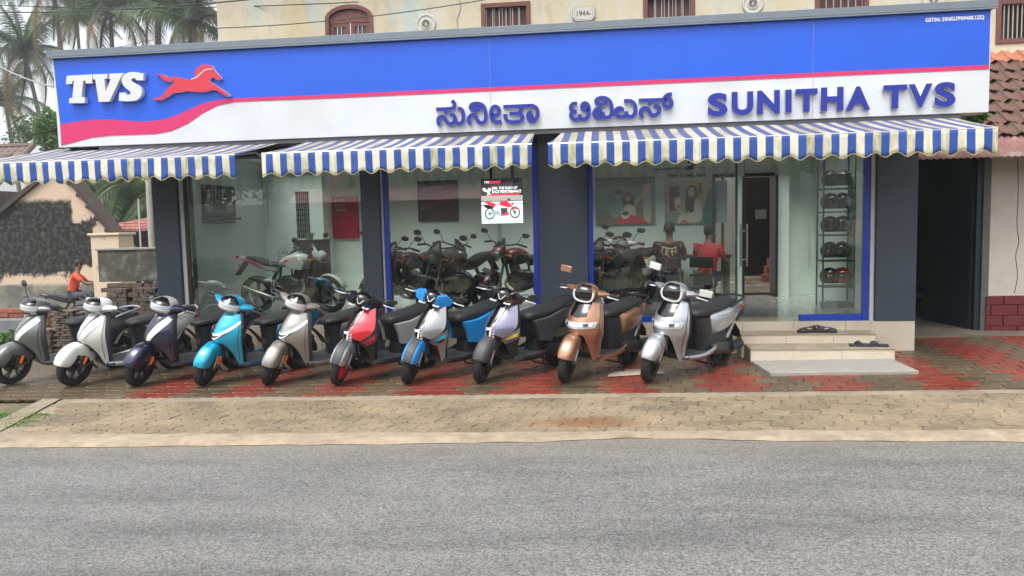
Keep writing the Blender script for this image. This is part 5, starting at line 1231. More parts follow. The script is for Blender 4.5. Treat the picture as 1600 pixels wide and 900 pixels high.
p2=[('wall_left',[(0,0),(.34,0),(.34,.70),(0,.78)],pm('beige_wall',(.30,.28,.22))),('doorway',[(.08,.12),(.24,.12),(.24,.68),(.08,.70)],pm('maroon_door',(.09,.035,.03))),('street',[(0,.72),(1,.66),(1,1),(0,1)],pm('grey_street',(.17,.20,.18))),
    ('wall_mid',[(.34,0),(.72,0),(.72,.6),(.34,.68)],pm('ochre_wall',(.33,.28,.19))),('door_mid',[(.55,.05),(.60,.05),(.60,.30),(.55,.30)],pm('ochre_dark',(.12,.07,.04))),
    ('hair',[(.33,.55),(.35,.2),(.42,.09),(.50,.12),(.53,.32),(.52,.6),(.46,.78),(.35,.72)],HAIR),('coat',[(.20,.98),(.24,.80),(.36,.76),(.46,.58),(.50,.40),(.58,.46),(.62,.80),(.55,.98)],pm('coat_grey',(.42,.40,.36))),('scarf',[(.37,.42),(.48,.42),(.47,.72),(.40,.76)],pm('scarf_black',(.015,.02,.03))),
    ('face',circ(.432,.26,.058,.115),SKIN),('smile',circ(.435,.315,.022,.016,10),pm('teeth',(.8,.78,.72))),('eye',circ(.412,.23,.009,.012,8),HAIR),('eye',circ(.455,.23,.009,.012,8),HAIR),
    ('cup',[(.16,.38),(.26,.36),(.25,.56),(.17,.55)],pm('cup_white',(.62,.60,.56))),('hand',[(.15,.45),(.20,.44),(.21,.62),(.34,.78),(.31,.84),(.17,.62)],SKIN),
    ('other_person',[(.62,1),(.60,.7),(.68,.35),(.76,.14),(.84,.10),(.84,1)],pm('teal_shirt',(.02,.11,.11))),('side_column',[(.84,0),(1,0),(1,1),(.84,1)],pm('blue_grey',(.20,.26,.30))),('flower',circ(.32,.95,.06,.045),pm('pink_flower',(.45,.12,.13)))]
r2=at_wall(1038,284,1136,348,3.59)
poster('wall_poster',r2,3.59,pm('beige2',(.25,.22,.16)),'printed wall picture of a smiling woman with a cup under a line of black lettering',layers=p2)
o,of=poster('wall_lettering',(r2[0]+.05,r2[1]-.1,r2[3]+.03,r2[3]+.16),3.592,MC['interior_wall'],'line of black lettering on the wall above the picture of the woman with a cup','lettering',thick=.003)
tx=text_obj('lettering','Here to help, here',(r2[0]+.07,r2[0]+.72,r2[3]+.045,r2[3]+.145),3.588,pm('ink',(.02,.02,.02)),o,bold=.02,depth=.001)
tx.data.transform(of)
# dark poster in the middle window
poster('wall_poster',at_wall(652,283,717,345,3.59),3.59,pm('near_black',(.012,.016,.022)),'dark blue black poster hanging on the back wall in the middle window',layers=[
 ('picture_band',[(.05,.55),(.95,.42),(.95,.62),(.05,.72)],pm('dusk',(.10,.04,.06))),('bike_shape',[(.35,.66),(.5,.58),(.85,.55),(.9,.72),(.7,.85),(.4,.82)],pm('bike_dark',(.03,.03,.035))),('title_line',[(.12,.17),(.60,.15),(.60,.20),(.12,.22)],pm('title_grey',(.14,.18,.22)))])
# gate reflection in the left window, built as a red panel inside
poster('gate_reflection',at_wall(519,308,562,372,3.59),3.59,mat('gate_reflection',(.42,.02,.05),.5),'red panel on the rear wall standing in for the gate reflection at the right end of the left window','board',thick=.03,layers=[('white_speckle',circ(.12+.11*(i%4)+.03*(i//4),.08+.12*(i//4),.035,.03,7),mat('speckle_white',(.55,.5,.48),.6)) for i in range(12)])
# bright screen hanging just behind the glass
def em(n,c,s=.9): return mat('screen_'+n,c,.4,emit=c,es=s)
sr=at_wall(752,280,818,348,.30)
bk=lambda pts: pts
wheel_=lambda cx,cy:[('wheel',circ(cx,cy,.125,.135,20),em('black',(.01,.01,.012))),('wheel_inside',circ(cx,cy,.098,.106,20),em('rimgap',(.55,.62,.64))),('hub',circ(cx,cy,.03,.032,10),em('hubdark',(.05,.05,.06)))]
sc_l=[('floor',[(0,.50),(1,.50),(1,1),(0,1)],em('white',(.80,.88,.90))),('wall_band',[(0,.38),(1,.38),(1,.50),(0,.50)],em('beige',(.38,.36,.33))),('band_line',[(0,.50),(1,.49),(1,.51),(0,.52)],em('line',(.08,.08,.08))),('band_line',[(0,.58),(1,.57),(1,.585),(0,.60)],em('line',(.08,.08,.08))),
  ('logo_bar',[(.22,.055),(.48,.055),(.46,.105),(.20,.105)],em('red',(.75,.02,.06))),('under_bar',[(.16,.345),(.93,.335),(.92,.375),(.14,.39)],em('red',(.75,.02,.06))),
  ('arrow_mark',[(.02,.22),(.10,.20),(.14,.26),(.20,.20),(.26,.24),(.20,.30),(.24,.36),(.14,.37),(.17,.31),(.08,.28)],em('paper',(.85,.87,.9)))]
sc_l+=wheel_(.20,.78)+wheel_(.81,.765)+[
  ('tail',[(.08,.52),(.14,.50),(.36,.56),(.32,.64),(.20,.60)],em('redbike',(.72,.03,.06))),('tail_shadow',[(.07,.56),(.20,.60),(.32,.64),(.24,.68),(.08,.64)],em('black',(.01,.01,.012))),
  ('swing_arm',[(.20,.76),(.40,.70),(.50,.80),(.30,.84)],em('grey',(.35,.38,.40))),('engine',[(.46,.66),(.64,.66),(.62,.80),(.48,.80)],em('hubdark',(.05,.05,.06))),('belly',[(.50,.80),(.66,.74),(.66,.83),(.42,.84)],em('redbike',(.72,.03,.06))),
  ('tank',[(.44,.54),(.50,.49),(.62,.50),(.72,.58),(.70,.66),(.60,.64),(.46,.60)],em('redbike',(.72,.03,.06))),('headlamp',[(.72,.56),(.78,.53),(.79,.58),(.74,.61)],em('redbike',(.72,.03,.06))),('fork',[(.70,.60),(.73,.60),(.83,.77),(.80,.78)],em('hubdark',(.05,.05,.06))),('handlebar',[(.62,.455),(.70,.45),(.72,.50),(.66,.50)],em('hubdark',(.05,.05,.06))),('fender',[(.74,.66),(.86,.64),(.90,.70),(.80,.69)],em('redbike',(.72,.03,.06)))]
so_,of=poster('advert_screen',sr,.30,em('black',(.010,.012,.022),.7),'bright square advertising screen with a red motorcycle hanging inside the middle window','screen',thick=.05,layers=sc_l)
x0,x1,z0,z1=sr; fx=lambda a:x0+(x1-x0)*a; fz=lambda b:z1-(z1-z0)*b
for s_,a,b,c,d in (('TVS',.08,.20,.055,.105),('FEEL THE RUSH OF',.27,.88,.185,.245),('RACE PERFORMANCE',.27,.97,.26,.325)):
    t_=text_obj('lettering',s_,(fx(a),fx(b),fz(d),fz(c)),.25-.0165+.003,em('paper',(.85,.87,.9)),so_,bold=.03,depth=.001,shear=.2); t_.data.transform(of)
m=MB().box(x0+.12,x0+.16,.26,.28,z1,2.96).box(x1-.16,x1-.12,.26,.28,z1,2.96); m.xf(of); m.build('hanger',V['plastic'],so_,smooth=False)
m=MB().box(fx(.38),fx(.46),.27,.30,z0-.25,z0); m.xf(of); m.build('cable_duct',mat('duct',(.5,.55,.55),.5),so_,smooth=False)
# framed key board at the left of the left window
# it hangs on the left side wall: built along the wall, y from .93 to 1.95
kya,kyb=.93,1.93; kz1=1.78+(W(342,290,1.4).z-1.78); kz0=W(342,349,1.4).z
ko=empty('key_board',(-6.178,(kya+kyb)/2,kz0),0,'black framed key board hanging on the left inner wall of the left window','board')
hy=(kyb-kya)/2; hz=kz1-kz0; FBk=mat('frame_black',(.015,.015,.015),.4)
MB().box(.001,.05,-hy,hy,hz*.18,hz).build('frame',FBk,ko,smooth=False,bevel=.004)
MB().box(.0505,.053,-hy+.08,hy-.08,hz*.28,hz-.07).build('board_face',mat('board_grey',(.30,.33,.33),.6),ko,smooth=False)
MB().box(.001,.12,-hy-.04,hy+.04,hz*.10,hz*.16).box(.001,.10,-hy-.02,hy-.1,0,hz*.04).build('ledge',FBk,ko,smooth=False)
MB().box(.001,.06,-hy+.02,hy-.06,hz*.045,hz*.095).build('drawer_front',mat('ledge_grey',(.45,.48,.48),.5),ko,smooth=False)
for k in range(7):
    yk=-hy+.15+k*.11; MB().box(.0535,.065,yk,yk+.05,hz*(.60-.05*(k%2)),hz*.88).build('hanging_keys',V['plastic'],ko,smooth=False)
MB().box(.0535,.06,-.25,.18,hz*.34,hz*.56).build('photo',mat('photo_dark',(.08,.08,.09),.5),ko,smooth=False)
# cabinet with plant, pedestal fan
cx0,cx1=W(458,380,2.6).x,W(503,380,2.6).x; ztop=W(480,375,2.6).z
cb=empty('cabinet',((cx0+cx1)/2,2.8,ZT),0,'dark cabinet under the barred inner window in the left window','cabinet')
of=Matrix.Translation(Vector((-(cx0+cx1)/2,-2.8,-ZT)))
m=MB().box(cx0,cx1,2.6,3.0,ZT,ztop-.02); m.xf(of); m.build('carcass',mat('cabinet_wood',(.05,.03,.025),.5),cb,smooth=False,bevel=.004)
m=MB().box(cx0-.02,cx1+.02,2.58,3.02,ztop-.018,ztop); m.xf(of); m.build('top',V['plastic'],cb,smooth=False)
for s in (0,1):
    w_=(cx1-cx0)/2; m=MB().box(cx0+w_*s+.01,cx0+w_*(s+1)-.01,2.588,2.599,ZT+.05,ztop-.04); m.xf(of); m.build('door',mat('cabinet_door',(.07,.045,.035),.45),cb,smooth=False)
pp=W(484,366,2.75); pt=empty('potted_plant',(pp.x,2.75,ztop+.002),0,'small potted plant standing on the dark cabinet','plant')
MB().lathe([(0,0),(.05,0),(.07,.09),(.075,.10),(.06,.10),(.055,.08),(0,.08)],(0,0,0),(0,0,1),14).build('pot',mat('pot_cream',(.45,.42,.30),.6),pt)
GREEN=mat('house_leaf',(.10,.16,.04),.5,var=.3)
for k in range(14):
    a=2*pi*k/14+rnd.uniform(-.2,.2); l=rnd.uniform(.10,.2)
    g=[]
    for t in (0,.25,.5,.75,1):
        w_=.012*sin(pi*min(t+.08,1)); c_=Vector((cos(a)*l*t,sin(a)*l*t,.09+.14*t-.16*t*t)); n_=Vector((-sin(a),cos(a),0)); g.append([c_-n_*w_,c_+n_*w_])
    MB().loft(g,closed=False).build('leaf',GREEN,pt)
fp=W(455,400,2.3); fo=empty('pedestal_fan',(fp.x,2.3,ZT),R(10),'pedestal fan with round wire guard standing behind the white motorcycle','fan'); fz_=fp.z-ZT; Rf=.205
MB().lathe([(0,0),(.2,0),(.2,.02),(.03,.04),(.015,.05),(.015,fz_-.05),(0,fz_-.05)],(0,0,0),(0,0,1),18).build('stand',V['plastic'],fo)
MB().lathe([(0,-.0),(.06,0),(.06,.12),(0,.13)],(0,.0,fz_),(0,1,0),14).build('motor',V['plastic'],fo)
m=MB()
for rr,yy in ((Rf,-.06),(Rf*.98,-.10),(Rf*.75,-.125),(Rf*.45,-.135)): m.tube([(rr*cos(2*pi*k/30),yy,fz_+rr*sin(2*pi*k/30)) for k in range(31)],.004,5,cap=False)
for k in range(16):
    a=2*pi*k/16; m.tube([(.05*cos(a),-.14,fz_+.05*sin(a)),(Rf*.7*cos(a),-.128,fz_+Rf*.7*sin(a)),(Rf*cos(a),-.075,fz_+Rf*sin(a))],.0025,4,cap=False)
m.build('guard',V['metal'],fo)
for k in range(3):
    a=2*pi*k/3+.4; g=[]
    for rr in (.03,.09,.16):
        g.append([(rr*cos(a+q),-.06+q*.06,fz_+rr*sin(a+q)) for q in (-.45,-.15,.15,.45)])
    MB().loft(g,closed=False).build('blade',mat('fan_blade',(.35,.4,.42),.3),fo,solid=.003)
p=W(1076,262,2.4); co=empty('ceiling_fan',(p.x,2.4,ZC-.062),0,'ceiling fan above the picture of the woman with a cup','fan')
dz=p.z-(ZC-.062); FB=mat('fan_brown',(.06,.06,.06),.4)
MB().lathe([(0,0),(.05,-.0),(.05,-.03),(.012,-.04),(.012,dz+.06),(.09,dz+.04),(.11,dz),(.07,dz-.03),(0,dz-.035)],(0,0,0),(0,0,1),18).build('motor',FB,co)
for k in range(3):
    a=2*pi*k/3+.5; d=Vector((cos(a),sin(a),0)); n_=Vector((-sin(a),cos(a),0))
    MB().loft([[d*r_+n_*w_+Vector((0,0,dz+.01)),d*r_-n_*w_+Vector((0,0,dz-.005))] for r_,w_ in ((.10,.03),(.2,.06),(.58,.075),(.62,.05))],closed=False).build('blade',FB,co,solid=.004)
# helmet rack at the right
RY=1.55
rk=empty('helmet_rack',(3.2,RY,ZT),0,'tall metal display rack for helmets behind the fixed glass door','rack')
xa,xb=W(1284,300,RY).x,3.655
levels=[W(1315,py,RY).z for py in (488,446,406,366,330,294)]
for z_ in levels:
    m=MB().box(xa-.02,xb+.01,RY-.15,RY+.2,z_-.02,z_); m.xf(Matrix.Translation(Vector((-3.2,-RY,-ZT)))); m.build('shelf',V['dmetal'],rk,smooth=False)
for x_ in (xa-.02,xb):
    for y_ in (RY-.15,RY+.18):
        m=MB().box(x_,x_+.02,y_,y_+.02,ZT,2.80); m.xf(Matrix.Translation(Vector((-3.2,-RY,-ZT)))); m.build('post',V['dmetal'],rk,smooth=False)
def helmet_mesh(mt):
    m=MB(); g=[]
    for j in range(9):
        ph=-.75+(pi/2+.75)*j/8; g.append([Vector((.115*cos(ph)*cos(2*pi*k/16),.135*cos(ph)*sin(2*pi*k/16),.12+.125*sin(ph))) for k in range(16)])
    m.loft(g); i0=len(m.f)
    g=[]
    for j in range(5):
        ph=-.25+.75*j/4; g.append([Vector((.119*cos(ph)*cos(a),.140*cos(ph)*sin(a),.12+.129*sin(ph))) for a in [-pi/2-1.1+2.2*i/10 for i in range(11)]])
    m.loft(g,closed=False,mi=1)
    return m
HM=[V['gloss'],V['plastic'],DGREY,NAVY,V['plastic'],REDP]
hcol=['gloss black','matt black','dark grey','navy','matt black','red']
pos=['left','right']
for li,z_ in enumerate(levels[1:]):
    for q in range(2):
        ci=(li*2+q*3+ (1 if li>2 else 0))%5 if li>1 else (li+q*2+3)%6
        ho=helmet_mesh(None).build('helmet',[HM[ci],V['gloss']],None,loc=(xa+.12+q*(xb-xa-.25),RY,z_+.002)); ho.rotation_euler=(0,0,R(rnd.uniform(-40,40))); ho.scale=(1.12,)*3
        tag(ho,f"{hcol[ci]} helmet on the {pos[q]} side of the {['second','third','fourth','fifth','topmost'][li]} shelf of the helmet rack",'helmet','helmets on the display rack')
for q in range(2):
    bxm=MB().box(-.10,.10,-.12,.12,0,.16).build('carton',mat('carton_%d'%q,((.25,.27,.22),(.10,.14,.09))[q],.7),None,smooth=False,bevel=.004,loc=(xa+.12+q*(xb-xa-.24),RY,levels[0]+.002))
    tag(bxm,('pale','dark green')[q]+' carton on the lowest shelf of the helmet rack','carton','cartons on the rack')
# poster tube of white paper hanging at the rack
# ---------------------------------------------------------------- yard behind the rear door
tag(MB().box(-2,9,3.76,9.5,.30,.40).build('yard',mat('wet_yard',(.50,.37,.23),.25,var=.4,vs_=2,c2=(.66,.62,.54),cs=1.2,cthr=(.45,.6)),None,smooth=False),kind='structure')
ywa=W(1163,300,8.5).x; ywb=W(1216,300,8.5).x
yw=MB().box(ywa,8,8.5,8.8,.40,3.6).build('yard_wall',mat('sooty_wall',(.025,.024,.022),.9,var=.5,vs_=2,c2=(.20,.17,.10),cs=.9,cthr=(.62,.8)),None,smooth=False)
tag(yw,'sooty dark yard wall with a small grey box seen through the rear door','wall')
tag(MB().box(-1.5,ywa-.01,8.9,9.1,.40,3.4).build('yard_wall',mat('yard_white',(.62,.64,.62),.8,var=.12,vs_=2),None,smooth=False),'whitewashed yard wall left of the sooty wall, behind the rear door','wall')
mb_=at_wall(1180,328,1196,342,8.49); m=MB().box(mb_[0],mb_[1],8.38,8.495,mb_[2],mb_[3]).build('meter_box',mat('meter_grey',(.28,.30,.30),.5),None,smooth=False,bevel=.01); tag(m,'small grey meter box fixed on the sooty yard wall','meter box')
st2=empty('yard_steps',(ywb,6.6,.40),0,'red painted steps seen through the rear door','steps')
x0=W(1190,380,6.8).x
for k in range(4):
    m=MB().box(x0-ywb+.12*k,1.6,.0+.28*k,.28+.28*k,0,.16*(k+1)); m.build('step',mat('red_step',(.36,.10,.07),.6,var=.2),st2,smooth=False,bevel=.008)
m=MB().box(W(1206,300,7.8).x-ywb,1.8,1.3,1.4,0,2.9); m.build('door_surround',mat('pink_door',(.40,.12,.10),.6),st2,smooth=False)
# ---------------------------------------------------------------- people
def skin_mesh(name,nodes,edges,mt,parent,sub=2,root=0):
    me=bpy.data.meshes.new(name); me.from_pydata([n[0] for n in nodes],edges,[]); me.materials.append(mt)
    o=bpy.data.objects.new(name,me); col.objects.link(o); o.parent=parent
    md=o.modifiers.new('skin','SKIN'); md.use_smooth_shade=True
    for i,(c,r) in enumerate(nodes):
        sv=me.skin_vertices[0].data[i]; sv.radius=r if isinstance(r,tuple) else (r,r); sv.use_root=(i==root)
    ms=o.modifiers.new('soft','SUBSURF'); ms.levels=1; ms.render_levels=sub
    return o
SK=mat('skin_tone',(.20,.10,.06),.5)
def person(loc,rz,label,shirt,trousers,hair,lean=0.0,arms='desk',grip=None,sc_=1.0):
    """seated figure facing local +X; hip at z=.50"""
    o=empty('person',loc,rz,label,'person'); o.scale=(sc_,)*3
    L_=lean
    hip=(0,0,.52); wst=(.02+L_*.2,0,.68); chest=(.03+L_*.55,0,.90); nk=(.02+L_*.8,0,1.05); n2=(.035+L_*.88,0,1.12); hd=(.05+L_*.95,0,1.20); hd2=(.05+L_,0,1.27)
    nodes=[(hip,(.15,.115)),(wst,(.135,.10)),(chest,(.155,.11)),(nk,(.075,.065)),(n2,(.052,.05)),(hd,(.075,.085)),(hd2,(.072,.08))]
    ed=[(0,1),(1,2),(2,3),(3,4),(4,5),(5,6)]
    sh={}
    for s in (-1,1):
        b=len(nodes); kx=.44; fx_=.46
        nodes+=[((.06,s*.10,.50),.085),((kx,s*.15,.53),.065),((kx+.02,s*.15,.30),.050),((fx_-.02,s*.15,.08),.038),((fx_+.12,s*.155,.035),.035)]
        ed+=[(0,b),(b,b+1),(b+1,b+2),(b+2,b+3),(b+3,b+4)]
        c=len(nodes); shd=(chest[0],s*.19,1.00)
        if arms=='bars': el=(chest[0]+.22,s*.26,.80); wr=(chest[0]+.42,s*.27,.78)
        else: el=(chest[0]+.10,s*.25,.76); wr=(chest[0]+.34,s*.16,.78)
        nodes+=[(shd,.058),(el,.042),(wr,.028),((wr[0]+.06,wr[1],wr[2]-.005),(.038,.018))]
        ed+=[(2,c),(c,c+1),(c+1,c+2),(c+2,c+3)]
        sh[s]=(shd,el,wr)
        for f in range(5):                       # five fingers curled downwards
            d=len(nodes); yy=wr[1]+(-.030+.016*f)*s; ln=(.045,.06,.065,.06,.04)[f]
            nodes+=[((wr[0]+.085,yy,wr[2]-.004),.008),((wr[0]+.085+ln*.5,yy,wr[2]-.012),.0075),((wr[0]+.085+ln*.7,yy,wr[2]-.035),.006)]
            ed+=[(c+3,d),(d,d+1),(d+1,d+2)]
    skin_mesh('body',nodes,ed,SK,o)
    # shirt
    sn=[(hip,(.165,.135)),(wst,(.155,.125)),(chest,(.175,.135)),((nk[0],0,nk[2]-.015),(.085,.075))]; se=[(0,1),(1,2),(2,3)]
    for s in (-1,1):
        shd,el,wr=sh[s]; c=len(sn); mid=tuple(a+(b-a)*.75 for a,b in zip(shd,el)); sn+=[(shd,.075),(mid,.062)]; se+=[(2,c),(c,c+1)]
    skin_mesh('shirt',sn,se,shirt,o)
    tn=[((0,0,.50),(.16,.13))]; te_=[]
    for s in (-1,1):
        c=len(tn); tn+=[((.06,s*.10,.50),.10),((.44,s*.15,.53),.078),((.46,s*.15,.30),.062),((.44,s*.15,.12),.055)]; te_+=[(0,c),(c,c+1),(c+1,c+2),(c+2,c+3)]
    skin_mesh('trousers',tn,te_,trousers,o)
    # head details
    m=MB(); cx,cz=hd2[0],hd[2]+.055
    m.sphere((cx-.022,0,cz+.028),1,14,10,sq=(.100,.092,.105)); m.build('hair',hair,o)
    m=MB().tube([(cx+.085,0,cz-.0),(cx+.108,0,cz-.035)],[.010,.016],6); m.build('nose',SK,o)
    for s in (-1,1):
        MB().sphere((cx+.0,s*.088,cz-.02),1,8,6,sq=(.020,.010,.032)).build('ear',SK,o)
        MB().sphere((cx+.078,s*.033,cz-.002),.009,8,6).build('eye',V['gloss'],o)
    MB().sphere((cx+.083,0,cz-.065),1,8,4,sq=(.010,.026,.007)).build('mouth',mat('lip',(.25,.08,.07),.5),o)
    return o
def chair(loc,rz,label):
    o=empty('chair',loc,rz,label,'chair'); m=V['plastic']
    MB().box(-.21,.23,-.21,.21,.43,.47).build('seat',m,o,smooth=False,bevel=.015)
    MB().box(-.24,-.20,-.20,.20,.58,.76).build('backrest',m,o,smooth=False,bevel=.015)
    for sx in (-.2,.2):
        for s in (-.19,.19): MB().tube([(sx,s,.43),(sx*1.08,s*1.05,0)],.012,6).build('leg',V['metal'],o)
    for s in (-.15,.15): MB().tube([(-.2,s,.45),(-.22,s,.74)],.011,6).build('back_frame',V['metal'],o)
    return o
BT=mat('black_tshirt',(.014,.014,.016),.8,var=.2); RT=mat('red_shirt',(.48,.015,.03),.7,var=.15); JEAN=mat('dark_jeans',(.03,.035,.06),.8); HB=mat('black_hair',(.012,.010,.010),.6,bump=.5,bs=60)
p=W(1047,368,2.55); pa=person((p.x-.02,2.50,ZT-.05),R(82),'person in black T-shirt with pale print, seated inside with back to the window',BT,JEAN,HB)
chair((p.x-.02,2.50,ZT),R(82),'black chair under the person in the black T-shirt')
g_=mat('cream_print',(.55,.50,.30),.7)
m=MB()
for q in ([(-.12,.97),(-.05,.94),(.03,.95),(.12,.98)],[(-.12,.97),(-.11,.87)],[(-.05,.94),(-.06,.83)],[(-.09,.90),(-.02,.89)],[(.0,.94),(.03,.87),(.0,.80),(-.05,.79)],[(.04,.95),(.05,.84),(.10,.86)],[(.09,.97),(.12,.88)]):
    m.tube([(-.128+abs(a)*.18,a,b) for a,b in q],.010,5)
m.build('back_print',g_,pa)
p=W(1103,380,2.5); pb=person((p.x,2.46,ZT-.10),R(62),'person in a bright red shirt sitting inside and bending forward beside the open door',RT,JEAN,HB,lean=.10)
chair((p.x,2.46,ZT),R(62),'black chair under the person in the red shirt')
tb_=empty('desk',((W(1047,400,3.1).x+p.x)/2,3.2,ZT),0,'dark desk in front of the two seated people','desk')
MB().box(-.75,.75,-.25,.25,.71,.75).build('top',mat('cabinet_wood',(.05,.03,.025),.5),tb_,smooth=False,bevel=.004)
for s in (-.7,.7): MB().box(s-.02,s+.02,-.23,.23,0,.708).build('side_panel',mat('cabinet_wood',(.05,.03,.025),.5),tb_,smooth=False)
# footwear on the steps
SHOE=mat('dark_sandal',(.045,.042,.040),.7,var=.2,vs_=30); SHOE2=mat('navy_slipper',(.03,.035,.05),.6,var=.2); GREYP=mat('pale_patch',(.45,.45,.43),.6)
def sandal(loc,rz,label,kind):
    o=empty('sandal',loc,rz,label,'sandal','sandals left on the entrance steps'); base=SHOE if kind=='closed' else SHOE2
    prof=[(-.135,.030,.012),(-.12,.040,.014),(-.06,.042,.013),(0,.038,.012),(.06,.048,.012),(.11,.046,.013),(.135,.028,.016)]
    MB().loft([sect((x_,0,z_+.004),w_,z_,'x',12,3.2) for x_,w_,z_ in prof]).build('sole',base,o,ang=60)
    if kind=='closed':
        g=[]
        for x_,w_,h_ in ((-.128,.030,.055),(-.10,.038,.075),(-.05,.040,.062),(.0,.040,.055),(.05,.046,.050),(.10,.044,.040),(.13,.026,.026)):
            g.append([(x_,w_*cos(a),.02+h_*max(sin(a),0)) for a in [pi*k/8 for k in range(9)]])
        MB().loft(g[1:4],closed=False).build('strap',base,o,solid=.004); MB().loft(g[3:],closed=False).build('toe_cover',base,o,solid=.004)
        MB().tube(spline([(-.08,.040,.02),(-.13,.035,.07),(-.145,0,.085),(-.13,-.035,.07),(-.08,-.040,.02)],3),.008,6).build('heel_strap',base,o)
        MB().tube([(-.02,.043,.05),(.03,.040,.062)],.010,6).build('patch',GREYP,o); MB().tube([(-.02,-.043,.05),(.03,-.040,.062)],.010,6).build('patch',GREYP,o)
    else:
        for s in (-1,1): MB().tube(spline([(.075,0,.024),(.04,s*.026,.055),(-.03,s*.043,.028)],4),.010,6).build('strap',base,o)
        MB().tube(spline([(.03,-.044,.026),(.02,0,.066),(.03,.044,.026)],4),.009,6).build('strap',base,o)
z1_=.306; yy=-.30
sandal((W(1262,514,yy).x,yy,z1_),R(198),'dark grey strapped sandal on the upper step, left one of the pair','closed')
sandal((W(1290,514,yy).x,yy,z1_),R(-8),'dark grey strapped sandal on the upper step, right one of the pair','closed')
yy=-.66
sandal((W(1345,536,yy).x,yy,.186),R(172),'navy slipper on the lower step, left one of the pair','open')
sandal((W(1369,536,yy).x,yy-.01,.186),R(168),'navy slipper on the lower step, right one of the pair','open')
# ---------------------------------------------------------------- left background
def gl(x,y): return ground_z(x,y)
MOSSY=mat('mossy_concrete',(.085,.080,.065),.9,var=.4,vs_=4,bump=.5,bs=30,c2=(.24,.23,.19),cs=5,cthr=(.5,.72))
a=W(152,400,1.9); b_=W(260,400,1.9); zt_=W(200,389,1.9).z; zb_=W(200,440,1.9).z
cw_=empty('concrete_wall',((a.x+b_.x)/2,1.9,zb_),0,'mossy concrete slab wall above the stacked bricks left of the building','wall'); of=Matrix.Translation(Vector((-(a.x+b_.x)/2,-1.9,-zb_)))
m=MB().box(a.x,-6.37,1.9,2.05,zb_,zt_-.02); m.xf(of); m.build('slab',MOSSY,cw_,smooth=False,bevel=.01)
m=MB().box(a.x-.02,-6.37,1.87,2.08,zt_-.018,zt_+.02); m.xf(of); m.build('coping',mat('coping',(.30,.28,.24),.9,var=.3),cw_,smooth=False,bevel=.008)
# brick rows carrying the slab and the loose stacks in front
BR=mat('weathered_brick',(.13,.065,.045),.9,var=.4,vs_=9,c2=(.10,.085,.07),cs=4,cthr=(.4,.6),bump=.4,bs=60)
BR2=mat('dusty_tile',(.20,.14,.11),.9,var=.35,vs_=9,c2=(.09,.075,.06),cs=5,cthr=(.42,.62),bump=.4,bs=60)
bcount=0
_bm={}
def brick_mesh(l,w,h,mt):
    k=(round(l,3),round(w,3),round(h,3),mt.name)
    if k not in _bm:
        mb=MB().box(-l/2,l/2,-w/2,w/2,0,h); me=bpy.data.meshes.new('brick'); me.from_pydata(mb.v,[],mb.f); me.materials.append(mt)
        bm=bmesh.new(); bm.from_mesh(me); bmesh.ops.bevel(bm,geom=bm.edges[:],offset=.006,segments=1,affect='EDGES'); bm.to_mesh(me); bm.free(); _bm[k]=me
    return _bm[k]
def pile(name,x0,x1,y,z0,z1,l,h,label,mt,group=None,depth=.11,orient=0):
    o=empty(name,((x0+x1)/2,y,z0),0,label,'brick stack',group); z=0; r_=0
    while z+h<=z1-z0+.001:
        x=x0+(l/2 if r_%2 else 0)*(0 if orient else 1)
        while x<x1-.02:
            xe=min(x+l,x1); 
            if xe-x>.05:
                q=bpy.data.objects.new('brick',brick_mesh(l-.008 if xe-x>l-.01 else round(xe-x-.008,2),depth,h-.005,mt)); col.objects.link(q); q.parent=o
                q.location=((x+xe)/2-(x0+x1)/2+rnd.uniform(-.012,.012),rnd.uniform(-.02,.02),z); q.rotation_euler=(0,rnd.uniform(-.02,.02),rnd.uniform(-.08,.08))
            x+=l
        z+=h; r_+=1
    return o
zq=gl(-7,1.6)
pile('brick_stack',a.x+.02,-6.38,1.93,zq,zb_-.005,.23,.078,'long low brick course under the mossy concrete slab wall',BR,depth=.12)
for i,(pa_,pb_,pt_,yy,dsc) in enumerate(((205,252,445,1.55,'tall brown stack nearest the grey pier, under the mossy slab'),(172,203,449,1.50,'brown brick stack left of the tallest stack'),(150,170,463,1.45,'short brick stack right behind the white scooter'),(120,148,484,1.15,'low stack of dusty roof tiles between the first two scooters'),(83,118,482,1.05,'narrow stack of dusty roof tiles behind the grey scooter'),(60,84,512,1.0,'lowest stack of dusty tiles beside the grass'))):
    xa_,xb_=W(pa_,470,yy).x,W(pb_,470,yy).x; zt2=W((pa_+pb_)/2,pt_,yy).z
    pile('brick_stack',xa_,xb_,yy,gl(xa_,yy),zt2,(.20 if i<3 else .17),(.075 if i<3 else .042),dsc,BR if i<3 else BR2,'stacks of bricks and tiles left of the building',depth=.2)
# row of red bricks, grey slab
xa_,xb_=W(-20,487,2.6).x,W(78,487,2.6).x; zz0,zz1=W(30,497,2.6).z,W(30,478,2.6).z
pile('brick_stack',xa_,xb_,2.6,min(zz0,gl(xa_,2.6)),zz1,.23,.08,'low wall of orange red bricks behind the leftmost scooter',mat('red_brick',(.26,.095,.055),.9,var=.35,vs_=9,bump=.4))
m=MB().box(W(-30,505,2.2).x,W(48,505,2.2).x,2.2,2.5,-.2,W(20,500,2.2).z).build('stone_slab',mat('grey_stone',(.16,.17,.18),.8,var=.3,vs_=5,bump=.3),None,smooth=False,bevel=.01)
tag(m,'smooth grey stone slab between the grass tuft and the red brick wall','slab')
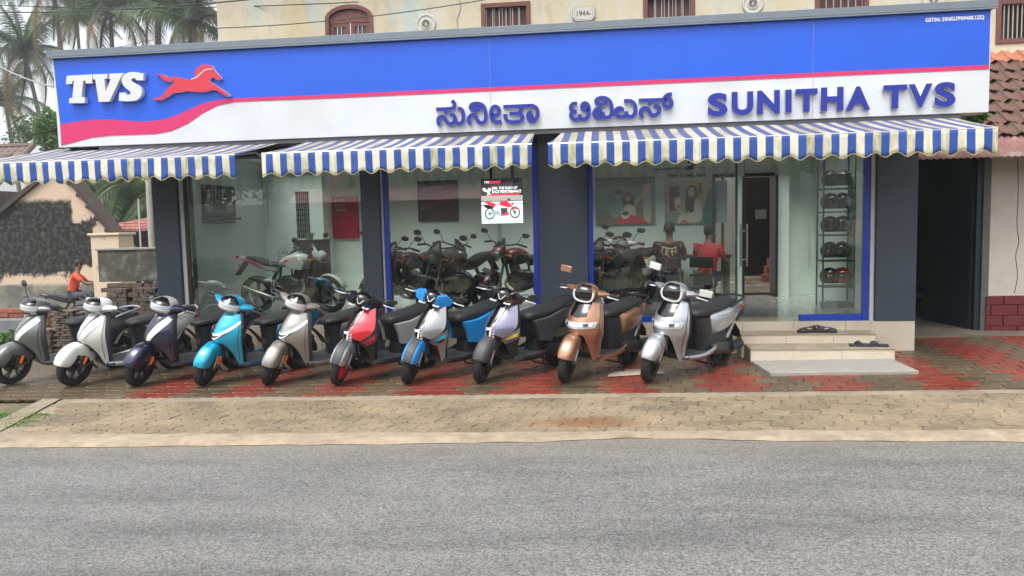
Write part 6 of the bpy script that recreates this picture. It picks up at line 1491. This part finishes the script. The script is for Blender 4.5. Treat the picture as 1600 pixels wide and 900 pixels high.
# pole in front of the palms
p0=W(238,383,3.2); p1_=W(232,270,3.2)
tag(MB().tube([(p0.x,3.2,gl(p0.x,3.2)-.2),(p0.x,3.2,p0.z),(p1_.x,3.2,3.4)],[.075,.065,.055],12).build('utility_pole',mat('pole_concrete',(.38,.36,.31),.85,var=.2,vs_=6),None),'pale concrete pole rising behind the mossy slab wall into the awning','pole')
tag(MB().tube([(W(216,345,6).x,6,-.5),(W(216,311,6).x,6,W(216,311,6).z)],.02,6).build('pipe_post',mat('pale_pipe',(.5,.5,.48),.5),None),'thin pale pipe in front of the red tiled roof','pipe')
# cream gable house with black mould
YH=12.0
def gable_mat():
    m=bpy.data.materials.new('mouldy_plaster'); m.use_nodes=True; t=m.node_tree; b=t.nodes['Principled BSDF']; Lk=t.links.new; N=t.nodes.new
    tc=N('ShaderNodeTexCoord'); n=N('ShaderNodeTexNoise'); n.inputs['Scale'].default_value=1.9; n.inputs['Detail'].default_value=10; n.inputs['Roughness'].default_value=.74; Lk(tc.outputs['Object'],n.inputs['Vector'])
    s=N('ShaderNodeSeparateXYZ'); Lk(tc.outputs['Object'],s.inputs[0])
    # wavy band limits of the mould (object metres)
    def sm(sock,lo,hi):
        r=N('ShaderNodeMapRange'); r.interpolation_type='SMOOTHSTEP'; r.inputs['From Min'].default_value=lo; r.inputs['From Max'].default_value=hi; Lk(sock,r.inputs['Value']); return r.outputs[0]
    def mth(op,a,b=None,v=None):
        q=N('ShaderNodeMath'); q.operation=op; Lk(a,q.inputs[0])
        if b is not None: Lk(b,q.inputs[1])
        elif v is not None: q.inputs[1].default_value=v
        return q.outputs[0]
    wob=mth('MULTIPLY',mth('SUBTRACT',n.outputs['Fac'],v=.5),v=1.5)
    zz=mth('ADD',s.outputs['Z'],wob); xx=mth('ADD',s.outputs['X'],wob)
    wobs=mth('MULTIPLY',wob,v=.35); zs=mth('ADD',s.outputs['Z'],wobs); xs2=mth('ADD',s.outputs['X'],wobs)
    zT=W(60,313,YH).z; zB=W(60,432,YH).z; xE=W(116,380,YH).x-X_H
    m1=mth('MULTIPLY',mth('MULTIPLY',sm(zz,zB-.06,zB+.12),mth('SUBTRACT',sm(zs,zT-.09,zT+.09),v=1.0)),v=-1.0)
    m1=mth('MULTIPLY',m1,mth('MULTIPLY',mth('SUBTRACT',sm(xs2,xE-.05,xE+.05),v=1.0),v=-1.0))
    # smaller patch right of it
    z2=W(130,345,YH).z; x2=W(150,380,YH).x-X_H
    m2=mth('MULTIPLY',mth('MULTIPLY',mth('SUBTRACT',sm(zz,z2-.03,z2+.03),v=1.0),v=-1.0),mth('MULTIPLY',mth('SUBTRACT',sm(xx,x2-.03,x2+.03),v=1.0),v=-1.0))
    m2=mth('MULTIPLY',m2,sm(zz,zB+.3,zB+.36))
    mk=mth('MAXIMUM',m1,m2)
    n2=N('ShaderNodeTexNoise'); n2.inputs['Scale'].default_value=7; n2.inputs['Detail'].default_value=8; Lk(tc.outputs['Object'],n2.inputs['Vector'])
    r2_=N('ShaderNodeMapRange'); r2_.inputs['From Min'].default_value=.46; r2_.inputs['From Max'].default_value=.70; Lk(n2.outputs['Fac'],r2_.inputs['Value'])
    cA=N('ShaderNodeMix'); cA.data_type='RGBA'; cA.inputs['A'].default_value=(.62,.47,.36,1); cA.inputs['B'].default_value=(.50,.38,.27,1); Lk(n.outputs['Fac'],cA.inputs['Factor'])
    cB=N('ShaderNodeMix'); cB.data_type='RGBA'; cB.inputs['A'].default_value=(.010,.011,.010,1); cB.inputs['B'].default_value=(.075,.075,.065,1); Lk(r2_.outputs[0],cB.inputs['Factor'])
    mx=N('ShaderNodeMix'); mx.data_type='RGBA'; Lk(mk,mx.inputs['Factor']); Lk(cA.outputs['Result'],mx.inputs['A']); Lk(cB.outputs['Result'],mx.inputs['B'])
    Lk(mx.outputs['Result'],b.inputs['Base Color']); b.inputs['Roughness'].default_value=.95
    return m
X_H=W(60,400,YH).x
hs_=empty('gable_house',(X_H,YH,0),0,'cream house with a large black mould patch on its gable wall at the far left','house'); of=Matrix.Translation(Vector((-X_H,-YH,0)))
GM=gable_mat()
ap_=W(92,262,YH); e1=W(190,384,YH); slope=(ap_.z-e1.z)/(e1.x-ap_.x)
xl=ap_.x-(e1.x-ap_.x)*1.6; 
m=MB().prism([(xl,-1.2),(e1.x-.15,-1.2),(e1.x-.15,e1.z+.05),(ap_.x,ap_.z),(xl,e1.z-.6+1.2)],ly(YH),ly(YH+.40)); m.xf(of); m.build('wall',GM,hs_,smooth=False)
DT=mat('dark_roof_tile',(.055,.040,.035),.9,var=.4,vs_=3)
d_=Vector((e1.x-ap_.x,0,e1.z-ap_.z)).normalized(); nrm=Vector((-d_.z,0,d_.x))
m=MB(); A_=Vector((ap_.x,YH-.12,ap_.z))-d_*.4; B2=Vector((e1.x,YH-.12,e1.z))+d_*.25
m.loft([[A_,B2,B2+nrm*.14,A_+nrm*.14],[Vector((p.x,YH+.45,p.z)) for p in (A_,B2,B2+nrm*.14,A_+nrm*.14)]]); m.xf(of); m.build('roof',DT,hs_,smooth=False)
m=MB(); C_=Vector((ap_.x,YH-.12,ap_.z)); D2=Vector((xl-.3,YH-.12,e1.z+.2)); 
m.loft([[C_,D2,D2+Vector((0,0,.16)),C_+Vector((0,0,.16))],[Vector((p.x,YH+.45,p.z)) for p in (C_,D2,D2+Vector((0,0,.16)),C_+Vector((0,0,.16)))]]); m.xf(of); m.build('roof',DT,hs_,smooth=False)
m=MB()
for k in range(9):
    t=k/8; p=A_+(B2-A_)*t; m.box(p.x-.05,p.x+.05,YH-.1,YH,p.z-.12,p.z-.02)
m.xf(of); m.build('rafter_ends',DT,hs_,smooth=False)
# ledge and plinth of the house front
m=MB().box(xl,e1.x-.1,YH-.35,YH-.001,W(50,438,YH).z-1.6,W(50,438,YH).z-.12); m.xf(of); m.build('plinth',mat('grey_plinth',(.13,.125,.115),.9,var=.4,vs_=3,c2=(.24,.22,.17),cs=2,cthr=(.45,.65)),hs_,smooth=False,bevel=.03)
# cream gate pillar
x0,x1=W(143,400,7).x,W(187,400,7).x; gp=MB().box(x0,x1,7,7.6,-.6,W(165,368,7).z).box(x0-.05,x1+.05,6.95,7.65,W(165,368,7).z,W(165,364,7).z).build('gate_pillar',mat('cream_pillar',(.62,.49,.36),.9,var=.06,c2=(.10,.09,.07),cs=1.7,cthr=(.60,.72)),None,smooth=False,bevel=.015)
tag(gp,'cream painted gate pillar rising behind the mossy slab wall','pillar')
# red tiled house farther back
YT=15.0
o=empty('tiled_house',(W(215,350,YT).x,YT,0),0,'low house with faded red tiled roof and shaded veranda behind the pole','house'); ox=o.location.x; of=Matrix.Translation(Vector((-ox,-YT,0)))
q0=W(158,318,YT+3.5); q1=W(262,352,YT+3.5); q2=W(262,368,YT-1.2); q3=W(188,356,YT-1.2)
RT_=mat('faded_red_tile',(.36,.145,.115),.85,var=.25,vs_=2.5)
zr0,zr1=W(230,362,YT-1.2).z,W(200,330,YT+3.5).z
xr0,xr1=W(150,350,YT).x,W(330,350,YT).x
nr_,nc_=8,22
TM=None
for r_ in range(nr_):
    for c_ in range(nc_):
        t0,t1=r_/nr_,(r_+1)/nr_+.03; xa2=xr0+(xr1-xr0)*c_/nc_; xb2=xr0+(xr1-xr0)*(c_+1)/nc_-.015
        # the left hip of the roof cuts the rows
        if xa2 < xr0+ .2 + 1.9*(t0): continue
        if TM is None:
            mb=MB(); ya,yb=0,(4.7)/nr_+.14; za,zb2=0,(zr1-zr0)/nr_+.03; w_=xb2-xa2
            mb.loft([[(0,0,.09),(w_/2,0,.13),(w_,0,.09)],[(0,yb,zb2),(w_/2,yb,zb2+.04),(w_,yb,zb2)]],closed=False); mb.loft([[(0,0,.09),(w_/2,0,.13),(w_,0,.09)],[(0,.0,.0),(w_/2,.0,.03),(w_,.0,.0)]],closed=False)
            TM=bpy.data.meshes.new('tile'); TM.from_pydata(mb.v,[],mb.f); TM.materials.append(RT_)
        q=bpy.data.objects.new('tile',TM); col.objects.link(q); q.parent=o; q.location=(xa2-ox,YT-1.2+4.7*t0-YT,zr0+(zr1-zr0)*t0+rnd.uniform(-.01,.02))
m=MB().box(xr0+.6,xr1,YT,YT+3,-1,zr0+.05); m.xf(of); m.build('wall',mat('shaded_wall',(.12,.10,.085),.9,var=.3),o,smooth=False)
m=MB().box(xr0+.5,xr1,YT-1.1,YT-.95,zr0-.14,zr0-.02); m.xf(of); m.build('eaves_board',DT,o,smooth=False)
for k in range(4):
    m=MB().box(xr0+1.0+k*1.7,xr0+1.15+k*1.7,YT-1.05,YT-.9,-1,zr0-.14); m.xf(of); m.build('veranda_post',mat('post_cream',(.45,.40,.33),.8),o,smooth=False)
m=MB().tube(spline([(W(203,358,YT).x,YT-1.3,W(203,357,YT).z),(W(213,358,YT).x,YT-1.3,W(213,355,YT).z),(W(214,362,YT).x,YT-1.3,W(214,364,YT).z)],3),.06,8); m.xf(of); m.build('drain_pipe',mat('pale_pipe',(.5,.5,.48),.5),o)
# grey tiled roof whose ridge shows above the left awning
YR2=16.0; xa2,xb2=W(-160,240,YR2).x,W(52,232,YR2).x; zr=W(20,230,YR2).z; xe=W(74,250,YR2).x
o=empty('far_house',(xa2,YR2,0),0,'grey brown tiled roof showing above the left end of the leftmost awning','house'); of=Matrix.Translation(Vector((-xa2,-YR2,0)))
FT=mat('grey_brown_tile',(.15,.115,.10),.9,var=.35,vs_=2)
nr_=10
for r_ in range(nr_):
    za=zr-1.8*r_/nr_; zb2=zr-1.8*(r_+1)/nr_; ya=YR2-3*r_/nr_; yb=YR2-3*(r_+1)/nr_
    m=MB(); n_=44; xe2=xb2+(xe-xb2)*1.6*r_/nr_
    g=[[(xa2+(xe2-xa2)*i/n_,yy,zz+.05*abs(sin(i*pi/2))) for i in range(n_+1)] for yy,zz in ((ya,za),(yb-.1,zb2-.02),(yb-.1,zb2-.10))]
    m.loft(g,closed=False); m.xf(of); m.build('tile_course',FT,o,smooth=False)
m=MB().tube([(xa2,YR2,zr+.03),(xb2,YR2,zr+.03),(xe+.2,YR2-3,zr-1.75)],.11,8); m.xf(of); m.build('ridge',FT,o)
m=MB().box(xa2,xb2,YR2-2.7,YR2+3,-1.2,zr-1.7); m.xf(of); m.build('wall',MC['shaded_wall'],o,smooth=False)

# ---------------------------------------------------------------- foliage
def leaf_mat(name,c,var=.35,tr=.35):
    m=mat(name,c,.55,var=var,vs_=.8); t=m.node_tree; b=t.nodes['Principled BSDF']; Lk=t.links.new
    tl=t.nodes.new('ShaderNodeBsdfTranslucent'); tl.inputs[0].default_value=(c[0]*1.3,c[1]*1.5,c[2]*.8,1); ms=t.nodes.new('ShaderNodeMixShader'); ms.inputs[0].default_value=tr
    out=t.nodes['Material Output']; Lk(b.outputs[0],ms.inputs[1]); Lk(tl.outputs[0],ms.inputs[2]); Lk(ms.outputs[0],out.inputs[0]); return m
PALM=leaf_mat('palm_leaf',(.055,.080,.042)); PALM2=leaf_mat('palm_leaf_fresh',(.085,.13,.05)); TRUNK=mat('palm_trunk',(.13,.115,.10),.9,var=.3,vs_=2); LEAF=leaf_mat('tree_leaf',(.045,.085,.022)); LEAF2=leaf_mat('shrub_leaf',(.07,.15,.03)); DRY=leaf_mat('dry_frond',(.20,.15,.08))
def frond_mesh(mt,L_,droop,seed,n=34):
    r_=random.Random(seed); mb=MB(); pts=[]
    for i in range(n+1):
        t=i/n; pts.append(Vector((L_*(t-.10*droop*t*t),0,L_*(.42*t-droop*t*t*.85))))
    mb.tube(pts[::4]+[pts[-1]],[.045*(1-.85*k/(len(pts[::4]))) for k in range(len(pts[::4])+1)],4)
    for i in range(3,n+1):
        t=i/n; p=pts[i]; d=(pts[i]-pts[i-1]).normalized(); ll=L_*.27*(sin(pi*(t*.86+.13))**.7)*(.85+.3*r_.random())
        for s in (-1,1):
            for kk in range(2):
                pp=p-d*(L_/n*.5*kk); w_=.0068*L_
                out=(d*.55+Vector((0,s*1.0,0))*(.9)+Vector((0,0,-.25-.55*r_.random()))).normalized()
                q=pp+out*ll*.5; e=pp+out*ll*.9+Vector((0,0,-ll*(.30+.25*r_.random())))
                b2=len(mb.v); mb.v+= [tuple(pp-d*w_),tuple(pp+d*w_),tuple(q+d*w_*.8),tuple(q-d*w_*.8),tuple(e)]; mb.f+=[(b2,b2+1,b2+2,b2+3),(b2+3,b2+2,b2+4)]; mb.m+=[0,0]
    me=bpy.data.meshes.new('frond'); me.from_pydata(mb.v,[],mb.f); me.materials.append(mt); return me
FR=[frond_mesh(PALM,1.0,d,i) for i,d in enumerate((.35,.6,.85,1.1))]+[frond_mesh(PALM2,1.0,d,9+i) for i,d in enumerate((.4,.7,.95))]
DRYF=frond_mesh(DRY,1.0,1.5,33)
def palm(px,py,y,L_,label,bend=0.0,nf=20,base=None,seed=1,fresh=False,dry=2):
    r_=random.Random(seed); c=W(px,py,y); bx_=W(base[0],base[1],y) if base else c
    # trunk base on the ground along the line base->crown
    if base: k=(c.z+.6)/max(c.z-bx_.z,.1); gx=c.x+(bx_.x-c.x)*min(k,3.0)
    else: gx=c.x+bend
    o=empty('palm_tree',(gx,y,-.6),0,label,'palm tree','coconut palms behind the building')
    H_=c.z+.6; dx=c.x-gx
    pts=[(dx*(t**1.1 if base is None else t),0.0,H_*t) for t in (0,.25,.5,.75,1)]
    MB().tube(spline(pts,4),[.24-.10*i/16 for i in range(17)],8).build('trunk',TRUNK,o)
    MB().sphere((dx,0,H_+.1),.35,8,6).build('crown_heart',DRY,o)
    for i in range(nf):
        ring=i/nf; me=(FR[4+i%3] if fresh or i%4==0 else FR[min(3,int(ring*4))])
        if i>=nf-dry: me=DRYF
        q=bpy.data.objects.new('frond',me); col.objects.link(q); q.parent=o; l=L_*r_.uniform(.85,1.1); q.scale=(l,l,l); q.location=(dx,0,H_)
        q.rotation_euler=(r_.uniform(-.3,.3),R(-62+100*ring+r_.uniform(-8,8)),i*2.39996+r_.uniform(-.3,.3))
    for i in range(7):
        a=2*pi*i/7; MB().sphere((dx+.32*cos(a),.32*sin(a),H_-.35),.15,8,6).build('coconut',mat('coconut_green',(.10,.12,.04),.6),o) if L_>3 and seed%2 else None
    return o
palm(38,82,50,4.8,'leftmost tall coconut palm whose crown reaches the left sign edge',base=(72,225),seed=3,nf=17)
palm(8,158,56,4.6,'shorter coconut palm at the very left edge of the photo',base=(20,225),seed=5,nf=15)
palm(84,-14,46,4.6,'coconut palm with its bare trunk rising above the white logo letters',base=(98,82),seed=7,nf=17)
palm(172,22,42,4.6,'coconut palm above the gap between logo letters and red horse',base=(176,90),seed=8,nf=17)
palm(245,14,47,5.0,'broad coconut palm above the red horse emblem',base=(243,90),seed=11,nf=17)
palm(303,36,38,4.6,'dense coconut palm touching the corner of the cream upper wall',base=(305,100),seed=12,nf=19)
palm(120,30,60,4.6,'distant coconut palm seen between two nearer crowns',base=(125,90),seed=14,nf=13)
palm(212,288,26,3.8,'low young coconut palm spreading under the left awning behind the red tiled roof',seed=21,nf=26,fresh=True,dry=0)
palm(268,300,24,3.6,'young coconut palm half hidden behind the left end pier',seed=22,nf=24,fresh=True,dry=1)
palm(150,318,30,3.4,'small coconut palm just above the dark gable roof edge',seed=23,nf=20,fresh=True,dry=0)
def foliage(name,c,rx,ry,rz_,n,size,mt,seed,parent=None,shell=.55):
    r_=random.Random(seed); mb=MB()
    lob=[(Vector((r_.uniform(-.6,.6)*rx,r_.uniform(-.6,.6)*ry,r_.uniform(-.5,.7)*rz_)),r_.uniform(.35,.6)) for _ in range(9)]
    for i in range(n):
        lc,lr=lob[r_.randrange(len(lob))]
        d=Vector((r_.gauss(0,1),r_.gauss(0,1),r_.gauss(0,1))).normalized()*(shell+(1-shell)*r_.random()); p=Vector(c)+lc+Vector((d.x*rx*lr,d.y*ry*lr,d.z*rz_*lr))
        a=Vector((r_.gauss(0,1),r_.gauss(0,1),r_.gauss(0,.6))).normalized(); b3=a.orthogonal().normalized(); b3=(b3+a.cross(b3)*r_.uniform(-1,1)).normalized(); s=size*r_.uniform(.6,1.3)
        k=len(mb.v); mb.v+=[tuple(p-a*s),tuple(p+b3*s*.45),tuple(p+a*s),tuple(p-b3*s*.45)]; mb.f.append((k,k+1,k+2,k+3)); mb.m.append(0)
    me=bpy.data.meshes.new(name); me.from_pydata(mb.v,[],mb.f); me.materials.append(mt); o=bpy.data.objects.new(name,me); col.objects.link(o)
    if parent: o.parent=parent
    return o
def tree(px,py,y,rx,rz_,label,n=2600,size=.16,mt=LEAF,seed=1,name='tree',group=None,xyz=None):
    c=Vector(xyz) if xyz else W(px,py,y); o=empty(name,(c.x,c.y,-.6 if y>0 else -.1),0,label,'tree',group); h=c.z-o.location.z
    mb=MB(); mb.tube([(0,0,0),(.1,0,h*.4),(0,.05,h*.8)],[.2,.15,.08],8)
    r_=random.Random(seed)
    for k in range(6):
        a=k*1.1; mb.tube([(.08,0,h*.45+.1*k*rz_*.3),(rx*.4*cos(a),rx*.4*sin(a),h*.75+.1*k),(rx*.7*cos(a),rx*.7*sin(a),h+rz_*.2)],[.08,.05,.02],5)
    mb.build('trunk',TRUNK,o); foliage('crown',(0,0,h),rx,rx,rz_,n,size,mt,seed,o); return o
tree(66,212,34,1.9,1.6,'thin light tree between the palm trunks above the grey brown roof',n=1300,size=.13,seed=4)
tree(84,224,20,.75,1.7,'dense bright shrub tree hugging the left end of the sign',n=2400,size=.10,mt=LEAF2,seed=6)
tree(0,0,30,3.0,2.6,'round tree behind the red tiled house roof',n=3600,size=.2,seed=9,xyz=(W(190,338,27).x,27,W(190,338,27).z-.8))
tree(0,0,30,3.4,3.0,'broad dark tree farther right behind the young palms',n=3600,size=.2,seed=10,xyz=(W(262,322,33).x,33,W(262,322,33).z-.5))
for i,(px,yy,h_) in enumerate(((-60,40,2.6),(40,46,2.4),(110,52,3.0),(160,48,3.0),(220,50,3.2))):
    c=W(px,352,yy); tree(0,0,yy,5.0,h_,['tree mass left of','dark tree behind','tree behind the ridge of','green tree right of','last green tree beside'][i]+' the mouldy gable house',n=2600,size=.34,seed=40+i,xyz=(c.x,yy,c.z-.3),group=None)
# grass tufts and plants at the left edge
def grass(name,cx,cy,rx,ry,n,h,mt,label,seed):
    r_=random.Random(seed); mb=MB()
    for i in range(n):
        a=r_.random()*2*pi; q=sqrt(r_.random()); x=cx+rx*q*cos(a); y=cy+ry*q*sin(a); z=gl(x,y)-.01; hh=h*r_.uniform(.4,1.2); b4=r_.random()*2*pi; dx,dy=cos(b4)*hh*.5,sin(b4)*hh*.5; w_=.006+.006*r_.random()
        nx,ny=-sin(b4)*w_,cos(b4)*w_; k=len(mb.v)
        mb.v+=[(x-nx,y-ny,z),(x+nx,y+ny,z),(x+dx*.4+nx,y+dy*.4+ny,z+hh*.65),(x+dx*.4-nx,y+dy*.4-ny,z+hh*.65),(x+dx,y+dy,z+hh)]; mb.f+=[(k,k+1,k+2,k+3),(k+3,k+2,k+4)]; mb.m+=[0,0]
    me=bpy.data.meshes.new(name); me.from_pydata(mb.v,[],mb.f); me.materials.append(mt); o=bpy.data.objects.new(name,me); col.objects.link(o); tag(o,label,'grass',kind='stuff'); return o
GR=leaf_mat('grass_blade',(.12,.20,.035))
grass('grass',G(2,655).x-.1,G(2,655).y,.62,.36,4200,.06,GR,'short green grass patch at the road corner left of the footpath',1)
grass('grass',W(-5,540,.6).x-.3,.7,.8,.6,5200,.22,GR,'tall bright grass at the far left edge behind the first scooter',2)
grass('grass',W(60,470,6.0).x-1.5,6.0,3.4,1.6,5200,.22,GR,'grass strip in front of the mouldy house wall',3)
sh_=empty('shrub',(W(10,535,.5).x,.5,gl(-9,.5)),0,'leafy bright green weeds at the left edge beside the first scooter','shrub')
foliage('leaves',(0,0,.22),.42,.35,.34,900,.055,LEAF2,7,sh_); MB().tube([(0,0,0),(.03,0,.2)],.01,5).tube([(.05,0,0),(.15,.05,.25)],.008,5).build('stem',TRUNK,sh_)
pl_=empty('shrub',(W(1518,186,.6).x,.6,W(1518,196,.6).z),0,'bright green weeds growing under the right end of the sign','shrub')
foliage('leaves',(0,0,.10),.20,.12,.11,520,.045,LEAF2,17,pl_); MB().tube([(0,0,-.05),(.03,0,.1)],.01,5).tube([(.05,0,-.05),(.15,.0,.12)],.008,5).build('stem',TRUNK,pl_)
# overhead cables
CB=mat('cable',(.05,.05,.05),.7); CB2=mat('cable_pale',(.30,.30,.30),.7)
def cable(p,q,y0,y1,r_,label,mt=CB,sag=.1):
    a=W(*p,y0); b5=W(*q,y1); pts=[]
    for i in range(17): t=i/16; v=a+(b5-a)*t; v.z-=sag*4*t*(1-t); pts.append(v)
    tag(MB().tube(pts,r_,6).build('overhead_cable',mt,None),label,'cable','overhead cables')
cable((-60,18),(420,-4),5.0,2.4,.012,'thick overhead cable crossing the palm crowns near the top left corner')
cable((-60,5),(560,3),5.2,2.4,.009,'thin topmost overhead cable running to the arched window')
cable((340,44),(820,-12),2.6,2.5,.008,'dark cable climbing across the cream wall past the arched window')
cable((-40,76),(84,136),4.0,-.2,.012,'pale cable sloping down to the left end of the sign',CB2)
cable((-60,262),(20,240),6,5,.010,'cable sloping behind the left end of the leftmost awning')
cable((60,78),(240,62),5.5,5.0,.006,'faint cable between the palms above the sign')
m=MB().tube(spline([W(718,0,2.985),W(719,14,2.985),W(714,30,2.985),W(716,50,2.985)],4),.006,5).build('wall_cable',CB2,None); tag(m,'thin cable hanging down the cream wall left of the barred window','cable')
# ---------------------------------------------------------------- rider on the side road
gy=8.4; bp_=W(126,446,gy); bz=gl(bp_.x,gy)
rd=motorcycle(dict(body=BLKP,accent=V['plastic']),(bp_.x,gy,bz),R(28),'black motorcycle ridden away along the side road at the far left',steer=0,mirrors=False); del rd['group']
for ch in kids(rd):
    if ch.name.startswith('number_plate_holder'):
        MB().bar((-.955,0,.70),(-.99,0,.60),.22,.012).build('number_plate',mat('plate_yellow',(.55,.60,.10),.5),ch,smooth=False)
d=Vector((cos(R(28)),sin(R(28)),0)); OR=mat('orange_shirt',(.72,.085,.035),.75,var=.12)
person((bp_.x-d.x*.22,gy-d.y*.22,bz+.32),R(28),'person in a bright orange red shirt riding the motorcycle on the side road',OR,mat('grey_trousers',(.07,.08,.10),.8),HB,lean=.16,arms='bars',sc_=1.08)
# ---------------------------------------------------------------- across the road (seen only as reflections in the glass)
def OP(px,py,y): p=W(px,py,-y); return Vector((p.x,y,p.z))       # mirror image in the facade plane
YO=-25.0
oh=empty('opposite_house',(-6,YO,0),0,'pale pink house with red gate on the other side of the road','house'); of=Matrix.Translation(Vector((6,-YO,0)))
PK=mat('pink_wall',(.50,.30,.29),.9,var=.08,vs_=1); PW_=mat('grey_white_wall',(.42,.43,.40),.9,var=.1,vs_=1); GATE=mat('crimson_gate',(.30,.012,.05),.6)
x0,x1=OP(505,400,YO).x,OP(770,400,YO).x
m=MB().box(x0,x1,YO-4,YO,-.6,4.6); m.xf(of); m.build('wall',PK,oh,smooth=False)
m=MB().box(x1,x1+16,YO-5,YO-1,-.6,3.9); m.xf(of); m.build('wall',PW_,oh,smooth=False)
m=MB().box(x0-9,x0,YO-5,YO-.5,-.6,3.0); m.xf(of); m.build('wall',PW_,oh,smooth=False)
for (p0,p1) in ((518,566),(606,642)):
    g0,g1=OP(p0,316,YO),OP(p1,392,YO)
    for k in range(8):
        xx=g0.x+(g1.x-g0.x)*k/8; m=MB().box(xx+.01,g0.x+(g1.x-g0.x)*(k+1)/8-.02,YO+.02,YO+.08,g1.z,g0.z+.2); m.xf(of); m.build('gate_board',GATE,oh,smooth=False)
m=MB().loft([[(x0-1,YO+1.6,2.9),(x1+1,YO+1.6,2.9)],[(x0-1,YO-.1,3.6),(x1+1,YO-.1,3.6)]],closed=False); m.xf(of); m.build('canopy',PK,oh,smooth=False,solid=.05)
m=MB().box(x0-.5,x1+16,YO-5,YO-1,4.65,4.8); m.xf(of); m.build('roof',DT,oh,smooth=False)
# white picket fence
fe=empty('picket_fence',(-3,YO+3,0),0,'low white picket fence in front of the pink house across the road','fence')
f0,f1=OP(640,385,YO+3).x,OP(700,385,YO+3).x
for k in range(12):
    xx=f0+(f1-f0)*k/11+3; MB().box(xx-.04,xx+.04,-.02,.02,-.1,1.5).build('picket',PW_,fe,smooth=False)
for z_ in (.5,1.2): MB().box(f0+3,f1+3,.021,.05,z_,z_+.08).build('rail',PW_,fe,smooth=False)
# brown tiled roof of a low shed
sh=empty('low_shed',(3,-20,0),0,'low shed with long brown tiled roof across the road','shed'); of=Matrix.Translation(Vector((-3,20,0)))
xs0,xs1=OP(600,400,-21).x,OP(1210,400,-21).x; zt2=OP(880,384,-22).z; zb3=OP(880,440,-17.5).z
BT_=mat('brown_roof_tile',(.13,.055,.04),.85,var=.35,vs_=3,c2=(.07,.045,.04),cs=1.5)
for r_ in range(9):
    y0=-22+4.5*r_/9; y1=-22+4.5*(r_+1)/9+.1; za=zt2+(zb3-zt2)*r_/9+.06; zb4=zt2+(zb3-zt2)*(r_+1)/9+.06
    m=MB(); n_=120; g=[[(xs0+(xs1-xs0)*i/n_,yy,zz+.035*sin(i*1.57)) for i in range(n_+1)] for yy,zz in ((y0,za),(y1,zb4),(y1,zb4-.06))]
    m.loft(g,closed=False); m.xf(of); m.build('tile_course',BT_,sh,smooth=False)
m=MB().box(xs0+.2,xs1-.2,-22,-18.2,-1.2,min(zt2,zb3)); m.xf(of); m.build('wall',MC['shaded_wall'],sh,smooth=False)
# hedge along the far verge and trees beyond
for i in range(9):
    x=-14+i*3.6; o=empty('hedge_bush',(x,-15.3,-.1),0,f"green roadside bush number {i+1} from the left across the road".replace(f"number {i+1}",['leftmost','second','third','fourth','middle','sixth','seventh','eighth','rightmost'][i]),'bush','bushes across the road'); foliage('leaves',(0,0,.35),1.9,.7,.55,1500,.10,LEAF,60+i,o); MB().tube([(0,0,0),(.1,0,.4)],.03,5).build('stem',TRUNK,o)
for i in range(9):
    x=-34+i*8.5; tree(0,0,-30,5.0,3.2,['leftmost','second','third','fourth','middle','sixth','seventh','eighth','rightmost'][i]+' tree of the row behind the house across the road',n=4200,size=.24,seed=80+i,xyz=(x,-34+2*sin(i*2),4.6+sin(i*3)*.7),group='trees across the road')
# ---------------------------------------------------------------- humid air
hm=bpy.data.materials.new('haze'); hm.use_nodes=True; t=hm.node_tree; t.nodes.clear()
pv=t.nodes.new('ShaderNodeVolumePrincipled'); pv.inputs['Color'].default_value=(.93,.97,1,1); pv.inputs['Density'].default_value=.0013; pv.inputs['Anisotropy'].default_value=.2
ou=t.nodes.new('ShaderNodeOutputMaterial'); t.links.new(pv.outputs[0],ou.inputs['Volume'])
hz=MB().box(-320,320,-320,620,-2.0,24).build('haze',hm,None,smooth=False); tag(hz,'pale humid haze filling the air over the whole street',kind='stuff')
sc.cycles.volume_bounces=0
